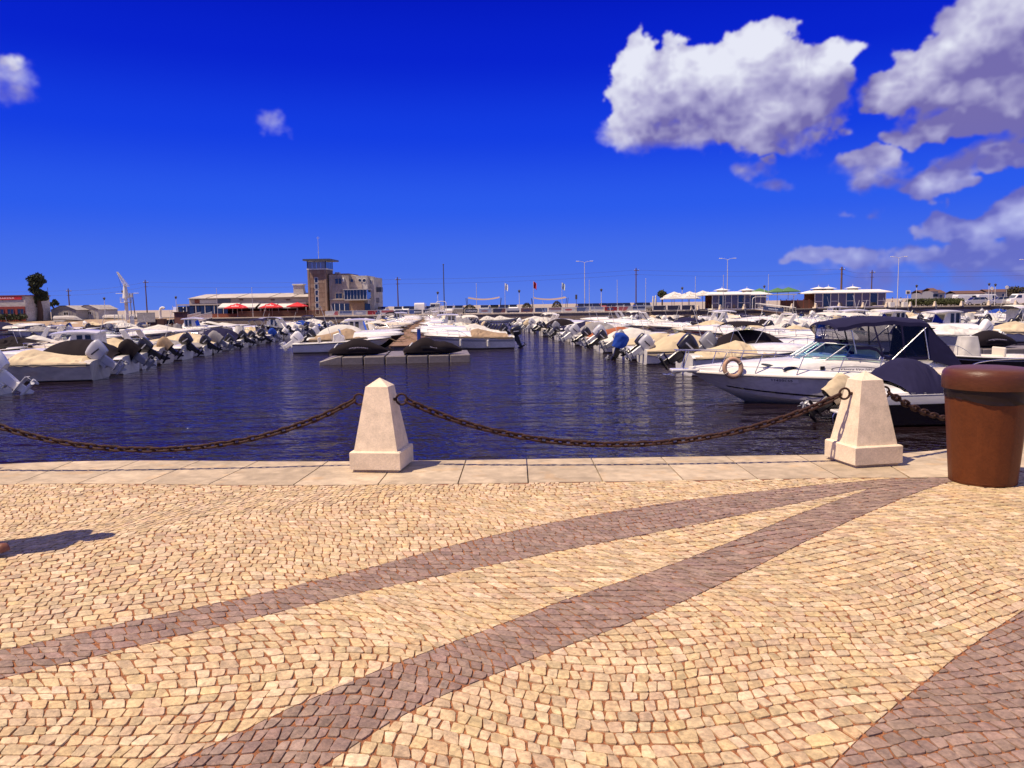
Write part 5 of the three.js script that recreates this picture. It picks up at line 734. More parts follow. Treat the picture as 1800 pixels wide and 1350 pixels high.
// ---------------------------------------------------------------- dark-hulled boat between the bollard and the bin
{
  const o = { L: 6.3, B: 2.3, Fb: 0.86, well: [0.10, 0.27], crown: 0.28, rise: 0.22, rake: 0.14 }, { hb, sheer, X } = shapeOf(o), st = on(1530, 752, WATER);
  const t = thing('motorboat', 'black hulled boat with white topsides and navy cockpit cover behind the bollard', 'boat', [st.x + o.L / 2, WATER, st.z - 1.15], 0.06);
  mk('hull', hullGeo(o), M.gelBlack, t); mk('deck', deckGeo(o), M.gel, t); mk('rub_rail', railGeo(o, 0.03), M.gel, t);
  const rows = []; for (let i = 0; i <= 10; i++) { const s = lerp(0.0, 0.97, i / 10), b = hb(s) + 0.016, h = sheer(s); rows.push([[X(s, 0.95), h - 0.22, b - 0.01], [X(s, 1), h - 0.05, b + 0.012], [X(s, 1), h + 0.03, b]]); } mk('topside_band', loft(rows, 0.8), M.gel, t); mk('topside_band', loft(rows.map((r) => r.map(([x, y, z]) => [x, y, -z])), 0.8), M.gel, t);
  mk('cockpit_cover', coverGeo(o, 0.11, 0.285, 0.64, 0.45, 6, 0.05, 2.4), M.canvasNavy, t);
  mk('cabin_top', loft([0.29, 0.40, 0.52, 0.66, 0.8, 0.9].map((s, i) => { const b = hb(s) * 0.78, h = sheer(s) + 0.03, u = [0.32, 0.34, 0.32, 0.27, 0.17, 0.04][i]; return [[1, 0], [0.96, 0.85], [0.8, 1], [0, 1.1], [-0.8, 1], [-0.96, 0.85], [-1, 0]].map(([z, y]) => [X(s, 1), h + u * y, z * b]); }), 0.6, true), M.gelCream, t);
  const pw = mk('porthole', ovalGeo(0.36, 0.17, 0.03), M.darkGlass, t); pw.position.set(X(0.36, 1), sheer(0.36) + 0.2, hb(0.36) * 0.78 * 0.985 + 0.002);
  const nm = writing(512, 64, (g, w, h) => { g.fillStyle = '#120d10'; g.fillRect(0, 0, w, h); g.fillStyle = '#9a8a8e'; g.font = 'italic bold 50px sans-serif'; g.textAlign = 'center'; g.textBaseline = 'middle'; g.fillText('WINNER', w / 2, h / 2); }); { const r = []; for (let i = 0; i <= 6; i++) { const s = lerp(0.2, 0.42, i / 6), b = hb(s), h = sheer(s), cb = b * (0.90 - 0.32 * Math.max(0, s - 0.3)), f = (q) => [X(s, 0.5), lerp(0.055, lerp(0.03, h, 0.5), q), lerp(cb * 1.02, lerp(cb, b, 0.55), q) + 0.006]; r.push([f(0.3), f(0.75)]); } mk('name_lettering', loft(r, 1), mat([1, 1, 1], 0.4, { map: nm }), t); }
  mk('bathing_platform', merge([rbox(0.7, 0.07, 0.7, 0.03, -o.L / 2 - 0.3, 0.30, 0.62), rbox(0.7, 0.07, 0.7, 0.03, -o.L / 2 - 0.3, 0.30, -0.62), rbox(0.5, 0.5, 1.9, 0.1, -o.L / 2 + 0.1, 0.62, 0)]), M.gel, t);
  mk('ladder', merge([tube([[-o.L / 2 - 0.6, 0.33, 0.75], [-o.L / 2 - 0.68, 0.2, 0.75], [-o.L / 2 - 0.66, 0.02, 0.75]], 0.015), tube([[-o.L / 2 - 0.6, 0.33, 0.5], [-o.L / 2 - 0.68, 0.2, 0.5], [-o.L / 2 - 0.66, 0.02, 0.5]], 0.015)]), M.steel, t);
  const rg = []; for (const k of [1, -1]) rg.push(tube([[X(0.5, 1), sheer(0.5) + 0.08, k * hb(0.5) * 0.95], [X(0.58, 1), sheer(0.5) + 0.4, k * hb(0.58) * 0.95], [X(0.9, 1), sheer(0.9) + 0.45, k * hb(0.9) * 0.9]], 0.014)); mk('hand_rail', merge(rg), M.steel, t);
  const e = engine(t, o, { col: 'black', tilt: 0.9, k: 0.92, bag: M.cream, y: 0.34 }); e.position.x -= 0.35;
}

// ================================================================ the far quay, 133 m away
const QZ = -133, Q = 133;
const fx = (px, d = Q) => farX(px, d), fy = (px, py, d = Q) => farY(px, py, d);
{ // quay wall of rough blocks, coping, beach
  const wm = mat([0.46, 0.36, 0.28], 0.95, { map: rep(stainTex, 1), bumpMap: rep(roughTex, 1), bumpScale: 0.05 }), wd = mat([0.30, 0.22, 0.18], 0.95, { map: rep(stainTex, 1), bumpMap: rep(roughTex, 1), bumpScale: 0.05 });
  const xl = fx(306), xm = fx(1142), xr = fx(2300);
  const wall = new THREE.Group(); wall.name = 'far_quay_wall'; wall.userData.kind = 'structure'; scene.add(wall);
  mk('wall_face', metricUV(box(xm - xl, 2.4, 1, (xl + xm) / 2, -1.3, QZ - 0.5), 0.3), wm, wall); mk('wall_face', metricUV(box(xr - xm, 2.4, 1.4, (xr + xm) / 2, -1.3, QZ - 0.3), 0.3), wd, wall);
  for (let x = xl; x < xr; x += 2.0) mk('coping_stone', box(1.97, 0.16, 1.3, x + 1, -0.02, QZ - 0.55 + (x > xm ? 0.42 : 0)), x > xm ? M.concrete : M.stone, wall);
  const b = []; for (let i = 0; i <= 60; i++) { const x = lerp(fx(-500), xl, i / 60), n = (vnoise(i * 0.35, 2) - 0.5) * 3; b.push([[x, -1.6, -114 + n], [x, -1.1, -118 + n], [x, -0.55 + 0.1 * vnoise(i, 1), -124 + n * 0.5], [x, -0.1, -131], [x, 0.02, -140]]); }
  struct('beach', metricUV(loft(b, 1), 0.12), M.sand);
  const rd = box(400, 0.02, 9, 40, 0.0, -152); struct('road', metricUV(rd, 0.2), mat([0.12, 0.11, 0.11], 0.9, { map: stainTex }));
  const pv = box(xr - xl, 0.02, 12, (xl + xr) / 2, -0.04, QZ - 7.2); struct('far_pavement', metricUV(pv, 0.2), M.slab);
}
// ---------------------------------------------------------------- banner fence along the quay
{
  const words = { 8: ['BOAT', '#1b2440', '#f0f0f0'], 9: ['TOURS', '#1b2440', '#f0f0f0'], 12: ['RIA', '#1b2440', '#f0f0f0'], 13: ['FORMOSA', '#1b2440', '#f0f0f0'] };
  const col = ['#c9c7c6', '#bfbdbf', '#6d4a4c', '#a85a60', '#9aa3b8', '#51608a', '#5f6f9a', '#3b4a74', '#38456d', '#2d3050', '#8f93a8', '#3a3c5e', '#8a6a72', '#a5a8b5', '#b9b8bd', '#8e1f2a', '#353a60'];
  const xs = []; for (let px = 570; px < 1135; px += 24.6) xs.push(px);
  xs.forEach((px, i) => {
    if (px > 712 && px < 800 && i !== 6 && i !== 7 && px > 742) return;
    const x0 = fx(px) + 0.08, x1 = fx(px + 24.6) - 0.08, w = x1 - x0, word = px > 700 && px < 718 ? 'BOAT' : px > 718 && px < 745 ? 'TOURS' : px > 790 && px < 814 ? 'RIA' : px >= 814 && px < 838 ? 'FORMOSA' : null;
    const t = thing('banner_panel', word ? `dark blue fence banner on the far quay reading ${word}` : `printed fence banner, ${ORD[i]} panel from the stone tower along the far quay`, 'banner', [x0, 0.07, QZ - 0.25], 0, 'banners on the quay fence'); t.scale.y = 0.8;
    mk('frame', merge([box(w, 0.06, 0.05, w / 2, 1.03, 0), box(w, 0.05, 0.05, w / 2, 0.09, 0), post(0.045, 0.045, 1.06, 0, 0, 0, 6), post(0.045, 0.045, 1.06, w, 0, 0, 6)]), M.white, t);
    const tx = writing(192, 84, (g, W, H) => { g.fillStyle = word ? '#1a2342' : col[(i * 5) % col.length]; g.fillRect(0, 0, W, H); if (word) { g.fillStyle = '#3d5590'; if (word === 'BOAT' || word === 'RIA') g.fillRect(0, 0, W * 0.4, H); g.fillStyle = '#eef0f4'; g.font = `bold ${word.length > 5 ? 36 : 46}px sans-serif`; g.textAlign = 'center'; g.textBaseline = 'middle'; g.fillText(word, word === 'RIA' ? W * 0.74 : word === 'BOAT' ? W * 0.68 : W / 2, H / 2, W * 0.92); } else { const c2 = col[(i * 7 + 3) % col.length]; g.fillStyle = c2; if (i % 3 === 0) { g.beginPath(); g.moveTo(W * 0.6, H); g.lineTo(W * 0.8, 0); g.lineTo(W, 0); g.lineTo(W, H); g.fill(); } else if (i % 3 === 1) g.fillRect(0, H * 0.55, W, H * 0.45); else { g.beginPath(); g.ellipse(W * 0.45, H * 0.55, W * 0.3, H * 0.25, 0, 0, 7); g.fill(); } } });
    mk('printed_sheet', box(w - 0.12, 0.86, 0.02, w / 2, 0.56, 0.012), mat([0.9, 0.9, 0.9], 0.6, { map: tx }), t);
  });
  // dark screens in front of the white parasols
  [[1147, 1170], [1172, 1195], [1197, 1221]].forEach(([a, b], i) => { const x0 = fx(a), w = fx(b) - x0, t = thing('banner_panel', `dark terrace screen below the white parasols, ${['left', 'middle', 'right'][i]} of three`, 'banner', [x0, 0.07, QZ + 0.5], 0, 'banners on the quay fence'); t.scale.y = 0.85; mk('frame', merge([box(w, 0.06, 0.05, w / 2, 1.03, 0), box(w, 0.05, 0.05, w / 2, 0.09, 0), post(0.05, 0.05, 1.06, 0.02, 0, 0, 6), post(0.05, 0.05, 1.06, w - 0.02, 0, 0, 6)]), M.white, t); mk('dark_sheet', box(w - 0.1, 0.88, 0.02, w / 2, 0.56, 0.01), mat([0.035, 0.035, 0.07], 0.6, { map: grainTex }), t); });
  // white railing posts left of the jetty gangway and red fence under the restaurant
  const rf = thing('terrace_fence', 'dark red slatted fence along the restaurant terrace', 'fence', [fx(415), 0.02, QZ - 1.2]); const w = fx(569) - fx(415); for (let x = 0; x < w; x += 0.16) mk('slat', memo('slat', () => box(0.1, 0.95, 0.04, 0, 0.5, 0)), M.darkWood, rf).position.x = x; mk('rail', box(w, 0.07, 0.07, w / 2, 1.0, 0), M.brick, rf);
}
// ---------------------------------------------------------------- gangways
function gangway(label, A, B, w, board, word) {
  const d = B.clone().sub(A), len = d.length(), t = thing('gangway', label, 'gangway', A, Math.atan2(-d.z, d.x)); const pitch = Math.atan2(d.y, Math.hypot(d.x, d.z)), c = Math.cos(pitch), s = Math.sin(pitch), P = (q, y, z) => [q * len * c, q * len * s + y, z];
  mk('walkway', box(len, 0.12, w, len / 2 * c, len / 2 * s - 0.06, 0, 0, 0, pitch), M.wood2, t);
  for (const k of [1, -1]) { const g = [bar(P(0, 1.0, k * w / 2), P(1, 1.0, k * w / 2), 0.05), bar(P(0, 0.05, k * w / 2), P(1, 0.05, k * w / 2), 0.05)]; mk('handrail', merge(g), M.white, t); const n = Math.round(len / 0.5); for (let i = 0; i <= n; i++) mk('baluster', bar(P(i / n, 0, k * w / 2), P(i / n, 1, k * w / 2), 0.025), M.white, t); }
  if (board) mk('sign_board', box(len * 0.55, 0.62, 0.03, len * 0.5 * c, len * 0.5 * s + 0.45, w / 2 + 0.07, 0, 0, pitch), mat([0.9, 0.9, 0.9], 0.6, { map: writing(512, 96, (g, W, H) => { g.fillStyle = '#2b3a63'; g.fillRect(0, 0, W, H); g.fillStyle = '#e4e6ec'; g.font = 'bold 34px sans-serif'; g.textAlign = 'center'; g.textBaseline = 'middle'; g.fillText(word, W / 2, H * 0.6); }) }), t);
  return t;
}
{
  const top = V(fx(775, 132), 0.05, -131.5), foot = V(fx(752, 122), WATER + 0.5, -121.5);
  gangway('white railed gangway leading down from the far quay to the wooden jetty', foot, top, 1.6);
  const gt = thing('arched_gate', 'white arched metal gate at the top of the jetty gangway', 'gate', [fx(766), 0.02, QZ - 0.6]); const w = fx(775) - fx(757); for (const k of [0, 1]) mk('gate_post', bar([k * w, 0, 0], [k * w, 1.7, 0], 0.06), M.white, gt); mk('arch', tube([[0, 1.7, 0], [0.1, 2.1, 0], [w / 2, 2.25, 0], [w - 0.1, 2.1, 0], [w, 1.7, 0]], 0.06, 20), M.white, gt); for (let i = 1; i < 5; i++) mk('gate_bar', bar([w * i / 5, 0.1, 0], [w * i / 5, 1.6, 0], 0.025), M.white, gt);
  gangway('white gangway with a blue sign board in front of the glass kiosk', V(fx(1330, 132), 0.05, -131.6), V(fx(1392, 128), WATER + 0.5, -127), 1.4, true, 'FORMOSA PIER');
  const g2 = thing('arched_gate', 'white arched metal gate in front of the glass kiosk', 'gate', [fx(1322), 0.02, QZ + 0.2]); const w2 = fx(1350) - fx(1322); for (const k of [0, 1]) mk('gate_post', bar([k * w2, 0, 0], [k * w2, 1.6, 0], 0.06), M.white, g2); mk('arch', tube([[0, 1.6, 0], [0.15, 2.0, 0], [w2 / 2, 2.15, 0], [w2 - 0.15, 2.0, 0], [w2, 1.6, 0]], 0.06, 20), M.white, g2);
  // low pontoon under the quay
  for (const [a, b, l] of [[590, 742, 'low dark pontoon under the quay left of the jetty'], [790, 905, 'low dark pontoon under the quay right of the jetty']]) { const p = pier('plank_pier', l, [fx(a, 122), -122], [fx(b, 122), -122], 1.2, 0.4, 0.4, 20); }
  for (const [px, l] of [[618, 'small white dinghy at the left end of the quay pontoon'], [648, 'small white dinghy in the middle of the quay pontoon'], [862, 'small white dinghy right of the jetty on the quay pontoon'], [885, 'small white dinghy at the right end of the quay pontoon']]) { const x = fx(px, 120); boat({ fam: 'skiff', dim: { L: 3.6, B: 1.5, Fb: 0.42 }, hull: 'white', full: true, cover: 'white', v: 4, label: l }, x, -120.3, 0.05, ''); }
}
// ---------------------------------------------------------------- small builders
function windowPart(t, w, h, x, y, z, frameM = M.white, glassM = M.darkGlass, nx = 2) {
  const f = mk('window', merge([box(w, 0.08, 0.1, x, y + h / 2, z), box(w, 0.08, 0.1, x, y - h / 2, z), box(0.08, h, 0.1, x - w / 2, y, z), box(0.08, h, 0.1, x + w / 2, y, z), ...Array.from({ length: nx - 1 }, (_, i) => box(0.05, h, 0.08, x - w / 2 + w * (i + 1) / nx, y, z))]), frameM, t);
  mk('pane', box(w - 0.06, h - 0.06, 0.03, x, y, z - 0.02), glassM, f); return f;
}
function lampPost(label, px, py0, d, kind) {
  const x = fx(px, d), h = fy(px, py0, d), t = thing('street_lamp', label, 'street lamp', [x, 0, -d], 0, 'lamps along the far quay');
  if (kind === 'tall') { mk('pole', post(0.09, 0.05, h, 0, 0, 0), M.pole, t); for (const k of [1, -1]) { mk('arm', tube([[0, h - 0.1, 0], [k * 0.5, h + 0.12, 0], [k * 1.1, h + 0.2, 0]], 0.035, 10), M.pole, t); mk('lamp_head', rbox(0.6, 0.12, 0.25, 0.05, k * 1.35, h + 0.2, 0), M.white, t); } }
  else { mk('pole', post(0.06, 0.045, h - 0.55, 0, 0, 0), M.pole, t); mk('lantern', merge([post(0.10, 0.24, 0.36, 0, h - 0.55, 0, 8), cyl(0.28, 0.05, 0.14, 0, h - 0.12, 0, 8)]), M.poleDark, t); mk('finial', post(0.03, 0.01, 0.1, 0, h - 0.06, 0), M.poleDark, t); }
}
[[184, 522, 139, 'beside the crane'], [310, 520, 139, 'left of the long restaurant'], [770, 512, 138, 'behind the jetty gate'], [913, 509, 138, 'left of the red flag'], [1057, 507, 138, 'right of the flag poles'], [1199, 504, 138, 'above the white parasols'], [1343, 501, 139, 'behind the glass kiosk'], [1610, 500, 139, 'right of the low kiosk'], [1737, 497, 142, 'left one of the pair by the parked cars'], [1748, 498, 140, 'right one of the pair by the parked cars']].forEach(([px, py, d, w]) => lampPost(`short lamp post with a dark lantern ${w}`, px, py, d, 'short'));
[[1028, 461, 150, 'tall twin-arm street light behind the row of flag poles'], [1278, 456, 150, 'tall twin-arm street light behind the glass kiosk'], [1577, 453, 150, 'tall twin-arm street light at the right of the low kiosk'], [1803, 458, 150, 'tall twin-arm street light at the right picture edge']].forEach(([px, py, d, l]) => lampPost(l, px, py, d, 'tall'));
function mast(name, label, cat, px, py, d, r, m, group, extra) { const x = fx(px, d), h = fy(px, py, d), t = thing(name, label, cat, [x, 0, -d], 0, group); mk('shaft', post(r, r * 0.7, h), m, t); if (extra) extra(t, h); else mk('cap', new THREE.SphereGeometry(r * 1.3, 8, 6).translate(0, h, 0), m, t); return t; }
[[838, 499], [1036, 493], [1085, 493], [1135, 490], [1222, 487], [1271, 484], [1350, 483], [382, 508], [444, 506]].forEach(([px, py], i) => mast('flag_pole', `bare white pole ${['right of the jetty gate', 'right of the three flags', 'second right of the three flags', 'left of the white parasols', 'among the white parasols', 'left of the kiosk roof', 'at the kiosk gangway', 'in front of the restaurant sign', 'between the red parasols'][i]}`, 'flag pole', px, py, 133.6, 0.05, M.pole, 'white poles on the far quay'));
[[888, 497, [0.75, 0.75, 0.75], 'white'], [938, 494, [0.45, 0.03, 0.04], 'red'], [988, 496, [0.55, 0.62, 0.60], 'pale green and white']].forEach(([px, py, c, w]) => mast('flag_pole', `pole with a limp ${w} flag on the far quay`, 'flag pole', px, py, 133.8, 0.045, M.pole, 'white poles on the far quay', (t, h) => { const rows = []; for (let i = 0; i <= 8; i++) { const q = i / 8, rw = []; for (let j = 0; j <= 8; j++) { const v = j / 8; rw.push([0.04 + 0.5 * q, h - 0.1 - 1.15 * v - 0.35 * q * q, 0.1 * Math.sin(q * 7 + v * 2)]); } rows.push(rw); } mk('flag', loft(rows, 1), mat(c, 0.8), t); }));
mast('mast', 'tall thin dark mast behind the jetty gangway', 'mast', 781, 465, 138, 0.10, M.poleDark);
mast('signal_post', 'short dark signal post standing right of the flags', 'post', 1013, 520, 140, 0.05, M.poleDark, undefined, (t, h) => mk('signal_head', rbox(0.35, 0.85, 0.3, 0.05, 0, h - 0.2, 0), M.poleDark, t));
// utility poles and wires
{
  const list = [[122, 507, 146, 'nearest the pale sheds'], [258, 492, 146, 'right of the crane'], [700, 487, 146, 'right of the stone tower'], [1118, 471, 150, 'with a lattice look left of the parasols'], [1478, 469, 142, 'tallest one behind the low kiosk'], [1531, 475, 146, 'second one behind the low kiosk']], tops = [];
  for (const [px, py, d, w] of list) { mast('utility_pole', `dark wooden utility pole ${w}`, 'utility pole', px, py, d, px === 1478 ? 0.22 : 0.13, M.poleWood, 'utility poles along the road', (t, h) => { mk('crossarm', merge([box(1.0, 0.1, 0.1, 0.1, h - 0.5, 0), box(0.7, 0.08, 0.1, 0.05, h - 1.3, 0)]), M.poleWood, t); for (const q of [-0.3, 0.1, 0.5]) mk('insulator', post(0.05, 0.03, 0.18, q, h - 0.45, 0, 6), M.white, t); }); tops.push([fx(px, d), fy(px, py, d) - 0.4, -d]); }
  tops.unshift([fx(-300, 146), 6.2, -146]); tops.push([fx(2100, 146), 7.0, -146]);
  const seg = ['left of the sheds', 'between the sheds and the crane', 'over the restaurant roof', 'over the parked cars', 'over the white parasols', 'over the low kiosk', 'towards the right edge'];
  for (let i = 0; i < tops.length - 1; i++) for (const [dy, w] of [[0, 'upper'], [-0.85, 'lower']]) { const a = tops[i], b = tops[i + 1], p = []; for (let k = 0; k <= 10; k++) { const q = k / 10; p.push([lerp(a[0], b[0], q), lerp(a[1], b[1], q) + dy - 0.8 * 4 * q * (1 - q) * 0.5, lerp(a[2], b[2], q)]); } const m = mk(numbered('overhead_wire'), tube(p, 0.014, 24, 4), M.poleDark, scene); m.userData = { label: `${w} thin overhead wire ${seg[i]}`, category: 'wire', group: 'overhead wires' }; }
}
// ---------------------------------------------------------------- harbour office with stone tower
{
  const d = 137, X0 = (px) => fx(px, d), Y0 = (px, py) => fy(px, py, d), t = thing('harbour_office', 'harbour office with a stone clad lookout tower and round windows', 'building', [X0(543), 0, -d], -0.05);
  const w = X0(582) - X0(543), ox = X0(543), lx = (px) => X0(px) - ox, top = Y0(560, 474), deckY = Y0(560, 471), roofY = Y0(560, 459);
  // tower: stone panels set in courses on a core
  const tw = lx(576), td = 4.2; mk('tower_core', box(tw - 0.06, top, td, tw / 2, top / 2, -td / 2), M.sandstone, t);
  const tower = mk('tower_frame', merge([box(0.35, top, 0.12, 0.17, top / 2, 0.05), box(0.35, top, 0.12, tw - 0.17, top / 2, 0.05)]), M.sandstone3, t);
  const pm = [M.sandstone, M.sandstone2, M.sandstone3]; let yy = 0.05; while (yy < top - 0.5) { const ph = Math.min(0.82, top - yy - 0.1); let xx = 0.36; while (xx < tw - 0.4) { const pw = Math.min(rr(0.5, 0.95), tw - 0.36 - xx); const mx = xx + pw / 2; if (Math.abs(mx - tw * 0.46) > 0.42 || yy > top * 0.86) mk('stone_panel', box(pw - 0.03, ph - 0.03, 0.07, mx, yy + ph / 2, 0.03), pick(pm), t); xx += pw; } yy += ph; }
  for (let i = 0; i < 6; i++) windowPart(t, 0.6, (top * 0.82) / 6 - 0.2, tw * 0.46, 0.75 + i * (top * 0.82) / 6, 0.03, M.white, M.darkGlass, 1);
  for (let i = 0; i < 4; i++) mk('side_panel', box(0.06, top / 4 - 0.04, td - 0.1, tw + 0.01, top / 8 + i * top / 4, -td / 2), pm[i % 3], t);
  // glazed lookout
  mk('sill', box(tw + 0.2, 0.22, td + 0.2, tw / 2, top + 0.1, -td / 2), M.white, t);
  const g = mk('lookout_frame', merge([...[0.05, tw - 0.05].map((x) => box(0.16, roofY - top, 0.16, x, (top + roofY) / 2, 0)), box(0.16, roofY - top, 0.16, tw - 0.05, (top + roofY) / 2, -td), box(0.16, roofY - top, 0.16, 0.05, (top + roofY) / 2, -td)]), M.roofBlue, t);
  for (let i = 0; i < 4; i++) mk('lookout_pane', box((tw - 0.2) / 4 - 0.05, roofY - top - 0.3, 0.04, 0.1 + (tw - 0.2) * (i + 0.5) / 4, (top + roofY) / 2 + 0.05, 0.02), mat([0.22, 0.24, 0.30], 0.1, { clearcoat: 1 }), g); for (let i = 0; i < 3; i++) mk('lookout_pane', box(0.04, roofY - top - 0.3, td / 3 - 0.1, tw - 0.02, (top + roofY) / 2 + 0.05, -td * (i + 0.5) / 3), M.darkGlass, g);
  mk('roof', merge([box(tw + 1.5, 0.30, td + 1.6, tw / 2 + 0.25, roofY + 0.2, -td / 2 + 0.1)]), M.roofBlue, t);
  mk('antenna', merge([post(0.05, 0.03, Y0(562, 417) - roofY, tw * 0.5, roofY + 0.3, -1.5, 6), box(0.5, 0.07, 0.07, tw * 0.5, Y0(562, 417), -1.5), box(0.3, 0.05, 0.05, tw * 0.5, Y0(562, 443), -1.5)]), M.pole, t);
  // main block
  const a0 = lx(579), a1 = lx(614), h1 = Y0(600, 482), hz = 7; mk('wall', box(a1 - a0, h1, hz, (a0 + a1) / 2, h1 / 2, -0.5 - hz / 2), M.wall, t); mk('parapet', box(a1 - a0 + 0.1, 0.12, hz + 0.1, (a0 + a1) / 2, h1 + 0.06, -0.5 - hz / 2), M.darkWood, t);
  for (const py of [494, 520]) windowPart(t, 1.25, 1.0, lx(596), Y0(596, py), -0.45, M.wall, M.darkGlass, 2);
  mk('wall_lamp', rbox(0.35, 0.75, 0.2, 0.12, lx(605), Y0(605, 492), -0.4), M.white, t); mk('entrance', box(a1 - a0 - 0.5, 1.9, 0.1, (a0 + a1) / 2 + 0.2, 1.2, -0.46), M.darkGlass, t); for (const q of [0.25, 0.5, 0.75]) mk('entrance_mullion', box(0.1, 1.9, 0.12, lerp(a0, a1, q), 1.2, -0.44), M.white, t); mk('string_course', box(a1 - a0, 0.16, 0.2, (a0 + a1) / 2, Y0(596, 526), -0.42), M.wallWhite, t);
  // sloped wing
  const b1 = lx(636), h2 = Y0(625, 500), sl = prism([[a1, 0], [b1, 0], [b1, h2], [lx(622), h1 - 0.25], [a1, h1]], 6, 0); mk('sloped_wing', sl.translate(0, 0, -4.2), M.wall, t); windowPart(t, 0.6, 0.6, lx(618), Y0(618, 493), -1.15, M.wall, M.darkGlass, 1);
  // white end block with portholes
  const c0 = lx(625), c1 = lx(654), hc = Y0(645, 484); mk('white_block', box(lx(645) - c0, hc, 6, (c0 + lx(645)) / 2, hc / 2, -4.3), M.wallWhite, t); mk('end_block', box(c1 - lx(645), hc - 0.25, 7, (lx(645) + c1) / 2, (hc - 0.25) / 2, -6), M.wallWhite, t);
  for (const px of [632, 640]) { const z = -1.28, pw = mk('porthole', cyl(0.30, 0.30, 0.06, lx(px), Y0(px, 493), z, 20, Math.PI / 2), M.darkGlass, t); mk('porthole_ring', put(new THREE.TorusGeometry(0.34, 0.06, 8, 24), lx(px), Y0(px, 493), z + 0.02), M.wallWhite, pw); }
  windowPart(t, 0.3, 0.8, lx(649), Y0(653, 495), -2.47, M.white, M.darkGlass, 1);
  mk('balcony', merge([box(1.0, 0.1, 1.4, c1 + 0.4, Y0(660, 512), -5), box(0.06, 0.8, 1.4, c1 + 0.88, Y0(660, 508), -5), box(1.0, 0.8, 0.06, c1 + 0.4, Y0(660, 508), -4.3)]), M.roofBlue, t);
  mk('balcony', merge([box(1.0, 0.1, 1.4, c1 + 0.2, Y0(660, 531), -4.6), box(1.2, 0.8, 0.06, c1, Y0(660, 527), -3.9)]), M.engGrey, t);
  // glazed first-floor gallery and open ground floor
  const g0 = lx(612), g1 = lx(651), gy0 = Y0(630, 526), gy1 = Y0(630, 510); mk('gallery_floor', box(g1 - g0, 0.2, 3.2, (g0 + g1) / 2, gy0 - 0.1, 0.5), M.wallWhite, t); mk('gallery_roof', box(g1 - g0 + 0.3, 0.16, 3.6, (g0 + g1) / 2, gy1 + 0.08, 0.5), M.wallWhite, t); for (let i = 0; i < 7; i++) { const q = (i + 0.5) / 7; mk('gallery_pane', box((g1 - g0) / 7 - 0.08, gy1 - gy0, 0.05, lerp(g0, g1, q), (gy0 + gy1) / 2, 2.02), M.darkGlass, t); } for (let i = 0; i <= 7; i++) mk('gallery_mullion', box(0.08, gy1 - gy0, 0.1, lerp(g0, g1, i / 7), (gy0 + gy1) / 2, 2.03), M.pole, t); mk('gallery_side', box(0.05, gy1 - gy0, 3, g1 - 0.02, (gy0 + gy1) / 2, 0.5), M.darkGlass, t);
  mk('ground_wall', box(lx(640) - g0, gy0 - 0.2, 0.3, (g0 + lx(640)) / 2, (gy0 - 0.2) / 2, -0.7), M.sandstone3, t); mk('dark_door', box(1.0, 2.0, 0.1, lx(645), 1.05, -0.9), M.darkGlass, t); mk('roof_unit', box(0.8, 0.35, 0.8, lx(588), h1 + 0.3, -3), M.white, t);
  // ---------------- long low restaurant beside it
  const r = thing('restaurant', 'long low restaurant with a pale roof beside the stone tower', 'building', [fx(325, 141), 0, -141], 0), rx = (px) => fx(px, 141) - fx(325, 141), ry = (px, py) => fy(px, py, 141), rw = rx(546), e = ry(430, 523), ridge = ry(430, 515.5);
  mk('wall', box(rw - rx(333), e, 8, (rx(333) + rw) / 2, e / 2, -4), M.wall, r);
  const rf = loft([[[rx(331), e - 0.05, 0.5], [rx(331) + 1.8, ridge, -4], [rx(331), e - 0.05, -8.5]], [[rw, e - 0.05, 0.5], [rw, ridge, -4], [rw, e - 0.05, -8.5]]], 0.3); mk('roof', rf, M.roofPale, r); for (const q of [0.18, 0.42, 0.68, 0.86]) mk('roof_seam', bar([rw * q, e, 0.5], [rw * q + 0.9, ridge + 0.02, -4], 0.04), M.concrete, r);
  mk('sign_strip', box(rx(382) - rx(352), 0.7, 0.06, (rx(352) + rx(382)) / 2, ry(367, 530), 0.08), M.wallWhite, r); mk('sign_strip', box(rx(352) - rx(343), 0.7, 0.06, (rx(343) + rx(352)) / 2, ry(347, 530), 0.08), M.brick, r); mk('dark_panel', box(rx(406) - rx(383), 0.75, 0.06, (rx(383) + rx(406)) / 2, ry(395, 529), 0.08), M.roofBlue, r);
  for (const px of [425, 507, 480]) mk('wall_vent', box(0.7, 0.25, 0.06, rx(px), ry(px, 527), 0.05), M.darkWood, r);
  // veranda in front
  const vy = ry(400, 535); mk('veranda_roof', box(rw, 0.22, 3.4, rw / 2, vy, 1.6), M.roofPale, r); for (let i = 0; i <= 14; i++) mk('veranda_post', box(0.1, vy, 0.1, rw * i / 14, vy / 2, 3.2), M.pole, r); for (let i = 0; i < 9; i++) mk('veranda_window', box(rx(325 + 9.5) - 0.12, 1.5, 0.04, rx(325) + rx(334.6) * (i + 0.5), 1.35, 3.1), M.darkGlass, r); mk('dark_interior', box(rw - 0.4, vy - 0.2, 0.1, rw / 2, (vy - 0.2) / 2, 0.12), M.darkWood, r); mk('low_wall', box(rw, 0.7, 0.12, rw / 2, 0.35, 3.25), M.brick, r);
  const aw = [[402, 433], [436, 466], [470, 498], [500, 538]]; aw.forEach(([a, b]) => { const y1 = ry(a, 533), y0 = ry(a, 540); mk('awning', loft([[[rx(a), y1, 3.0], [rx(a) - 0.15, y0, 5.0], [rx(a) - 0.15, y0 - 0.2, 5.0]], [[rx(b), y1, 3.0], [rx(b) - 0.15, y0, 5.0], [rx(b) - 0.15, y0 - 0.2, 5.0]]], 0.3), M.canvasWhite, r); });
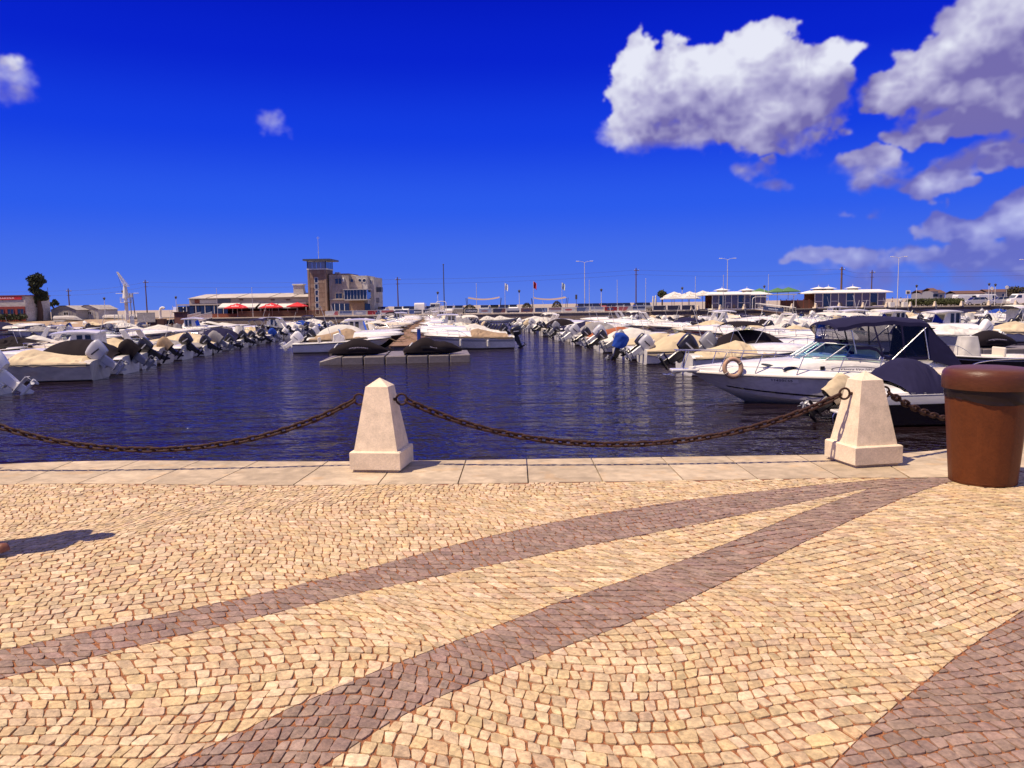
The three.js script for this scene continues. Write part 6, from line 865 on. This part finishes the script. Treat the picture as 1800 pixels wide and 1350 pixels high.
  const ch = mk('chimney', prism([[rx(511), e], [rx(530), e], [rx(527), ry(520, 500)], [rx(511), ry(520, 500)]], 1.6).translate(0, 0, -3), M.wallWhite, r); mk('chimney_cap', box(rx(530) - rx(510), 0.25, 1.9, (rx(510) + rx(529)) / 2, ry(520, 499.5), -3), M.white, ch);
}
// ---------------------------------------------------------------- parasols
function parasol(label, px, pyTop, d, wide, colM, word, textCol, group, sq = 4) {
  const x = fx(px, d), h = fy(px, pyTop, d), t = thing('parasol', label, 'parasol', [x, 0, -d], 0, group), r = wide / 2 * Math.SQRT2, lo = h - wide * 0.23;
  const cn = new THREE.ConeGeometry(r, h - lo, sq, 4, true); put(cn, 0, (h + lo) / 2, 0, 0, Math.PI / 4); mk('canopy', cn, colM, t); const sq2 = [[wide / 2, wide / 2], [-wide / 2, wide / 2], [-wide / 2, -wide / 2], [wide / 2, -wide / 2], [wide / 2, wide / 2]]; mk('valance', loft([sq2.map(([a, b]) => [a, lo, b]), sq2.map(([a, b]) => [a * 1.01, lo - 0.16, b * 1.01])], 0.2), colM, t); mk('pole', post(0.05, 0.05, h, 0, 0, 0), M.pole, t); mk('foot', rbox(0.9, 0.12, 0.9, 0.03, 0, 0.06, 0), M.concrete, t); for (let i = 0; i < 4; i++) { const a = i * Math.PI / 2 + Math.PI / 4; mk('rib', bar([0, h - 0.1, 0], [Math.cos(a) * r * 0.98, lo + 0.02, Math.sin(a) * r * 0.98], 0.02, 4), M.pole, t); }
  if (word) { const tx = writing(256, 96, (g, W, H) => { g.fillStyle = textCol[0]; g.fillRect(0, 0, W, H); g.fillStyle = textCol[1]; g.font = 'bold 52px sans-serif'; g.textAlign = 'center'; g.textBaseline = 'middle'; g.fillText(word, W / 2, H * 0.7); g.fillRect(W * 0.44, H * 0.06, W * 0.12, H * 0.24); }); const a = 0.36, b = 0.80, P = (k, s) => [s * wide * 0.27, lerp(h, lo, k) + 0.015, wide / 2 * k + 0.02], g = loft([[P(b, -1), P(a, -1)], [P(b, 1), P(a, 1)]], 1); mk('printed_panel', g, mat([0.95, 0.95, 0.95], 0.8, { map: tx }), t); }
  return t;
}
const RP = [['#b5121a', '#f4e4e0'], ['#cfcac4', '#7a6a4a']];
parasol('red parasol with white lettering, left end of the restaurant terrace', 417, 533, 135.4, 3.4, M.red, 'SAGRES', RP[0], 'red parasols');
parasol('red parasol with white lettering, middle of the restaurant terrace', 478, 532, 135.4, 3.4, M.red, 'SAGRES', RP[0], 'red parasols');
parasol('plain red parasol nearest the stone tower', 523, 531, 135.4, 3.0, M.red, null, null, 'red parasols');
[[1185, 512.5, 139, 'back left white parasol beside the glass kiosk'], [1212, 512, 139, 'back middle white parasol beside the glass kiosk'], [1235, 510.5, 140, 'back right white parasol beside the glass kiosk'], [1181, 516.5, 135.5, 'front left white parasol beside the glass kiosk'], [1210, 516, 135.5, 'front right white parasol beside the glass kiosk']].forEach(([px, py, d, l]) => parasol(l, px, py, d, 3.5, M.canvasWhite, 'SAGRES', RP[1], 'white parasols'));
[[1148, 520], [1152, 519]].forEach(([px, py], i) => { const d = 135, h = fy(px, py, d), t = thing('closed_parasol', `closed white parasol left of the open ones, ${i ? 'right' : 'left'} one`, 'parasol', [fx(px, d), 0, -d + i * 0.3], 0, 'closed parasols'); mk('pole', post(0.04, 0.04, h, 0, 0, 0), M.pole, t); mk('folded_cloth', new THREE.LatheGeometry([[0.05, h * 0.28], [0.2, h * 0.4], [0.17, h * 0.75], [0.09, h * 0.86], [0.15, h * 0.92], [0.02, h]].map((q) => new THREE.Vector2(...q)), 10), M.canvasWhite, t); });
[[1335, 506.5], [1366, 505.5], [1385, 504.5]].forEach(([px, py], i) => parasol(`green parasol behind the kiosks, ${['left', 'middle', 'right'][i]} of three`, px, py, 143, 3.3, M.green, null, null, 'green parasols'));
// ---------------------------------------------------------------- kiosks on the right
function kiosk(label, px0, px1, pyRoof, d, bays, vents, shade) {
  const x0 = fx(px0, d), w = fx(px1, d) - x0, h = fy((px0 + px1) / 2, pyRoof, d), t = thing('kiosk', label, 'kiosk', [x0, 0, -d], 0.0), dep = 5;
  mk('floor_slab', box(w, 0.25, dep, w / 2, 0.125, -dep / 2), M.white, t);
  for (let i = 0; i <= bays; i++) { mk('frame_post', box(0.12, h, 0.12, w * i / bays, h / 2, 0.02), M.white, t); if (i < bays) { mk('glass_panel', box(w / bays - 0.14, h - 0.55, 0.04, w * (i + 0.5) / bays, h / 2 + 0.1, 0), i % 3 === 1 ? M.darkGlass : mat([0.10, 0.07, 0.07], 0.12, { clearcoat: 1 }), t); if (i % 2 === 0) mk('transom', box(w / bays, 0.08, 0.1, w * (i + 0.5) / bays, h * 0.45, 0.03), M.white, t); } }
  mk('back_wall', box(w, h, 0.12, w / 2, h / 2, -dep), M.brick, t); mk('counter', box(w * 0.9, 1.0, 0.6, w / 2, 0.6, -dep + 1.2), M.darkWood, t);
  const rf = [[-0.9, h + 0.02, 0.9], [w + 0.9, h + 0.02, 0.9], [w + 0.9, h + 0.02, -dep - 0.9], [-0.9, h + 0.02, -dep - 0.9], [-0.9, h + 0.02, 0.9]], up = [[0.6, h + 0.5, -1.2], [w - 0.6, h + 0.5, -1.2], [w - 0.6, h + 0.5, -dep + 1.2], [0.6, h + 0.5, -dep + 1.2], [0.6, h + 0.5, -1.2]]; mk('roof', loft([rf.map(([x, y, z]) => [x, y - 0.14, z]), rf, up], 0.3, true), M.white, t);
  for (const q of vents) { const v = mk('roof_vent', cyl(0.95, 0.95, 0.3, w * q, h + 0.6, -dep / 2, 8), M.wall, t); mk('vent_roof', merge([cyl(1.6, 0.12, 0.36, w * q, h + 0.93, -dep / 2, 8), post(0.06, 0.03, 0.4, w * q, h + 1.05, -dep / 2)]), M.white, v); }
  if (shade) { mk('side_canopy', box(shade, 0.14, 3, w + shade / 2 + 0.4, h - 0.1, -0.8), M.canvasWhite, t); mk('canopy_post', bar([w + shade, 0, 0.4], [w + shade, h - 0.1, 0.4], 0.06), M.white, t); }
}
kiosk('glass kiosk with white hipped roof right of the white parasols', 1252, 1308, 517.5, 135.6, 5, [0.42], 0);
kiosk('brown backed kiosk with white roof behind the gangway gate', 1309, 1346, 517.5, 136.8, 4, [0.3], 4.8);
kiosk('low wide kiosk with roof vents left of the hedge', 1432, 1556, 514, 137, 9, [0.13, 0.27, 0.62], 0);
{ const d = 138, t = thing('terrace_screen', 'dark brown terrace screen between the two kiosks', 'screen', [fx(1372, d), 0, -d]); const w = fx(1432, d) - fx(1372, d); for (let i = 0; i < 6; i++) mk('panel', box(w / 6 - 0.05, 1.5, 0.1, w * (i + 0.5) / 6, 0.75, 0), M.darkWood, t); for (let i = 0; i <= 6; i++) mk('post', box(0.1, 1.7, 0.12, w * i / 6, 0.85, 0), M.brick, t); }
// bollards along the far right quay
[1215, 1227, 1266, 1308, 1392, 1434, 1475, 1517, 1558, 1600, 1643, 1690, 1738, 1785].forEach((px, i) => copyOf(bollard, `small far stone bollard, ${ORD[i]} from the white parasols along the right quay`, [fx(px, 132.6), 0.06, -132.6], 0.5));
// ---------------------------------------------------------------- vehicles
const CAR = { wheel: merge([cyl(0.31, 0.31, 0.2, 0, 0, 0, 14, Math.PI / 2)]) };
function car(label, px, d, ry, paint, kind = 'car') {
  const x = fx(px, d), t = thing(kind === 'van' ? 'parked_van' : 'parked_car', label, kind === 'van' ? 'van' : 'car', [x, 0, -d], ry, 'vehicles parked behind the quay'), van = kind === 'van', m = carPaints[paint];
  const L = van ? 4.9 : 4.2, body = van ? [[-2.4, .35], [2.35, .35], [2.45, .7], [2.3, 1.05], [1.55, 1.25], [1.0, 1.95], [-2.3, 2.0], [-2.42, 1.8]] : [[-2.05, .32], [2.05, .32], [2.1, .6], [1.95, .82], [1.0, .95], [-1.85, .98], [-2.1, .85]];
  mk('body', memo('cb' + kind, () => prism(body, van ? 1.85 : 1.74, 0.08)), m, t);
  if (van) { mk('windscreen', memo('vw', () => prism([[1.62, 1.24], [1.66, 1.27], [1.12, 1.92], [1.08, 1.9]], 1.6)), M.darkGlass, t); for (const k of [1, -1]) mk('side_window', memo('vs', () => prism([[0.35, 1.3], [1.35, 1.3], [0.98, 1.82], [0.35, 1.82]], 0.02)), M.darkGlass, t).position.z = k * 0.93; mk('rear_window', memo('vr', () => box(0.03, 0.5, 1.4, -2.40, 1.5, 0)), M.darkGlass, t); }
  else { mk('cabin_glass', memo('cg', () => prism([[-1.78, .95], [0.98, .92], [0.3, 1.44], [-1.35, 1.46]], 1.5, 0.06)), M.darkGlass, t); mk('roof', memo('cr', () => prism([[0.36, 1.42], [-1.38, 1.44], [-1.2, 1.5], [0.15, 1.49]], 1.4, 0.02)), m, t); const p = memo('cp', () => merge([1, -1].flatMap((k) => [bar([-0.4, .95, k * 0.76], [-0.42, 1.45, k * 0.7], 0.035, 4), bar([1.0, .92, k * 0.76], [0.3, 1.45, k * 0.7], 0.035, 4), bar([-1.8, .95, k * 0.76], [-1.36, 1.46, k * 0.7], 0.05, 4)]))); mk('pillar', p, m, t); }
  for (const [wx, k] of [[1.3, 1], [1.3, -1], [-1.3, 1], [-1.3, -1]]) { const w = mk('wheel', CAR.wheel, M.tyre, t); w.position.set(wx, 0.31, k * (van ? 0.84 : 0.79)); mk('rim', memo('rim', () => cyl(0.18, 0.18, 0.21, 0, 0, 0, 10, Math.PI / 2)), M.engSilver, w); }
  for (const k of [1, -1]) { mk('headlight', memo('hl', () => box(0.06, 0.14, 0.34, 0, 0, 0)), M.engSilver, t).position.set(van ? 2.40 : 2.06, van ? 0.95 : 0.72, k * 0.62); mk('tail_light', memo('tl', () => box(0.06, 0.18, 0.2, 0, 0, 0)), M.red, t).position.set(van ? -2.42 : -2.08, van ? 1.1 : 0.8, k * 0.7); }
}
const F0 = -Math.PI / 2;
[[672, 'white'], [700, 'white'], [716, 'white'], [727, 'black'], [757, 'silver'], [790, 'white'], [808, 'grey'], [852, 'white'], [869, 'grey'], [886, 'navy'], [901, 'white'], [1022, 'black'], [1034, 'grey'], [1046, 'black'], [1060, 'red'], [1074, 'black'], [1087, 'grey'], [1100, 'black'], [1122, 'navy'], [1135, 'grey']].forEach(([px, p], i) => car(`small ${p} parked car, ${ORD[i]} from the harbour office in the line behind the banners`, px, 139.5 + (i % 3) * 1.2, F0 + (i % 4 === 2 ? Math.PI : 0) + rr(-0.1, 0.1), p));
car('white van seen from behind left of the jetty gate', 740, 141, -F0, 'white', 'van'); car('pale van parked behind the jetty gangway gate', 766, 142, F0, 'silver', 'van');
car('white van parked left of the long restaurant', 318, 143, F0 + 0.6, 'white', 'van');
[[1700, 'white', 'van', 0, 150, 'white van half hidden behind the hedge'], [1712, 'silver', 'car', Math.PI, 144, 'grey car right of the hedge in front of the van'], [1725, 'grey', 'car', 0.05, 147, 'dark grey car under the pair of lamps'], [1755, 'silver', 'car', Math.PI, 143, 'silver car beside the white van at right'], [1793, 'white', 'van', Math.PI, 142, 'large white van at the right picture edge'], [1736, 'white', 'van', 0, 158, 'far white van behind the pair of lamps'], [1772, 'black', 'car', 0, 154, 'black car far behind the white van at right']].forEach(([px, p, k, r, d, l]) => car(l, px, d, r, p, k));
// ---------------------------------------------------------------- planting
function leafCloud(n, fn, s0, s1) { const P = [], N = [], I = []; const q = new THREE.Quaternion(), e = new THREE.Euler(), v = V(0, 0, 0); for (let i = 0; i < n; i++) { const c = fn(i), s = rr(s0, s1); e.set(rr(0, 6.3), rr(0, 6.3), rr(0, 6.3)); q.setFromEuler(e); const o = P.length / 3; for (const [a, b] of [[-0.5, 0], [0, 0.28], [0.6, 0], [0, -0.28]]) { v.set(a * s, b * s, 0).applyQuaternion(q); P.push(c[0] + v.x, c[1] + v.y, c[2] + v.z); } I.push(o, o + 1, o + 2, o, o + 2, o + 3); } const g = new THREE.BufferGeometry(); g.setAttribute('position', new THREE.Float32BufferAttribute(P, 3)); g.setIndex(I); g.setAttribute('uv', new THREE.Float32BufferAttribute(new Float32Array(P.length / 3 * 2), 2)); const h = g.toNonIndexed(); h.computeVertexNormals(); return h; }
const inBlob = (blobs) => () => { const [x, y, z, a, b, c] = pick(blobs); let u, v, w; do { u = rr(-1, 1); v = rr(-1, 1); w = rr(-1, 1); } while (u * u + v * v + w * w > 1); const k = 0.75 + 0.25 * R(); return [x + u * a * k, y + v * b * k, z + w * c * k]; };
function bush(label, px, d, w, h) { const t = thing('round_bush', label, 'bush', [fx(px, d), 0, -d], 0, 'bushes on the far quay'); mk('stem', post(0.12, 0.06, h * 0.5), M.bark, t); mk('foliage', merge([leafCloud(1100, () => { const a = rr(0, 6.283), y = R(), r = Math.sqrt(1 - y * y) * (0.82 + 0.2 * R()); return [Math.cos(a) * r * w / 2, h * 0.05 + y * h * (0.85 + 0.15 * R()), Math.sin(a) * r * w / 2]; }, 0.12, 0.3)]), M.bush, t); }
bush('clipped round brown bush left of the red flag', 926, 139, 2.2, 1.75); bush('clipped round brown bush right of the red flag', 979, 139, 2.1, 2.0); bush('low dark bush behind the first flag', 872, 139, 1.2, 0.9); bush('small bush right of the parked red car', 1011, 139, 1.2, 0.7); bush('round dark bush left of the jetty posts', 826, 140, 2.6, 1.6);
{
  // hedge at the right
  const d = 140, t = thing('hedge', 'long low green hedge behind the right quay', 'hedge', [fx(1595, d), 0, -d]), w = fx(1690, d) - fx(1595, d), bl = []; for (let i = 0; i < 26; i++) bl.push([w * i / 25, 0.75 + 0.15 * vnoise(i, 4), rr(-0.4, 0.4), 0.6, 0.75, 0.9]); mk('stems', merge(Array.from({ length: 12 }, (_, i) => post(0.05, 0.03, 0.9, w * (i + 0.5) / 12, 0, 0, 5))), M.bark, t); mk('foliage', leafCloud(6000, inBlob(bl), 0.15, 0.34), mat([0.052, 0.062, 0.020], 0.85), t);
  const t2 = thing('hedge', 'dark hedge at the right picture edge above the white van', 'hedge', [fx(1775, 165), 0, -165]), b2 = []; for (let i = 0; i < 20; i++) b2.push([i * 1.2, 2.4 + 0.3 * vnoise(i, 9), 0, 1.0, 1.3, 1]); mk('stems', merge(Array.from({ length: 8 }, (_, i) => post(0.12, 0.06, 2, i * 3, 0, 0, 5))), M.bark, t2); mk('foliage', leafCloud(6000, inBlob(b2), 0.25, 0.5), M.bush, t2);
  // palm-like tree with a lopped crown
  const td = 135, px = 60, tx = fx(68, td), T = thing('lopped_tree', 'tall dark tree with a clumped crown at the left', 'tree', [tx, 0, -td]), hh = fy(60, 479, td);
  const pts = []; for (let i = 0; i <= 8; i++) { const q = i / 8; pts.push([0.05 - 1.0 * q + 0.5 * Math.sin(q * 4), hh * 0.85 * q, 0]); } const tg = []; for (let i = 0; i < 8; i++) tg.push((() => { const a = V(...pts[i]), b = V(...pts[i + 1]), dd = b.clone().sub(a), g = new THREE.CylinderGeometry(lerp(0.52, 0.2, (i + 1) / 8), lerp(0.52, 0.2, i / 8), dd.length() * 1.05, 10); g.applyQuaternion(new THREE.Quaternion().setFromUnitVectors(V(0, 1, 0), dd.normalize())); return g.translate((a.x + b.x) / 2, (a.y + b.y) / 2, 0); })()); mk('trunk', merge(tg), M.bark, T);
  for (const [x, y, z, a] of [[-0.6, 0.55, 0, 1.4], [0.9, 0.5, 0.3, 1.2], [0.3, 0.72, -0.4, 1.1], [-0.9, 0.4, 0.3, 1.3]]) mk('limb', bar([-0.3, hh * (y - 0.12), 0], [x, hh * y, z], 0.09, 6), M.bark, T);
  const bl3 = [[-0.7, 0.86, 0, 1.1, 0.9, 1], [0.35, 0.90, 0.2, 1.1, 0.8, 1], [-0.25, 0.76, 0, 1.3, 0.8, 1.1], [0.9, 0.82, 0, 0.8, 0.6, .8], [-0.6, 0.64, 0, 1.0, 0.7, .9], [0.2, 0.60, 0.2, 1.0, 0.6, .9], [1.1, 0.55, 0, 0.7, 0.6, .7], [-1.0, 0.48, 0.2, 1.0, 0.5, .8], [0.4, 0.47, 0, 1.1, 0.6, .9], [-0.5, 0.38, 0, 0.7, 0.35, .6], [1.3, 0.46, 0, .5, .35, .5]].map(([x, y, z, a, b, c]) => [x, y * hh, z, a, b, c]); mk('crown', leafCloud(5200, inBlob(bl3), 0.2, 0.5), M.foliage, T);
  const P2 = thing('small_palm', 'small bent palm beside a thin pole left of the sheds', 'tree', [fx(95, 142), 0, -142]); mk('trunk', tube([[0.3, 0, 0], [0.25, 1.4, 0], [-0.2, 2.4, 0], [-0.5, 2.9, 0]], 0.14, 14, 7), M.bark, P2); mk('crown', leafCloud(260, inBlob([[-0.5, 2.9, 0, .7, .35, .6], [0.2, 3.3, 0, .4, .5, .4], [0.6, 3.0, 0, .3, .3, .3]]), 0.3, 0.7), M.foliage, P2);
  const P3 = thing('small_palm', 'dark palm top just left of the white parasols', 'tree', [fx(1164, 141), 0, -141]); mk('trunk', post(0.16, 0.12, 2.6), M.bark, P3); mk('crown', leafCloud(500, inBlob([[0, 3.0, 0, 0.9, 0.7, 0.9]]), 0.3, 0.7), M.foliage, P3);
  mast('mast', 'thin dark mast beside the small bent palm', 'mast', 86, 506, 142, 0.05, M.poleDark);
}
// ---------------------------------------------------------------- crane, sheds, left building, landing stage, sail shades, people
{
  const d = 128, x = fx(222, d), h = fy(222, 520, d), tip = at(206, 478, d), t = thing('harbour_crane', 'white harbour crane with a raised lattice jib at the left', 'crane', [x, 0, -d]);
  mk('pedestal', post(0.30, 0.26, h, 0, 0, 0, 14), M.white, t); mk('slew_housing', merge([post(0.5, 0.22, 2.4, 0, h - 0.4, 0, 10)]), M.white, t); mk('platform', merge([cyl(0.9, 0.9, 0.08, 0, h * 0.72, 0, 14), ...Array.from({ length: 10 }, (_, i) => post(0.03, 0.03, 0.9, 0.85 * Math.cos(i * 0.63), h * 0.72, 0.85 * Math.sin(i * 0.63), 5))]), M.pole, t);
  const A = [0.3, h + 1.5, 0], Bt = [tip.x - x, tip.y, 0], g = []; for (const [dx, dz] of [[-0.3, 0.3], [0.3, 0.3], [0.3, -0.3], [-0.3, -0.3]]) g.push(bar([A[0] + dx, A[1], dz], [Bt[0] + dx * 0.25, Bt[1], dz * 0.25], 0.045)); const P = (q, dx, dz) => [lerp(A[0] + dx, Bt[0] + dx * 0.25, q), lerp(A[1], Bt[1], q), lerp(dz, dz * 0.25, q)]; mk('jib', merge(g), M.white, t); for (let i = 0; i < 9; i++) { const a = i / 9, b = (i + 1) / 9, s = i % 2 ? 1 : -1; mk('lattice_brace', merge([bar(P(a, -0.3 * s, 0.3), P(b, 0.3 * s, 0.3), 0.025, 4), bar(P(a, -0.3 * s, -0.3), P(b, 0.3 * s, -0.3), 0.025, 4)]), M.pole, t); }
  mk('hoist_cable', bar([Bt[0], Bt[1], 0], [Bt[0] + 0.6, h + 0.8, 0], 0.02, 4), M.poleDark, t); mk('hook', rbox(0.2, 0.4, 0.2, 0.06, Bt[0] + 0.6, h + 0.7, 0), M.poleDark, t); mk('counter_arm', merge([bar([0, h + 0.4, 0], [2.2, h + 0.4, 0], 0.05), bar([0, h + 0.4, 0], [-1.6, h + 0.4, 0], 0.05), box(0.5, 0.5, 0.5, 0.9, h + 0.0, 0)]), M.pole, t); mk('stay', merge([bar([0.9, h + 0.4, 0.5], [1.1, 0, 0.6], 0.08), bar([0.9, h + 0.4, -0.5], [1.1, 0, -0.6], 0.08)]), M.engGrey, t);
  // sheds
  const shed = (label, a, b, pyE, pyR, dd, m) => { const x0 = fx(a, dd), w = fx(b, dd) - x0, e = fy(a, pyE, dd), r = fy(a, pyR, dd), s = thing('boat_shed', label, 'shed', [x0, 0, -dd]); mk('wall', box(w, e, 7, w / 2, e / 2, -3.5), m, s); mk('gable', prism([[0, e], [w, e], [w * 0.62, r], [w * 0.4, r]], 6.9).translate(0, 0, -3.5), m, s); mk('roof', loft([[[-0.2, e - 0.05, 0.2], [w * 0.4, r + 0.06, 0.2], [w * 0.62, r + 0.06, 0.2], [w + 0.2, e - 0.05, 0.2]], [[-0.2, e - 0.05, -7.2], [w * 0.4, r + 0.06, -7.2], [w * 0.62, r + 0.06, -7.2], [w + 0.2, e - 0.05, -7.2]]], 0.2), M.roofPale, s); for (let i = 1; i < 6; i++) mk('cladding_batten', box(0.06, e, 0.04, w * i / 6, e / 2, 0.02), M.wall, s); windowPart(s, 0.9, 0.6, w * 0.6, e * 0.62, 0.03); };
  shed('pale grey metal shed right of the tall dark tree', 89, 133, 545, 538, 138, mat([0.46, 0.45, 0.44], 0.7, { map: stainTex })); shed('long cream shed behind the grey metal one', 133, 172, 544, 537, 142, M.wallWhite);
  // red and white building at the left edge
  const ld = 132, lx0 = fx(-60, ld), lw = fx(45, ld) - lx0, lh = fy(20, 520.5, ld), s = thing('cafe_building', 'red and white flat building at the left picture edge', 'building', [lx0, 0, -ld]); mk('wall', box(lw, lh, 7, lw / 2, lh / 2, -3.5), M.wallWhite, s); mk('red_base', box(lw - 0.15, fy(20, 539, ld), 0.12, lw / 2 - 0.05, fy(20, 539, ld) / 2, 0.04), mat([0.26, 0.04, 0.03], 0.7), s); mk('roof_edge', box(lw + 0.3, 0.15, 7.3, lw / 2, lh + 0.07, -3.5), M.brick, s); const sg = writing(512, 64, (g, W, H) => { g.fillStyle = '#c02530'; g.fillRect(0, 0, W, H); g.fillStyle = '#f0d8d4'; g.font = 'bold 40px sans-serif'; g.textAlign = 'center'; g.textBaseline = 'middle'; g.fillText('GINASIO E MARINA', W / 2, H / 2); }); mk('sign', box(lw * 0.9, 0.55, 0.08, lw * 0.5, fy(20, 524, ld), 0.06), mat([0.95, 0.95, 0.95], 0.6, { map: sg }), s); for (let i = 0; i < 6; i++) windowPart(s, 1.1, 1.4, lw * (i + 0.5) / 6, 1.4, 0.12, M.brick, M.darkGlass, 2);
  const hd = thing('hedge', 'dark hedge in front of the red and white building', 'hedge', [fx(-40, 130), 0, -130]), hb2 = []; for (let i = 0; i < 14; i++) hb2.push([i * 0.6, 0.7, 0, 0.6, 0.7, 0.7]); mk('stems', merge(Array.from({ length: 8 }, (_, i) => post(0.06, 0.03, 0.8, i, 0, 0, 5))), M.bark, hd); mk('foliage', leafCloud(2600, inBlob(hb2), 0.15, 0.35), M.foliage, hd);
  // fenced landing stage
  const fd = 112, f0 = fx(200, fd), fw = fx(312, fd) - f0, st = thing('landing_stage', 'fenced grey landing stage at the foot of the crane', 'landing stage', [f0, WATER, -fd]); mk('deck', box(fw, 0.35, 5, fw / 2, 0.35, -2.5), M.concrete, st); for (let i = 0; i < 6; i++) { mk('pile', post(0.16, 0.16, 1.6, fw * (i + 0.3) / 6, -0.8, -0.3), M.darkWood, st); } for (let i = 0; i <= 9; i++) mk('fence_post', post(0.04, 0.04, 1.7, fw * 0.55 * i / 9, 0.5, 0, 6), M.pole, st); for (const y of [0.65, 1.35, 2.1]) mk('fence_rail', bar([0, y, 0], [fw * 0.55, y, 0], 0.03), M.pole, st); for (const i of [4, 6, 7]) mk('mesh_panel', box(fw * 0.06, 1.3, 0.03, fw * 0.55 * (i + 0.5) / 9, 1.3, 0), M.engSilver, st); mk('notice', box(2.6, 1.4, 0.05, fw * 0.50, 1.7, 0.06), M.roofPale, st); mk('dark_box', box(2.4, 0.9, 1, fw * 0.64, 1.0, -0.5), M.darkWood, st);
  gangway('wooden railed ramp beside the red parasols', V(fx(322, 114), WATER + 0.55, -114), V(fx(362, 131), 0.05, -131), 1.8);
  const kb = thing('storage_hut', 'small reddish hut on the landing stage', 'hut', [fx(305, 111), WATER + 0.52, -111]); mk('wall', box(1.4, 1.8, 1.2, 0.7, 0.9, -0.6), mat([0.30, 0.13, 0.10], 0.8, { map: stainTex }), kb); mk('roof', box(1.7, 0.12, 1.5, 0.7, 1.86, -0.6), M.darkWood, kb);
  // upturned hulls on the beach
  [[120, 130.5, 'white upturned hull on the sand below the sheds', 0.3], [250, 136, 'white upturned hull behind the landing stage', -0.2], [205, 139, 'white upturned hull right of the cream shed', 0.1]].forEach(([px, dd, l, r]) => { const q = boat({ fam: 'skiff', hull: 'old', label: l }, fx(px, dd), -dd, r, ''); q.rotation.x = Math.PI - 0.1; q.position.y = 0.55; });
  const vp = thing('vent_pipe', 'bent white ventilation pipe left of the restaurant', 'pipe', [fx(281, 137), 0, -137]); mk('pipe', tube([[0, 0, 0], [0, 1.3, 0], [0.15, 1.8, 0], [0.55, 1.95, 0], [0.75, 1.75, 0]], 0.22, 20, 10), M.white, vp); mk('flange', cyl(0.34, 0.34, 0.1, 0, 0.05, 0, 12), M.white, vp);
  // sail shades
  [[822, 878, 'pale sail shade left of the first flag'], [938, 996, 'pale sail shade between the red flag and the third flag']].forEach(([a, b, l]) => { const dd = 141, x0 = fx(a, dd), w = fx(b, dd) - x0, y = fy(a, 528, dd), s = thing('sail_shade', l, 'shade', [x0, 0, -dd]); for (const [q, z] of [[0, 0], [w, 0], [0, -4], [w, -4]]) mk('post', bar([q, 0, z], [q + (q ? 0.3 : -0.3), y + 0.4, z], 0.05), M.poleDark, s); const rows = []; for (let i = 0; i <= 10; i++) { const q = i / 10, rw = []; for (let j = 0; j <= 6; j++) { const v = j / 6; rw.push([w * q, y + 0.35 - 0.7 * 4 * q * (1 - q) * 0.5 + 0.3 * v, -4 * v]); } rows.push(rw); } mk('cloth', loft(rows, 1), mat([0.26, 0.19, 0.15], 0.95), s); });
  // people far off
  const g1 = figure(0.15, [0.5, 0.5, 0.52], [0.06, 0.07, 0.12], [0.03, 0.02, 0.02], 64), g2 = figure(0.2, [0.5, 0.45, 0.4], [0.12, 0.1, 0.09], [0.04, 0.03, 0.02], 64);
  [[1583, 134.5, g1, 'person in a pale top standing right of the low kiosk', 1.2], [1568, 136, g2, 'person in a cream top by the wall of the low kiosk', -0.4], [466, 137.6, g2, 'person in a cream top on the restaurant terrace, right of two', 2.2], [458, 137.8, g1, 'person in a pale top on the restaurant terrace, left of two', 0.3]].forEach(([px, dd, g, l, r]) => { const p = thing('person', l, 'person', [fx(px, dd), 0, -dd], r); mk('body', g, bodyMat, p); for (const k of [1, -1]) mk('shoe', memo('shoe', shoeGeo), M.rubber, p).position.set(k > 0 ? 0.05 : -0.05, 0, k * 0.09); });
  // planters near the kiosk
  [[1567, 'left'], [1590, 'right']].forEach(([px, w]) => { const p = thing('planter', `white box planter at the right end of the low kiosk, ${w} one`, 'planter', [fx(px, 133.6), 0, -133.6]); mk('box', rbox(0.8, 0.9, 0.8, 0.04, 0, 0.45, 0), M.white, p); mk('soil', box(0.7, 0.04, 0.7, 0, 0.9, 0), M.bark, p); });
  const sgn = (px, py, label, c) => { const dd = 150, p = thing('road_sign', label, 'sign', [fx(px, dd), 0, -dd]); const hh = fy(px, py, dd); mk('post', post(0.04, 0.04, hh), M.pole, p); mk('disc', cyl(0.34, 0.34, 0.04, 0, hh, 0.06, 18, Math.PI / 2), c, p); };
  sgn(1742, 507, 'round white road sign left of the lamp pair', M.white); sgn(1768, 505, 'round white road sign above the silver car', M.white);
  const wb = thing('notice_board', 'white framed notice board right of the low kiosk', 'sign', [fx(1595, 139), 0, -139]); mk('post', post(0.05, 0.05, 2.6), M.pole, wb); mk('board', box(0.8, 0.7, 0.06, 0, 2.6, 0.05), M.white, wb); mk('picture', box(0.5, 0.4, 0.02, 0, 2.55, 0.09), M.poleDark, wb);
  // low far buildings on the right horizon
  [[1620, 1660, 8, 300, 'far dark low house behind the hedge'], [1680, 1730, 6, 320, 'far grey roofed house behind the parked cars'], [1735, 1790, 8, 340, 'far dark house group near the right edge'], [1640, 1648, 11, 290, 'far small tower above the hedge']].forEach(([a, b, hp, dd, l]) => { const x0 = fx(a, dd), w = fx(b, dd) - x0, hgt = 1.6 + hp * dd / F, s = thing('distant_house', l, 'building', [x0, 0, -dd]); mk('wall', box(w, hgt, 8, w / 2, hgt / 2, -4), M.engGrey, s); mk('roof', loft([[[-0.4, hgt, 0.4], [-0.4, hgt + 1.2, -4], [-0.4, hgt, -8.4]], [[w + 0.4, hgt, 0.4], [w + 0.4, hgt + 1.2, -4], [w + 0.4, hgt, -8.4]]], 0.2), M.poleWood, s); for (let i = 0; i < 3; i++) mk('window', box(0.9, 1.0, 0.08, w * (i + 0.5) / 3, hgt * 0.6, 0.02), M.darkGlass, s); });
}

renderer.render(scene, camera);
